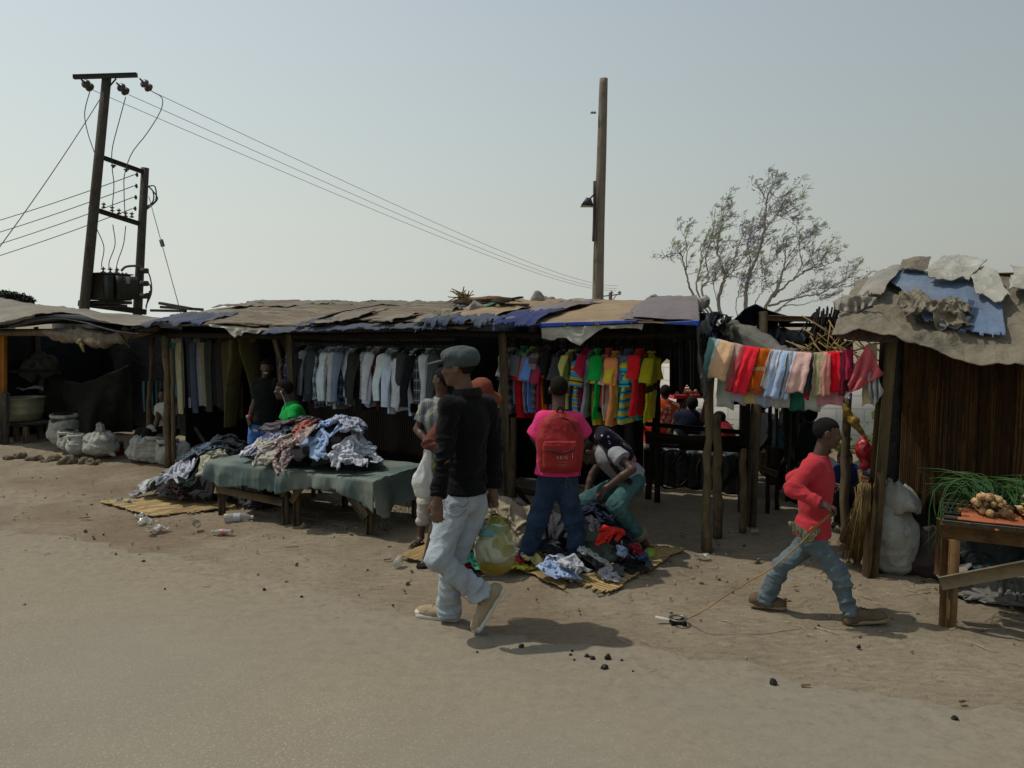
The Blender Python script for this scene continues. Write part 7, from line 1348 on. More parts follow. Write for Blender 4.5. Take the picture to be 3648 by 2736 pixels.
# ---------- customer bending over the heap
Q = {k: at(*v) for k, v in dict(head=(2092, 1612, 6.42), neck=(2140, 1602, 6.40), shR=(2196, 1622, 6.22), shL=(2168, 1602, 6.55), elR=(2252, 1672, 6.10), wrR=(2158, 1740, 6.12), elL=(2110, 1690, 6.55), wrL=(2090, 1760, 6.50), pel=(2256, 1706, 6.42), hipR=(2258, 1718, 6.32), hipL=(2240, 1712, 6.52), knR=(2192, 1802, 6.20), anR=(2282, 1912, 6.36), knL=(2092, 1782, 6.45), anL=(2150, 1900, 6.60)).items()}
bd = empty('person', pz(2300, 1990), 'customer in grey tee shirt bending over the heap, jeans rolled at the ankle', 'person'); fq = V(-.6, .1, -.8)
bq = body(bd, Q, .90, .0075, SKIN, [(Q['wrR'], (-.75, .1, -.6), (0, .3, -1), (-.2, -.9, 0), .7), (Q['wrL'], (-.2, 0, -1), (0, 1, 0), (-1, 0, 0), .6)], fq, V(-.5, -.1, -.85), (-.85, .05, .25)); head_extras(bd, bq, Q['head'], V(-.5, -.1, -.85), (-.85, .05, .25), .9, True, False, .007, .004)
top(bd, Q, fabric('grey_marl', S('#8a8c90'), co='Object', var=.08), .88, fq, .008, .38, .020, .02, 31, .009, 'tee_shirt', (.072, .070, .06), .07)
trousers(bd, Q, DNG, .9, fq, .008, rw=(.100, .078, .068, .066), hemf=.92, seed=35, amp=.012)
s = SDF(); e_ = lerp(Q['knR'], Q['anR'], .86); dd_ = nrm(Q['anR'] - Q['knR']); s.cap(e_, e_ + dd_ * .05, .071, .069, .01, flat=2); link('rolled_cuff', s.mesh(.006, folds([], 3, .003), 1), fabric('cuff_inside', S('#7d7b55'), co='Object'), bd)
GR = mat('lime_rubber', S('#7f9b35'), .5, .1, 9, .1, 40, .002, .4)
def clog(parent, c, d, m, lab=None):
    d = nrm(d); c = np.array(c, float) * [1, 1, 0]; s = SDF(); sd__ = V(d[1], -d[0], 0); s.cap(c - d * .07 + ZZ * .035, c + d * .06 + ZZ * .035, .040, .050, .02, fl=((0, 0, 1), .8)); s.ell(c + d * .03 + ZZ * .045, (.048, .075, .045), np.array([sd__, d, ZZ]), .02); s.cap(c - d * .09 + ZZ * .09, c - d * .01 + ZZ * .10, .034, .036, .01, 's'); s.plane(c + ZZ * .003, -ZZ)
    for i in range(3):
        for j in (-1, 0, 1): s.ell(c + d * (.035 + i * .022) + sd__ * j * .02 + ZZ * (.095 - .01 * i), (.0055, .0055, .02), None, .001, 's')
    return link('clog', s.mesh(.005, None, 0), m, parent)
cq = pz(2318, 1986); clog(bd, cq, V(-.35, -.9, 0), GR); 
s = SDF(); s.chain([Q['anR'], at(2305, 1950, 6.38), cq + ZZ * .06], [.036, .034, .036], .01); link('ankle', s.mesh(.007, None, 1), SKIN, bq); cq2 = pz(2292, 1972) + ZZ * .0; tag(clog(None, cq2 + V(-.05, .12, 0), V(-.6, -.7, 0), mat('cream_rubber', S('#a9a68e'), .5)), 'cream clog on the mat behind the green clog', 'shoe')
# striped and starred dark backpack on the bending customer
b2 = lerp(Q['pel'], Q['neck'], .60) + V(.0, .0, .17); bk2 = empty('backpack', b2, 'dark backpack with white stars and a red striped corner on the bending customer', 'backpack'); upq = nrm(Q['neck'] - Q['pel']); _y = nrm(np.cross(ZZ, upq)); A5 = np.array([upq, _y, np.cross(upq, _y)])
s = SDF(); s.ell(b2 - ZZ * .02, (.19, .13, .075), A5, .04).box(b2 - ZZ * .04, (.14, .10, .03), A5, .03, .05); link('main_body', s.mesh(.009, folds([], 9, .007), 1), fabric('navy_star_nylon', S('#1a1826'), 'print', (S('#1a1826'), S('#a9a9b0')), 2.6, .5, 'Object'), bk2)
s = SDF(); s.ell(b2 - upq * .18 - ZZ * .04, (.05, .09, .055), A5, .02); link('side_pocket', s.mesh(.007, folds([], 10, .004), 1), fabric('flag_stripe', S('#8c1f2a'), 'stripe', (S('#a8a5a3'),), 4, .4, 'Object'), bk2)
mb = MB(); mb.tube(poly([Q['neck'] + V(.02, -.10, .06), Q['shR'] + V(-.05, -.04, -.04), at(2180, 1650, 6.15), at(2210, 1690, 6.18), at(2250, 1720, 6.22)], 20), .022, 8, flat=.3); mb.build('shoulder_strap', MC['black_webbing'], bk2, True)
# ---------- hat wearer behind the walking man
Hh = {k: at(*v) for k, v in dict(head=(1712, 1418, 6.02), neck=(1672, 1480, 6.05), shL=(1590, 1500, 5.98), shR=(1712, 1512, 6.15), elL=(1528, 1578, 5.88), wrL=(1590, 1610, 5.84), elR=(1740, 1600, 6.2), wrR=(1700, 1650, 6.0), pel=(1640, 1700, 6.05), hipL=(1610, 1720, 6.0), hipR=(1670, 1720, 6.1), knL=(1560, 1850, 5.98), anL=(1520, 1990, 6.05), knR=(1672, 1870, 6.1), anR=(1676, 2000, 6.05), toeL=(1505, 2010, 6.0), toeR=(1690, 2025, 5.98)).items()}
hw = empty('person', pz(1600, 2040), 'woman in brown top and rust brown hat half hidden behind the walking man', 'person'); bh_ = body(hw, Hh, .9, .009, SKIN, [(Hh['wrL'], (1, 0, -.2), (0, 1, 0), (0, 0, 1), .9)], V(-.3, .9, 0))
top(hw, Hh, fabric('brown_jersey', S('#5c342a'), co='Object', var=.12), .9, V(-.3, .9, 0), .009, 1.0, .020, .06, 41, .007, 'top', (.064, .060, .052), .07)
s = SDF(); s.cap(Hh['pel'], lerp(Hh['anL'], Hh['anR'], .5) + ZZ * .05, .15, .19, .03, fl=((0, 1, 0), .8), flat=2); link('wrap_skirt', s.mesh(.012, folds([(Hh['pel'] - ZZ * .4, .5, V(1, .3, 0), .02, 8)], 6, .006), 1), fabric('printed_wrap', S('#1c2438'), 'print', (S('#8f861f'), S('#2c4f9a')), 2.2, .4, 'Object'), hw)
hc = Hh['head']; HM_ = mat('rust_straw', S('#6b3322'), .8, .25, 18, .6, 90, .004, .25); A6 = np.array([V(1, 0, 0), nrm(V(0, 1, .3)), nrm(V(0, -.3, 1))]); mb = MB(); mb.lathe([(.0, .125), (.05, .122), (.078, .10), (.088, .06), (.095, .02), (.115, .0), (.15, -.02), (.165, -.045), (.158, -.05), (.10, -.01), (.085, .02), (0, .1)], hc + ZZ * .03 + V(.01, -.02, 0), 36, A6, .06, 3); mb.build('hat', HM_, hw, True)
for e, x, y in (('L', 1515, 2022), ('R', 1680, 2036)): mb = MB(); a = pz(x, y); mb.box(a + V(-.02, .05, .022), (.09, .23, .03), None, .012); mb.build('sandal', mat('black_sandal', S('#1c1815')), hw)
s = SDF(); wb = at(1508, 1690, 5.86); s.ell(wb - ZZ * .07, (.075, .05, .095), None, .05).cap(wb + ZZ * .0, wb + ZZ * .20 + V(.05, 0, 0), .055, .02, .05, fl=((0, 1, 0), .5)).ell(wb - ZZ * .14, (.06, .045, .05), None, .03)
tag(link('carrier_bag', s.mesh(.008, lambda v, n: .006 * fbm(v * [18, 18, 4], 3, 3) + .008 * ridge(v * [16, 16, 3.5], 5, 2), 1), mat('white_film', S('#b9bab8'), .35, .08, 5, .6, 14, .02, .5)), 'white plastic carrier bag hanging left of the walking man', 'bag')
# ---------- plaid shirt customer further back
K = {k: at(*v) for k, v in dict(head=(1578, 1352, 6.65), neck=(1572, 1418, 6.68), shL=(1522, 1446, 6.66), shR=(1620, 1446, 6.75), elL=(1486, 1530, 6.62), wrL=(1530, 1580, 6.5), elR=(1640, 1540, 6.8), wrR=(1620, 1600, 6.6), pel=(1560, 1650, 6.7), hipL=(1535, 1665, 6.68), hipR=(1588, 1665, 6.72), knL=(1512, 1790, 6.62), anL=(1498, 1910, 6.62), knR=(1590, 1790, 6.75), anR=(1590, 1915, 6.8), toeL=(1480, 1945, 6.5), toeR=(1580, 1945, 6.6)).items()}
pl = empty('person', pz(1500, 1955), 'shopper in grey and yellow plaid shirt and white cropped trousers, mostly hidden', 'person'); bpl = body(pl, K, .9, .009, SKIN, (), V(-.8, .5, 0)); head_extras(pl, bpl, K['head'], V(-.8, .5, 0), (0, 0, 1), .9, True, False, .009)
top(pl, K, fabric('grey_plaid', S('#7f8488'), 'plaid', (S('#3a3e4a'), S('#8f9053')), 2.2, .5, 'Object'), .9, V(-.8, .5, 0), .009, .7, .020, .06, 51, .007, 'shirt')
trousers(pl, K, fabric('white_cotton', S('#a8a49c'), co='Object'), .9, V(-.8, .5, 0), .009, rw=(.088, .070, .062, .060), hemf=.55, seed=55)
mb = MB(); a = pz(1488, 1955); d_ = nrm(V(-.2, -.9, 0)); sdd = V(d_[1], -d_[0], 0); mb.beam(a + V(0, .12, .012), a + d_ * .09 + ZZ * .012, .09, .02, bev=.008); mb.build('sandal', mat('brown_sandal', S('#4a3c30')), pl)
mb = MB()
for k in range(4): c = a + V(0, .08, 0) + d_ * (.05 * k - .02); mb.tube(poly([c - sdd * .045 + ZZ * .015, c + ZZ * (.065), c + sdd * .045 + ZZ * .015], 8), .009, 6, flat=.4)
mb.build('sandal_strap', mat('brown_sandal', S('#4a3c30')), pl)
# ---------- vendor in black tee shirt
Y0 = 9.25; Vn = {k: at(*v) for k, v in dict(head=(951, 1310, Y0), neck=(948, 1348, Y0 + .02), shR=(915, 1368, Y0), shL=(985, 1366, Y0 + .03), elR=(908, 1430, Y0 - .05), wrR=(888, 1492, Y0 - .08), elL=(1004, 1372, Y0 - .1), wrL=(999, 1316, Y0 - .1), pel=(938, 1505, Y0), hipR=(918, 1515, Y0), hipL=(958, 1515, Y0), knR=(905, 1610, Y0 - .05), anR=(895, 1700, Y0), knL=(965, 1612, Y0), anL=(965, 1702, Y0 + .1)).items()}
vn = empty('person', Vn['pel'] * [1, 1, 0], 'smiling vendor in black tee shirt and blue jeans holding a stall post', 'person'); bv_ = body(vn, Vn, .92, .009, SKIN, [(Vn['wrR'], (-.02, 0, -1), (.8, .3, 0), (.2, -1, 0), .6), (Vn['wrL'], (0, 0, 1), (.9, .3, 0), (0, -1, 0), .9)], V(.12, -1, 0)); head_extras(vn, bv_, Vn['head'], V(.12, -1, 0), (0, 0, 1), .92, True, True, .008)
s = SDF(); s.cap(Vn['head'] + V(-.012, -.086, -.057), Vn['head'] + V(.03, -.084, -.057), .006); link('teeth', s.mesh(.003, None, 0), mat('teeth', S('#c9c2b3'), .3), bv_)
top(vn, Vn, fabric('black_tee', S('#1a1d1c'), co='Object', var=.2), .92, V(.12, -1, 0), .009, .5, .020, .02, 61, .006, 'tee_shirt')
trousers(vn, Vn, fabric('blue_jeans', S('#2e5a9a'), 'denim', (S('#5d86c0'),), 1, .5, 'Object'), .92, V(.12, -1, 0), .01, rw=(.112, .095, .088, .084), seed=65)
s = SDF(); s.cap(Vn['pel'] + ZZ * .055, Vn['pel'] + ZZ * .10, .135, .130, .01, fl=((0, 1, 0), .78), flat=2); link('waistband', s.mesh(.008, None, 0), mat('grey_elastic', S('#84857b')), vn)
s = SDF(); s.cap(lerp(Vn['wrR'], Vn['elR'], .06), lerp(Vn['wrR'], Vn['elR'], .20), .034, .036, .0, flat=2); w_ = link('wristwatch', s.mesh(.004, None, 0), mat('red_silicone', S('#b0122a'), .4), vn); mb = MB(); mb.box(lerp(Vn['wrR'], Vn['elR'], .13) + V(-.022, -.028, 0), (.03, .012, .034), None, .003); mb.build('dial', mat('watch_dial', S('#b9b9b9'), .3), w_)
# ---------- seated vendor in green
Y1 = 8.55; Gv = {k: at(*v) for k, v in dict(head=(1010, 1388, Y1), neck=(1036, 1436, Y1 + .02), shR=(1030, 1462, Y1 + .1), shL=(1052, 1462, Y1 - .14), elL=(1040, 1530, Y1 - .25), wrL=(990, 1560, Y1 - .2), elR=(1000, 1530, Y1 + .1), wrR=(960, 1560, Y1), pel=(1080, 1600, Y1), hipR=(1075, 1605, Y1 + .08), hipL=(1080, 1605, Y1 - .08), knR=(980, 1600, Y1 + .1), anR=(975, 1715, Y1 + .1), knL=(985, 1605, Y1 - .1), anL=(985, 1720, Y1 - .1)).items()}
gv = empty('person', Gv['pel'] * [1, 1, 0], 'seated vendor in bright green tee shirt with white earphone, facing left', 'person'); bg_ = body(gv, Gv, .95, .009, SKIN, [(Gv['wrL'], (-1, 0, -.2), (0, 0, -1), (0, 1, 0), .5)], V(-1, -.1, 0), V(-1, -.12, -.05)); head_extras(gv, bg_, Gv['head'], V(-1, -.12, -.05), (0, 0, 1), .95, True, True, .008)
top(gv, Gv, fabric('green_tee', S('#0f8f3c'), co='Object', var=.1), .95, V(-1, -.1, 0), .009, .5, .022, .04, 71, .008, 'tee_shirt'); trousers(gv, Gv, DND, .95, V(-1, -.1, 0), .012, seed=75)
e0 = Gv['head'] + V(.006, -.085, -.008); mb = MB(); mb.tube(poly([e0, e0 + V(-.005, -.006, -.02), e0 + V(.02, .02, -.10), e0 + V(.03, .03, -.2)], 12), .0035, 5); mb.tube([e0, e0 + V(-.02, -.004, -.015)], .006, 6); mb.build('earphone', mat('white_cable', S('#c5c5c5'), .4), gv, True)
st = Gv['pel'] * [1, 1, 0]; stl = empty('stool', st, 'low stool under the seated green shirted vendor', 'stool'); mb = MB(); zz_ = Gv['pel'][2] - .11; mb.box(st + ZZ * (zz_ - .02), (.36, .36, .04), None, .004); mb.build('seat', WD2, stl)
for a in (-.14, .14):
    for b in (-.14, .14): mb = MB(); mb.beam(st + V(a, b, 0), st + V(a, b, zz_ - .04), .04, .04); mb.build('leg', WD2, stl)
# ---------- figures in the background
def bgp(label, head, f, shirt, pants, pel, Y, q=.95, sl=.45, kn=None, arms=None, hat=None, skirt=None, shirtname='shirt', seed=0, lean=0.0):
    h = at(head[0], head[1], Y); p = at(pel[0], pel[1], Y); up = nrm(h - p); f = nrm(f); sd_ = nrm(np.cross(f, up)); nk = h - up * .145 * q; L = np.linalg.norm(nk - p)
    J = dict(head=h, neck=nk, pel=p, shL=nk - up * .05 - sd_ * .17 * q, shR=nk - up * .05 + sd_ * .17 * q, hipL=p - sd_ * .08, hipR=p + sd_ * .08)
    for e, g in (('L', -1), ('R', 1)):
        if arms and e in arms: J['el' + e] = at(*arms[e][0]); J['wr' + e] = at(*arms[e][1])
        else: J['el' + e] = J['sh' + e] + sd_ * g * .06 - up * .24 * q + f * .05; J['wr' + e] = J['el' + e] + f * .18 - up * .12
        if kn == 'sit': J['kn' + e] = J['hip' + e] + f * .38; J['an' + e] = J['kn' + e] * [1, 1, 0] + ZZ * .08
        else: J['kn' + e] = lerp(J['hip' + e], J['hip' + e] * [1, 1, 0], .5) + f * .03; J['an' + e] = J['hip' + e] * [1, 1, 0] + ZZ * .08 - f * .03 * g
        J['toe' + e] = J['an' + e] + f * .15 - ZZ * .05
    r = empty('person', p * [1, 1, 0], label, 'person'); b = body(r, J, q, .012, SKIN, [(J['wrL'], J['wrL'] - J['elL'], -sd_ * -1, f, .6), (J['wrR'], J['wrR'] - J['elR'], -sd_, f, .6)], f); head_extras(r, b, h, f, (0, 0, 1), q, True, False, .012, .010)
    top(r, J, shirt, q, f, .012, sl, .022, .06, seed, .006, shirtname)
    if skirt is not None: s = SDF(); s.cap(p, p * [1, 1, 0] + ZZ * .12, .16, .20, .03, flat=2); link('wrap_skirt', s.mesh(.015, folds([(p - ZZ * .4, .5, V(1, .3, 0), .02, 8)], 6, .006), 1), skirt, r)
    else: trousers(r, J, pants, q, f, .014, seed=seed)
    return r, J
FC = lambda n, c, *a, **k: fabric(n, c, *a, co='Object', **k)
bgp('woman in white sleeved top under an orange flowered apron, back to us', (2370, 1398), V(0, 1, 0), FC('apron_print', S('#b8451c'), 'print', (S('#b0a59a'), S('#8c2a14')), 2.0, .3), FC('red_cotton', S('#b02a1c')), (2358, 1520), 10.6, .9, 0, 'sit', seed=3, shirtname='apron')
bgp('man in red shirt squatting left of the flowered apron woman', (2325, 1462), V(.9, .3, 0), FC('scarlet', S('#c03020')), FC('grey_p', S('#4a4a4a')), (2322, 1560), 10.9, .85, .5, 'sit', seed=4)
bgp('woman in navy sleeveless top sitting with her back to us', (2466, 1440), V(.2, 1, 0), FC('navy_top', S('#141a2c')), FC('grey_w', S('#77756c')), (2448, 1550), 10.2, .92, 0, 'sit', {'R': ((2500, 1495, 10.1), (2512, 1440, 10.0))}, seed=5)
r_, J_ = bgp('person in grey striped shirt carrying a red bread crate on the head', (2432, 1436), V(.8, .5, 0), FC('grey_stripe_bg', S('#8a8783'), 'stripe', (S('#5e5c59'),), 4), FC('dark_p', S('#22211f')), (2425, 1570), 11.4, .9, .9, None, {'R': ((2415, 1462, 11.3), (2442, 1420, 11.3))}, seed=6)
bgp('person in teal top and dark maroon skirt bending under the towel line', (2830, 1468), V(.4, .6, 0), FC('teal_bg', S('#3a5a60')), None, (2800, 1590), 8.6, .98, .5, None, skirt=FC('maroon_skirt', S('#210c10')), seed=7)
bgp('person in dark green top standing behind the walking boy', (2880, 1478), V(-.2, 1, 0), FC('dkgreen_bg', S('#0e2620')), FC('blk_p2', S('#14120f')), (2890, 1620), 8.3, .98, .5, None, seed=8)
bgp('man in white shirt and khaki trousers seen between the stall posts', (2712, 1440), V(-.4, .9, 0), FC('white_bg', S('#a8a9ab')), FC('khaki_bg', S('#6d6146')), (2708, 1590), 9.4, .95, .5, None, seed=9)
bgp('person in a red top crouching behind the timber rails', (2560, 1490), V(-1, .2, 0), FC('red_bg2', S('#7d1a22')), FC('blk_p3', S('#1a1816')), (2590, 1560), 10.8, .85, .5, 'sit', seed=10)
bgp('person in white tee shirt sitting in shade left of the trouser rail', (588, 1405), V(-.5, -.8, 0), FC('white_sit', S('#a6a49a')), FC('blk_p4', S('#1a1816')), (602, 1535), 11.0, .95, .5, 'sit', {'R': ((563, 1490, 10.8), (548, 1545, 10.7))}, seed=11)
bgp('person in blue clothes sitting deep behind the grass bundle', (3010, 1640), V(-.3, -.9, 0), FC('blue_sit', S('#1d2b50')), FC('blk_p5', S('#1a1816')), (3020, 1740), 7.4, .85, .5, 'sit', seed=12)
# bread crate
cr = at(2446, 1396, 11.35); ce = empty('bread_crate', cr, 'red plastic crate of bread loaves balanced on a head', 'crate'); RP_ = mat('red_crate', S('#b8222a'), .5); mb = MB(); w, d_, h = .56, .36, .15; ca = nrm(V(.95, .25, 0)); cb = V(-ca[1], ca[0], 0)
for z in (-.07, -.045, .06): 
    for sg in (-1, 1): mb.beam(cr + ca * -w / 2 + cb * sg * d_ / 2 + ZZ * z, cr + ca * w / 2 + cb * sg * d_ / 2 + ZZ * z, .012, .022); mb.beam(cr + ca * sg * w / 2 - cb * d_ / 2 + ZZ * z, cr + ca * sg * w / 2 + cb * d_ / 2 + ZZ * z, .012, .022)
for i in range(9):
    for sg in (-1, 1): p = cr + ca * (-w / 2 + w * i / 8) + cb * sg * d_ / 2; mb.beam(p - ZZ * .07, p + ZZ * .07, .012, .014)
mb.box(cr - ZZ * .075, (w, d_, .012), np.array([ca, cb, ZZ])); mb.build('crate_frame', RP_, ce)
for i in range(5): s = SDF(); c = cr + ca * (-.2 + .1 * i) + ZZ * .02; s.cap(c - cb * .1, c + cb * .1, .048, None, .01); tag(link('bread_loaf', s.mesh(.014, None, 1), mat('wrapped_bread', S('#b09a80'), .3, .3, 20)), 'wrapped bread loaf in the red crate carried on a head', 'bread', 'bread loaves in the red crate')
# ================================================================ background wall, poles, wires, trees, litter
BW = mat('whitewashed_blocks', S('#9a9a94'), .9, .12, 3, .4, 30, .01, .15, S('#7c7a70'), 2, .6)
def blockwall():
    m, nt, b = _new('whitewashed_block_wall'); br = nt.nodes.new('ShaderNodeTexBrick'); co = _co(nt, 'UV'); br.inputs['Scale'].default_value = 1; nt.links.new(co, br.inputs['Vector'])
    br.inputs['Brick Width'].default_value = .4; br.inputs['Row Height'].default_value = .2; br.inputs['Mortar Size'].default_value = .012; br.inputs['Color1'].default_value = S('#d6d2c8'); br.inputs['Color2'].default_value = S('#cdc9be'); br.inputs['Mortar'].default_value = S('#b8b4a8')
    c = _mix(nt, _ramp(nt, _noise(nt, co, 1.5, 6, .7), [(.5, (0, 0, 0, 1)), (.7, (.6, .6, .6, 1))]), br.outputs[0], S('#aaa79b')); nt.links.new(c, b.inputs['Base Color']); b.inputs['Roughness'].default_value = .9; _bump(nt, b, br.outputs['Fac'], -.4, .01); return m
a = at(2000, 1500, 12.6) * [1, 1, 0]; b = at(3400, 1500, 11.6) * [1, 1, 0]; d = nrm(b - a); L = np.linalg.norm(b - a); mb = MB(); n_ = V(-d[1], d[0], 0)
mb.add([a, b, b + ZZ * 1.25, a + ZZ * 1.25, a + n_ * .2, b + n_ * .2, b + n_ * .2 + ZZ * 1.25, a + n_ * .2 + ZZ * 1.25], [[0, 1, 2, 3], [5, 4, 7, 6], [3, 2, 6, 7], [4, 0, 3, 7], [1, 5, 6, 2]], uv=[(0, 0), (L, 0), (L, 1.25), (0, 1.25), (0, 0), (L, 0), (L, .2), (0, .2)]); tag(mb.build('block_wall', blockwall()), 'low whitewashed block wall in sun behind the stalls', 'wall')
# weeds at the wall foot
mb = MB(); rg = np.random.default_rng(21)
for i in range(900):
    t = rg.uniform(0, 1); c = lerp(a, b, t) - n_ * rg.uniform(.1, .7) + ZZ * abs(rg.normal(0, .16)); e1 = rg.normal(0, .035, 3); e2 = rg.normal(0, .035, 3); mb.add([c, c + e1, c + e1 + e2, c + e2], [[0, 1, 2, 3]])
tag(mb.build('weeds', mat('weed_green', S('#5d6b34'), .7, .5, 6)), 'green weeds growing along the foot of the block wall', 'weeds', None, 'stuff')
# ---------- H-frame pole with transformer
PD = wood('creosoted_pole', S('#3a3630'), S('#5c564c'), (5, 5, .5)); IR = mat('galvanised_iron', S('#3a3b3a'), .6, .2, 9, .1, metal=.3); POR = mat('brown_porcelain', S('#4b4742'), .35, .15, 9, 0)
YP = 19.0; Yq = 20.2
hp = empty('transformer_pole', at(300, 1150, YP) * [1, 1, 0], 'twin wooden poles joined by crossarms, carrying a grey transformer behind the left stall', 'utility pole')
def ext(p, q_):      # continue a pole to the ground
    t = (0 - p[2]) / (p[2] - q_[2]); return p + (p - q_) * t
t1 = at(381, 268, YP); b1 = at(300, 1100, YP); mb = MB(); mb.tube([ext(b1, t1), b1, lerp(b1, t1, .5), t1], [.135, .12, .115, .10], 16, .04); p1 = mb.build('pole', PD, hp, True)
t2 = at(517, 598, Yq); b2_ = at(490, 1110, Yq); mb = MB(); mb.tube([ext(b2_, t2), b2_, lerp(b2_, t2, .5), t2], [.125, .115, .10, .095], 16, .04); mb.build('pole', PD, hp, True)
def on1(py): return at(300 + (1100 - py) * (81 / 832), py, YP)
def on2(py): return at(490 + (1110 - py) * (27 / 512), py, Yq)
for (x0, y0, Y_, x1, y1, Y2_, w_, h_) in [(262, 274, YP - .1, 488, 267, YP - .1, .09, .10), (340, 552, YP, 520, 616, Yq, .08, .10), (318, 740, YP, 505, 800, Yq, .08, .11), (280, 1080, YP, 520, 1112, Yq, .10, .14)]:
    mb = MB(); mb.beam(at(x0, y0, Y_), at(x1, y1, Y2_), w_, h_); mb.build('crossarm', IR, hp)
mb = MB(); mb.beam(at(388, 310, YP - .12), at(414, 280, YP - .12), .03, .03); mb.build('brace', IR, hp)
def insul(c, d, k=1.0, n=2, parent=hp, name='insulator', m=POR):
    d = nrm(d); A1 = nrm(np.cross(d, [0, 0, 1]) if abs(d[2]) < .9 else np.cross(d, [1, 0, 0])); A2 = np.cross(d, A1); pr = [(0, 0)]
    for i in range(n): z = i * .15 * k; pr += [(.03 * k, z), (.10 * k, z + .03 * k), (.11 * k, z + .06 * k), (.05 * k, z + .08 * k), (.03 * k, z + .14 * k)]
    pr.append((0, n * .15 * k)); mb = MB(); mb.lathe(pr, c, 14, np.array([A1, A2, d])); return mb.build(name, m, parent, True)
WIRES = mat('cable', S('#4a4c4e'), .6)
farp = at(2248, 1028, 150); ends = []
for (x0, y0, x1, y1) in [(290, 284, 332, 322), (415, 295, 462, 340), (498, 280, 546, 330)]:
    a_ = at(x0, y0, YP - .1); b_ = at(x1, y1, YP + .35); d_ = nrm(b_ - a_); mb = MB(); mb.tube([a_, a_ + d_ * .14], .02, 6); mb.build('shackle', IR, hp); insul(a_ + d_ * .12, d_, 1.0, 2); ends.append(a_ + d_ * .46)
for i, (e, (tx, ty)) in enumerate(zip(ends, [(2105, 1028), (2108, 1020), (2110, 1010)])):
    t_ = at(tx + 90, ty + 8, 150); mb = MB(); P = sag(e, t_, 1.2, 60); mb.tube(P, np.linspace(.007, .028, 60), 5); tag(mb.build('power_line', WIRES, None, True), ['lowest of the three overhead wires, from the left insulator to the far pole', 'middle of the three overhead wires crossing the sky', 'highest of the three overhead wires crossing the sky'][i], 'wire', 'overhead wires running to the far pole')
for k in range(5):
    c = on2(625 + k * 40 if k < 4 else 800) + V(-.12, -.1, 0)
    if k < 4: insul(c, V(-1, 0, 0), .55, 1); e_ = at(0, [775, 818, 866, 905][k] - 10 + 10, 24) if False else None; mb = MB(); q0 = c + V(-.1, 0, 0); q1 = at(-700, [775, 822, 868, 912][k] + 175, 27); tag((mb.tube(sag(q0, q1, .25, 30), .011, 5), mb.build('power_line', WIRES, None, True))[1], ['top', 'second', 'third', 'bottom'][k] + ' of the four wires leaving the photo at left', 'wire', 'low wires running left from the short pole')
for pts in ([(322, 318), (302, 400), (312, 470), (338, 548)], [(448, 345), (425, 430), (400, 530), (400, 600), (406, 660), (400, 740), (402, 760)], [(540, 325), (578, 350), (570, 400), (520, 480), (470, 545), (444, 620), (442, 680), (444, 740), (446, 770)], [(345, 815), (370, 880), (362, 940), (366, 958)], [(402, 800), (410, 870), (390, 930), (388, 960)], [(448, 805), (440, 870), (420, 930), (412, 970)]):
    mb = MB(); mb.tube(poly([at(x, y, 19.3) for x, y in pts], 26), .011, 5); mb.build('jumper_wire', WIRES, hp, True)
for (x, y) in [(370, 728), (400, 740), (424, 750), (448, 760), (470, 762)]: insul(at(x, y + 14, 19.4), ZZ, .5, 2)
for (x, y) in [(404, 598), (450, 612)]: insul(at(x, y - 12, 19.5), -ZZ, .6, 1)
for k, (x0, y0, r_) in enumerate([(530, 680, 30), (535, 690, 22), (528, 700, 34)]):
    mb = MB(); mb.tube(poly([at(522, 665 - 5 * k, Yq - .1), at(522 + r_, 665 + 15 * k, Yq - .1), at(524 + r_, 715, Yq - .1), at(522, 735 + 6 * k, Yq - .1)], 16), .016, 6); mb.build('cable_loop', WIRES, hp, True)
for k in range(3):
    mb = MB(); mb.tube(poly([at(520, 965 + 40 * k, Yq - .1), at(534, 985 + 30 * k, Yq - .1), at(540 - 4 * k, 1040, Yq - .1), at(520, 1090 + 5 * k, Yq - .1)], 16), .016, 6); mb.build('cable_loop', WIRES, hp, True)
    mb = MB(); mb.box(at(514, 965 + 45 * k, Yq - .15), (.2, .12, .13), None, .02); mb.build('fuse_holder', IR, hp)
mb = MB(); mb.tube(poly([at(432, 965, 19.5), at(450, 950, 19.6), at(490, 948, 20), at(512, 962, Yq - .1)], 14), .03, 7); mb.build('cable_loop', WIRES, hp, True)
tr = at(395, 1025, 19.4); tb = empty('transformer', tr, 'grey finned oil transformer sitting on the pole platform', 'transformer'); TRM = mat('transformer_grey', S('#33352f'), .6, .2, 6, .1, 40)
ta = nrm((at(466, 1030, 19.95) - at(340, 1030, 19.0)) * [1, 1, 0]); tn = V(-ta[1], ta[0], 0); A7 = np.array([ta, tn, ZZ]); mb = MB(); mb.box(tr, (.82, .5, .62), A7, .02); mb.box(tr + ZZ * .33, (.9, .56, .03), A7, .005); mb.box(tr - ZZ * .36, (.8, .5, .08), A7, .01); mb.box(tr - ZZ * .44, (.6, .4, .06), A7, .01); mb.build('tank', TRM, tb)
mb = MB()
for i in range(20): mb.box(tr + ta * (-.12 + .029 * i) - tn * .33, (.010, .16, .56), A7)
for i in range(5): mb.box(tr + ta * (-.40 + .03 * i) - tn * .32, (.010, .14, .56), A7)
mb.build('cooling_fins', TRM, tb)
for i in range(3): insul(tr + ta * (-.2 + .2 * i) + ZZ * .34, ZZ, .55, 2, tb, 'bushing')
for i in range(4): insul(tr + ta * (.0 + .11 * i) + ZZ * .34 - tn * .15, ZZ, .35, 1, tb, 'bushing')
mb = MB(); mb.box(tr + ta * .14 - tn * .415 + ZZ * .18, (.11, .01, .16), A7); mb.build('rating_plate', mat('plate_grey', S('#8a8c8a')), tb)
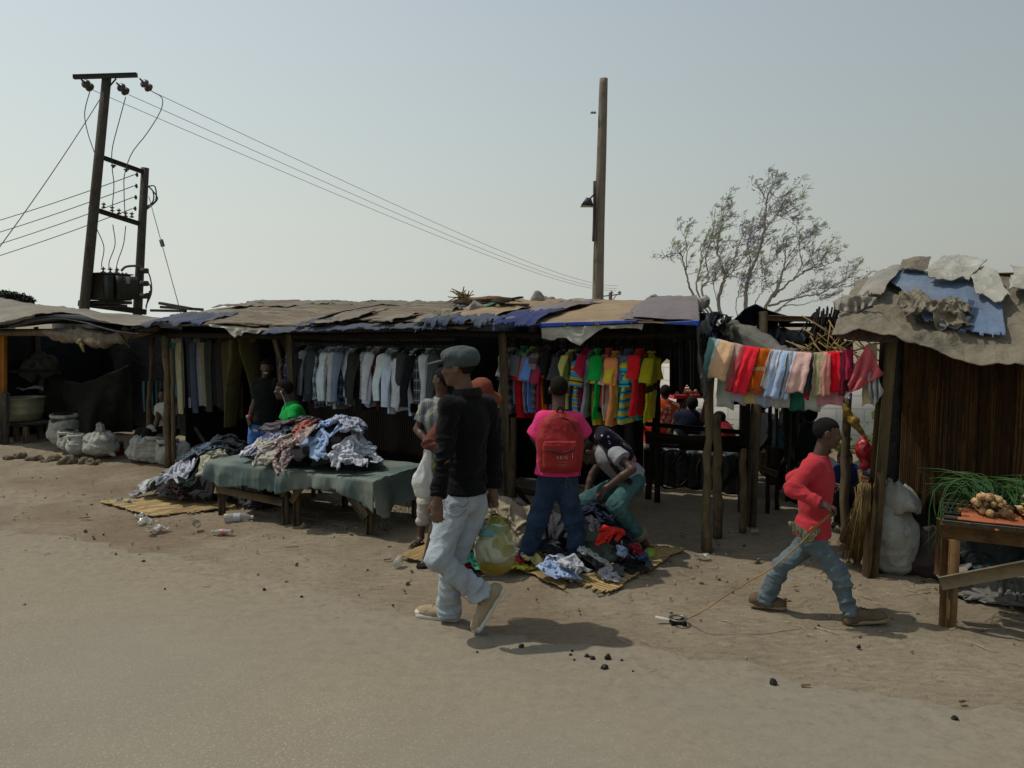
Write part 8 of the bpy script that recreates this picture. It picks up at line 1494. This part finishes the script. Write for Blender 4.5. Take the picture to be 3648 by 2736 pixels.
mb = MB(); g0 = at(358, 350, YP); g1 = at(-100, 1010, 15); mb.tube(sag(g0, g1, .1, 20), .010, 5); tag(mb.build('guy_wire', WIRES, None, True), 'guy wire slanting down to the left from the tall pole', 'wire')
mb = MB(); g0 = at(530, 700, Yq); g1 = at(640, 1100, 17.5); mb.tube([g0, lerp(g0, g1, 1.4)], .009, 5); gw = mb.build('guy_wire', WIRES, None, True); tag(gw, 'guy wire with a strain insulator right of the short pole', 'wire'); gi = at(577, 866, 19.1); mb = MB(); mb.tube([gi + V(-.02, 0, .08), gi + V(.02, 0, -.08)], .05, 8); mb.build('strain_insulator', POR, gw, True)
# ---------- single pole
YS = 16.0; sp = empty('utility_pole', at(2130, 1150, YS) * [1, 1, 0], 'bare wooden pole with a small floodlight standing behind the brown roof', 'utility pole')
mb = MB(); tt_ = at(2151, 280, YS); tb_ = at(2129, 1080, YS); mb.tube(poly([ext(tb_, tt_), tb_, at(2135, 820, YS), at(2143, 560, YS), at(2148, 380, YS), tt_], 26), np.linspace(.12, .082, 26), 18, .05, seed=4); mb.build('pole', wood('grey_pole_wood', S('#6b6356'), S('#8a8071'), (7, 7, .4)), sp, True)
mb = MB(); mb.tube(poly([at(2119, 645, YS - .1), at(2118, 760, YS - .1), at(2115, 860, YS - .1)], 8), .033, 8); mb.build('mounting_timber', PD, sp, True)
mb = MB(); mb.tube(poly([at(2122, 650, YS - .14), at(2124, 760, YS - .14), at(2116, 900, YS - .14), at(2118, 1000, YS - .14)], 14), .008, 5); mb.build('cable', WIRES, sp, True)
fl = at(2095, 718, YS - .2); mb = MB(); mb.add([fl + V(*p) for p in [(-.14, -.12, -.07), (.10, -.12, -.10), (.10, .12, -.10), (-.14, .12, -.07), (-.04, -.07, .07), (.05, -.07, .06), (.05, .07, .06), (-.04, .07, .07)]], [[0, 3, 2, 1], [4, 5, 6, 7], [0, 1, 5, 4], [1, 2, 6, 5], [2, 3, 7, 6], [3, 0, 4, 7]]); lm = mb.build('floodlight', IR, sp); mb = MB(); mb.beam(fl + V(.03, 0, .05), fl + V(.12, 0, .14), .03, .03); mb.build('bracket', IR, lm)
mb = MB(); mb.box(fl + V(-.025, 0, -.095), (.24, .2, .012)); mb.build('lens', mat('lamp_glass', S('#8a8a80'), .2), lm)
for dx in (-.11, -.06): insul(at(2129, 396, YS) + V(dx, 0, -.05), ZZ, .35, 1, sp)
# ---------- far pole
fp = empty('utility_pole', at(2175, 1100, 90) * [1, 1, 0], 'small distant pole with a crossarm just right of the bare wooden pole', 'utility pole'); c = at(2175, 1042, 90)
mb = MB(); mb.tube([c * [1, 1, 0], c], .2, 8); mb.build('pole', PD, fp, True); mb = MB(); mb.beam(at(2143, 1056, 90), at(2212, 1048, 90), .12, .12); mb.beam(at(2178, 1075, 90), at(2196, 1052, 90), .08, .08); mb.build('crossarm', IR, fp)
for x, y in ((2178, 1046), (2207, 1046)): insul(at(x, y, 90), ZZ, 2.2, 1, fp)
# ---------- jacaranda
YT = 24.0; tw = np.random.default_rng(5)
BK = wood('jacaranda_bark', S('#7d776a'), S('#a09a8a'), (6, 6, 1)); LF = mat('feathery_leaf', S('#8c9473'), .7, .4, 3, 0); BL = mat('jacaranda_blossom', S('#9c94b8'), .8, .3, 3, 0)  # bark and leaf tones paled, distance haze put into the colour
jt = empty('jacaranda_tree', at(2640, 1150, YT) * [1, 1, 0], 'sparse windswept jacaranda tree with violet blossom behind the stalls', 'tree')
def T(px, py, dy=0.0): return at(2690 + (px - 2690) * .98, 1140 - (1140 - py) * .91, YT + dy)
base = at(2640, 1150, YT) * [1, 1, 0]
LIMBS = [ # (points, r0, r1)
 ([(2620, 1300, 0), (2475, 1058, -.5), (2440, 960, -.6), (2420, 880, -.6), (2385, 890, -.7)], .06, .012), ([(2440, 960, -.6), (2440, 850, -.5), (2430, 800, -.5)], .025, .01),
 ([(2630, 1300, 0), (2487, 1050, 0), (2490, 940, .1), (2500, 860, .1), (2515, 800, .2)], .05, .012), ([(2640, 1300, 0), (2500, 1045, .5), (2520, 980, .6), (2510, 900, .6), (2530, 830, .6), (2540, 770, .6)], .055, .012),
 ([(2650, 1300, 0), (2560, 1100, 0), (2578, 980, 0), (2580, 960, 0), (2555, 880, 0), (2560, 800, 0), (2575, 740, 0), (2600, 700, 0)], .09, .012), ([(2578, 975, 0), (2610, 910, .3), (2630, 850, .3), (2650, 800, .3)], .04, .01), ([(2580, 975, 0), (2620, 935, -.3), (2690, 800, -.3), (2720, 770, -.4)], .03, .01), ([(2565, 880, 0), (2540, 830, .2), (2560, 760, .2)], .02, .01),
 ([(2660, 1300, .2), (2655, 1080, .2), (2665, 980, .2), (2700, 880, .2), (2720, 800, .1), (2730, 700, .1), (2745, 630, .1), (2770, 600, .2)], .10, .015), ([(2725, 790, .1), (2760, 740, .5), (2800, 690, .5), (2840, 670, .6)], .04, .01), ([(2750, 760, .3), (2790, 720, .6), (2830, 745, .6)], .02, .008), ([(2735, 680, .1), (2715, 640, -.2), (2700, 620, -.2)], .02, .008), ([(2745, 640, .1), (2770, 660, .3), (2805, 650, .3)], .018, .008),
 ([(2665, 975, .2), (2672, 900, -.3), (2660, 840, -.3), (2690, 780, -.3)], .03, .01), ([(2665, 975, .2), (2700, 940, .6), (2760, 900, .6), (2770, 860, .6)], .025, .01),
 ([(2680, 1300, .3), (2730, 1090, .3), (2770, 1020, .3), (2790, 950, .4), (2800, 890, .4), (2790, 840, .4)], .09, .012), ([(2755, 1050, .3), (2830, 980, .3), (2900, 930, .5), (2960, 870, .5)], .05, .01), ([(2830, 980, .3), (2860, 920, .2), (2850, 850, .2), (2880, 800, .2)], .03, .01), ([(2790, 950, .4), (2840, 880, .7), (2880, 840, .7), (2900, 790, .7)], .03, .01), ([(2860, 950, .4), (2930, 930, .8), (3000, 900, .8)], .025, .008),
 ([(2740, 1085, .3), (2850, 1050, .8), (2930, 1035, .8), (3010, 985, 1.0), (3050, 960, 1.0)], .05, .01), ([(2760, 1110, .5), (2850, 1040, 1.2), (2900, 1020, 1.2), (3010, 1010, 1.3), (3060, 1000, 1.3)], .035, .008), ([(2700, 1200, .3), (2790, 1090, 1.0), (2860, 1080, 1.0), (2960, 1050, 1.0)], .04, .01), ([(2560, 1100, 0), (2540, 1010, -.2), (2550, 960, -.2)], .02, .008), ([(2640, 1200, 0), (2620, 1080, .2), (2640, 1020, .2), (2650, 960, .2)], .025, .008), ([(2700, 1200, .3), (2690, 1080, .3), (2720, 1020, .3), (2730, 960, .3)], .03, .008)]
tips = []; trk = MB(); tw_ = MB(); trk.tube([base, lerp(base, T(2655, 1300), .9), T(2655, 1300)], [.22, .17, .13], 14, .1)
for pts, r0, r1 in LIMBS:
    P = poly([T(*p) for p in pts], 9 * len(pts)); P[1:] += tw.normal(0, .012, P[1:].shape); rr = np.linspace(r0, r1, len(P)) * .72; trk.tube(P, rr, 8, .08)
    for k in range(6, len(P)):
        if tw.uniform() < .30 and P[k][2] > 2.6:
            d0 = nrm(P[k] - P[k - 1]); q = P[k].copy(); dd = nrm(d0 * .7 + tw.normal(0, .55, 3) + V(.08, 0, .4)); L = tw.uniform(.25, .75); n2 = 6; pl_ = [q.copy()]
            for j in range(n2): dd = nrm(dd + V(.04, 0, .10) + tw.normal(0, .12, 3)); q = q + dd * L / n2; pl_.append(q.copy())
            trk.tube(pl_, np.linspace(.011, .005, n2 + 1), 4); tips += [(pl_[-1], dd), (pl_[3], dd)]
    tips += [(P[-1], nrm(P[-1] - P[-2])), (P[-4], nrm(P[-1] - P[-2]))]
trk.build('trunk', BK, jt, True); lf = MB(); bl = MB()
for (p, d0) in tips:
    up_ = (p[2] - 2.5) / 5; bloom = tw.uniform() < (.30 + .35 * (p[0] > 6.5))
    for i in range(int(tw.integers(1, 5))):
        dd = nrm(V(.5, .0, .35) + tw.normal(0, .34, 3) + d0 * .3); L = tw.uniform(.14, .28); a_ = p + tw.normal(0, .03, 3); n_l = 9; side = nrm(np.cross(dd, tw.normal(0, 1, 3))); q = [a_ + dd * L * t - ZZ * .10 * L * t * t for t in np.linspace(0, 1, n_l)]
        for j in range(1, n_l):
            w_ = .040 * math.sin(math.pi * (j + .5) / (n_l + .5))
            for sg in (-1, 1): e = q[j] + side * sg * w_ + dd * .012; lf.add([q[j], q[j] + dd * .014, e + dd * .010, e], [[0, 1, 2, 3]])
        lf.tube([q[0], q[4], q[-1]], .0028, 3, cap=False)
    if bloom:
        for i in range(int(tw.integers(14, 34))):
            c = p + tw.normal(0, 1, 3) * [.085, .085, .07]; e1 = tw.normal(0, .020, 3); e2 = tw.normal(0, .020, 3); bl.add([c, c + e1, c + e1 + e2, c + e2], [[0, 1, 2, 3]])
cl = lf.build('crown', LF, jt); bl.build('blossom', BL, cl)
# ---------- dark bush far left
bu = empty('bush', at(60, 1150, 30) * [1, 1, 0], 'dark rounded tree top showing above the leftmost roof', 'tree'); mb = MB(); c0 = [(10, 1060, 1.0), (55, 1062, .8), (88, 1072, .7), (-40, 1060, 1.0), (30, 1075, .9)]
for i in range(5200):
    x, y, r_ = c0[i % 5]; v_ = tw.normal(0, 1, 3); v_ = v_ / np.linalg.norm(v_) * (r_ * .36 * tw.uniform(.6, 1.0)); c = at(x, y, 30) + v_ * [1.3, 1.3, .75]; e1 = tw.normal(0, .035, 3); e2 = tw.normal(0, .035, 3); mb.add([c, c + e1, c + e1 + e2, c + e2], [[0, 1, 2, 3]])
mb.build('crown', mat('dark_leaf', S('#23271c'), .8, .5, 4, 0), bu); mb = MB(); mb.tube([at(30, 1150, 30) * [1, 1, 0], at(30, 1070, 30)], .2, 8); mb.build('trunk', BK, bu, True)
# ---------- roof clutter
rt = row(1660, 1065, .9); mb = MB(); mb.tube(poly([row(1640, 1070, .9), row(1690, 1074, .85), row(1760, 1068, .8), row(1800, 1074, .9), row(1880, 1078, 1.2)], 22), [.05] * 10 + [.04] * 8 + [.02] * 4, 10, .3, seed=5); rs_ = mb.build('dead_branch', wood('red_bark', S('#4a3222'), S('#7a5a40'), (5, 5, 5)), None, True); tag(rs_, 'crooked dead branch with roots lying across the stall roof', 'branch')
mb = MB()
for i in range(60): a_ = row(1650 + tw.uniform(-12, 20), 1062 + tw.uniform(-10, 14), .88); mb.tube([a_, a_ + U * tw.uniform(-.18, .1) + ZZ * tw.uniform(-.08, .1) + N * tw.uniform(-.1, .1)], .006, 4)
mb.build('roots', RS, rs_); 
for k in range(16):
    a_ = row(tw.uniform(1600, 1800), tw.uniform(1072, 1100), .7 + tw.uniform(-.2, .4)); mb = MB(); mb.beam(a_, a_ + U * tw.uniform(.1, .5) + ZZ * tw.uniform(-.02, .05) + N * tw.uniform(-.2, .2), tw.uniform(.02, .07), .02); tag(mb.build('plank', WD2 if k % 3 else WD), 'loose weathered plank in the clutter on the stall roof', 'plank', 'loose planks cluttering the roof')
mb = MB(); mb.beam(row(1702, 1102, .3), row(1760, 1080, .6), .07, .015); tag(mb.build('plank', mat('green_paint', S('#2f6b48'), .6)), 'green painted plank lying on the stall roof', 'plank')
mb = MB(); mb.tube([row(1630, 1112, .2), row(1650, 1104, .4)], .055, 14, cap=False); tag(mb.build('tin_can', IR, None, True), 'rusty open can lying on the roof edge', 'can')
for k, (x, y, sc_) in enumerate([(1640, 1130, .14), (1690, 1110, .12), (1925, 1075, .13), (2480, 1072, .13), (1320, 1085, .07), (2335, 1068, .06)]):
    s = SDF(); c = row(x, y, .3 if y > 1100 else 1.3); s.ell(c, (sc_, sc_ * .7, sc_ * .4)); tag(link('rag', s.mesh(sc_ / 9, lambda v, n: sc_ * .5 * (ridge(v * 6 / sc_ * .12, k, 3) - .3), 1), TGL if k != 4 else BLACKP), ['pale rag at the join of the two roofs', 'grey rag bundle on the brown roof left part', 'grey stone like rag on the brown roof ridge', 'grey rag at the right end of the brown roof ridge', 'small black rag on the reed roof ridge', 'small dark scrap on the ridge right of the wooden pole'][k], 'rag')
# ---------- litter on the ground
def onroad(px, py): p = pz(px, py); return V(p[0], p[1], max(.004, float(gz(p[0], p[1]))))
CH = mat('charcoal_lump', S('#11100f'), .6, .3, 30, .6, 80, .003, .4)
for i, (x, y, r_) in enumerate([(1857, 2308, .014), (2038, 2323, .009), (2032, 2337, .009), (2090, 2342, .013), (2110, 2350, .014), (2166, 2350, .020), (2152, 2384, .018), (2105, 2345, .008), (2215, 2356, .008), (2755, 2440, .022), (3402, 2566, .016), (941, 2105, .012), (1075, 2130, .010), (1400, 2160, .010), (588, 2102, .008), (1700, 2327, .007), (3060, 2310, .012), (2046, 2355, .007), (2255, 2395, .006)]):
    rock(onroad(x, y), r_, 60 + i, CH, 'charcoal_lump', 'small black charcoal lump lying on the dusty ground', 'charcoal', 'charcoal lumps scattered on the road', .8)
CLP = mat('clear_plastic', S('#a8a59c'), .15, .1, 9, .2, 40, .003, .5, alpha=.6)
def bottle(p, d, L, r_, label, cap_c, band=None):
    d = nrm(d); up = ZZ; sdv = np.cross(d, up); o = empty('plastic_bottle', p, label, 'bottle'); A8 = np.array([sdv, up, d]); c = p + ZZ * r_; mb = MB(); mb.lathe([(0, 0), (r_ * .9, 0), (r_, L * .05), (r_ * .95, L * .3), (r_, L * .5), (r_ * .98, L * .68), (r_ * .5, L * .85), (r_ * .36, L * .9), (r_ * .36, L * .97)], c, 18, A8, .10, int(L * 100)); mb.build('bottle_body', CLP, o, True)
    mb = MB(); mb.lathe([(0, L * .93), (r_ * .42, L * .93), (r_ * .42, L), (0, L)], c, 12, A8); mb.build('cap', mat('cap_' + cap_c, S(cap_c), .4), o, True)
    if band: mb = MB(); mb.lathe([(r_ * 1.02, L * .32), (r_ * 1.02, L * .55)], c, 18, A8); mb.build('band_label', mat('band_' + band, S(band), .5), o, True)
bottle(onroad(800, 1862), V(1, .15, 0), .27, .042, 'large crushed clear bottle lying by the table front left leg', '#b5b5b0', '#a5a9b0'); bottle(onroad(828, 1908), V(-1, .1, 0), .19, .028, 'small clear bottle with pink band lying before the table', '#a8a8a8', '#b06a60'); bottle(onroad(1412, 2028), V(.3, .9, .3), .10, .035, 'short clear bottle with orange cap left of the walking man', '#b0682c')
mb = MB(); c = onroad(706, 1885); mb.lathe([(.028, 0), (.036, .075), (.038, .076), (.034, .07), (.026, .004)], c + ZZ * .03, 16, np.array([V(1, 0, 0), nrm(V(0, .5, .8)), nrm(V(.1, -.8, .5))])); tag(mb.build('plastic_cup', CLP, None, True), 'clear plastic cup tipped over between bottles and mat', 'cup')
for k, (x, y, s_) in enumerate([(505, 1850, .13), (520, 1868, .16), (570, 1895, .14), (540, 1905, .12), (2500, 1994, .10), (440, 1800, .18), (2690, 1905, .07)]):
    p = onroad(x, y); n_g = 16; G_ = np.array([[p + V(s_ * (i / 15 - .5) * 1.5, s_ * (j / 15 - .5), 0) for j in range(16)] for i in range(16)]); G_[..., 2] += .02 + .03 * ridge(G_ * 12, k, 2) * (s_ / .14); tag(sheetm('plastic_scrap', G_, CLP if k < 5 else TW, None, torn(400 + k, .12, .12, .12, .12, 5, .3), .0015, 1), ['clear film scrap nearest the mat corner', 'crumpled clear film below the mat corner', 'torn clear film with straw on it', 'flat clear film left of the cup', 'small clear bag on the dirt beside the reed mat', 'pale plastic bag at the left end of the mat', 'white scrap in the shade of the passage'][k], 'plastic scrap')
mb = MB(); p = onroad(1940, 1700)
mst = MB(); rg = np.random.default_rng(33)
for i in range(520):
    x = rg.uniform(0, 3648); y = 1690 + (x / 3648) * 300 + abs(rg.normal(0, 150 if x < 2200 else 170)) * (1 if x > 0 else 1)
    if y > 2500: continue
    if x < 2000 and rg.uniform() < .45: continue
    p = onroad(x, y) + ZZ * .004; a_ = rg.uniform(0, 3.14); L = abs(rg.normal(0, .05)) + .015
    if x > 2900 and y < 2350: L *= 1.6
    d_ = V(math.cos(a_), math.sin(a_), 0); mst.tube([p - d_ * L / 2, p + V(*rg.normal(0, .008, 2), .005), p + d_ * L / 2], rg.uniform(.0013, .0032), 4)
tag(mst.build('straw', mat('straw_litter', S('#a8976f'), .9, .4, 60)), 'bits of dry straw and reed scattered over the dirt', 'straw', None, 'stuff')
mst = MB()
for i in range(420):
    x = rg.uniform(0, 3648); y = 1680 + (x / 3648) * 300 + abs(rg.normal(0, 160))
    if y > 2450: continue
    p = onroad(x, y); r_ = abs(rg.normal(0, .008)) + .003; ax_ = np.linalg.qr(rg.normal(0, 1, (3, 3)))[0]; mst.box(p + ZZ * r_ * .3, (r_ * 2, r_ * 1.5, r_), ax_, r_ * .3)
tag(mst.build('pebbles', mat('pebble', S('#83745e'), .95, .5, 40)), 'small pebbles and dirt crumbs strewn over the verge', 'pebbles', None, 'stuff')
for k, (x, y, w_, rz) in enumerate([(1040, 1955, .12, .1), (3430, 2510, .035, .2), (2870, 2450, .05, .1), (300, 1850, .1, .3), (3250, 2330, .02, .2), (1380, 2000, .06, .4)]):
    p = onroad(x, y); mb = MB(); mb.beam(p + V(-w_ / 2, 0, .008), p + V(w_ / 2, rz * .05, .012), .02, .006); tag(mb.build('wood_chip', WD2 if k % 2 else WDF), ['flat splinter of wood on the dirt before the table', 'pale wood chip on the road lower right', 'thin wood chip on the road below the toy', 'wood splinter on the dirt far left', 'tiny wood chip below the onion table', 'wood splinter left of the walking man'][k], 'wood chip')
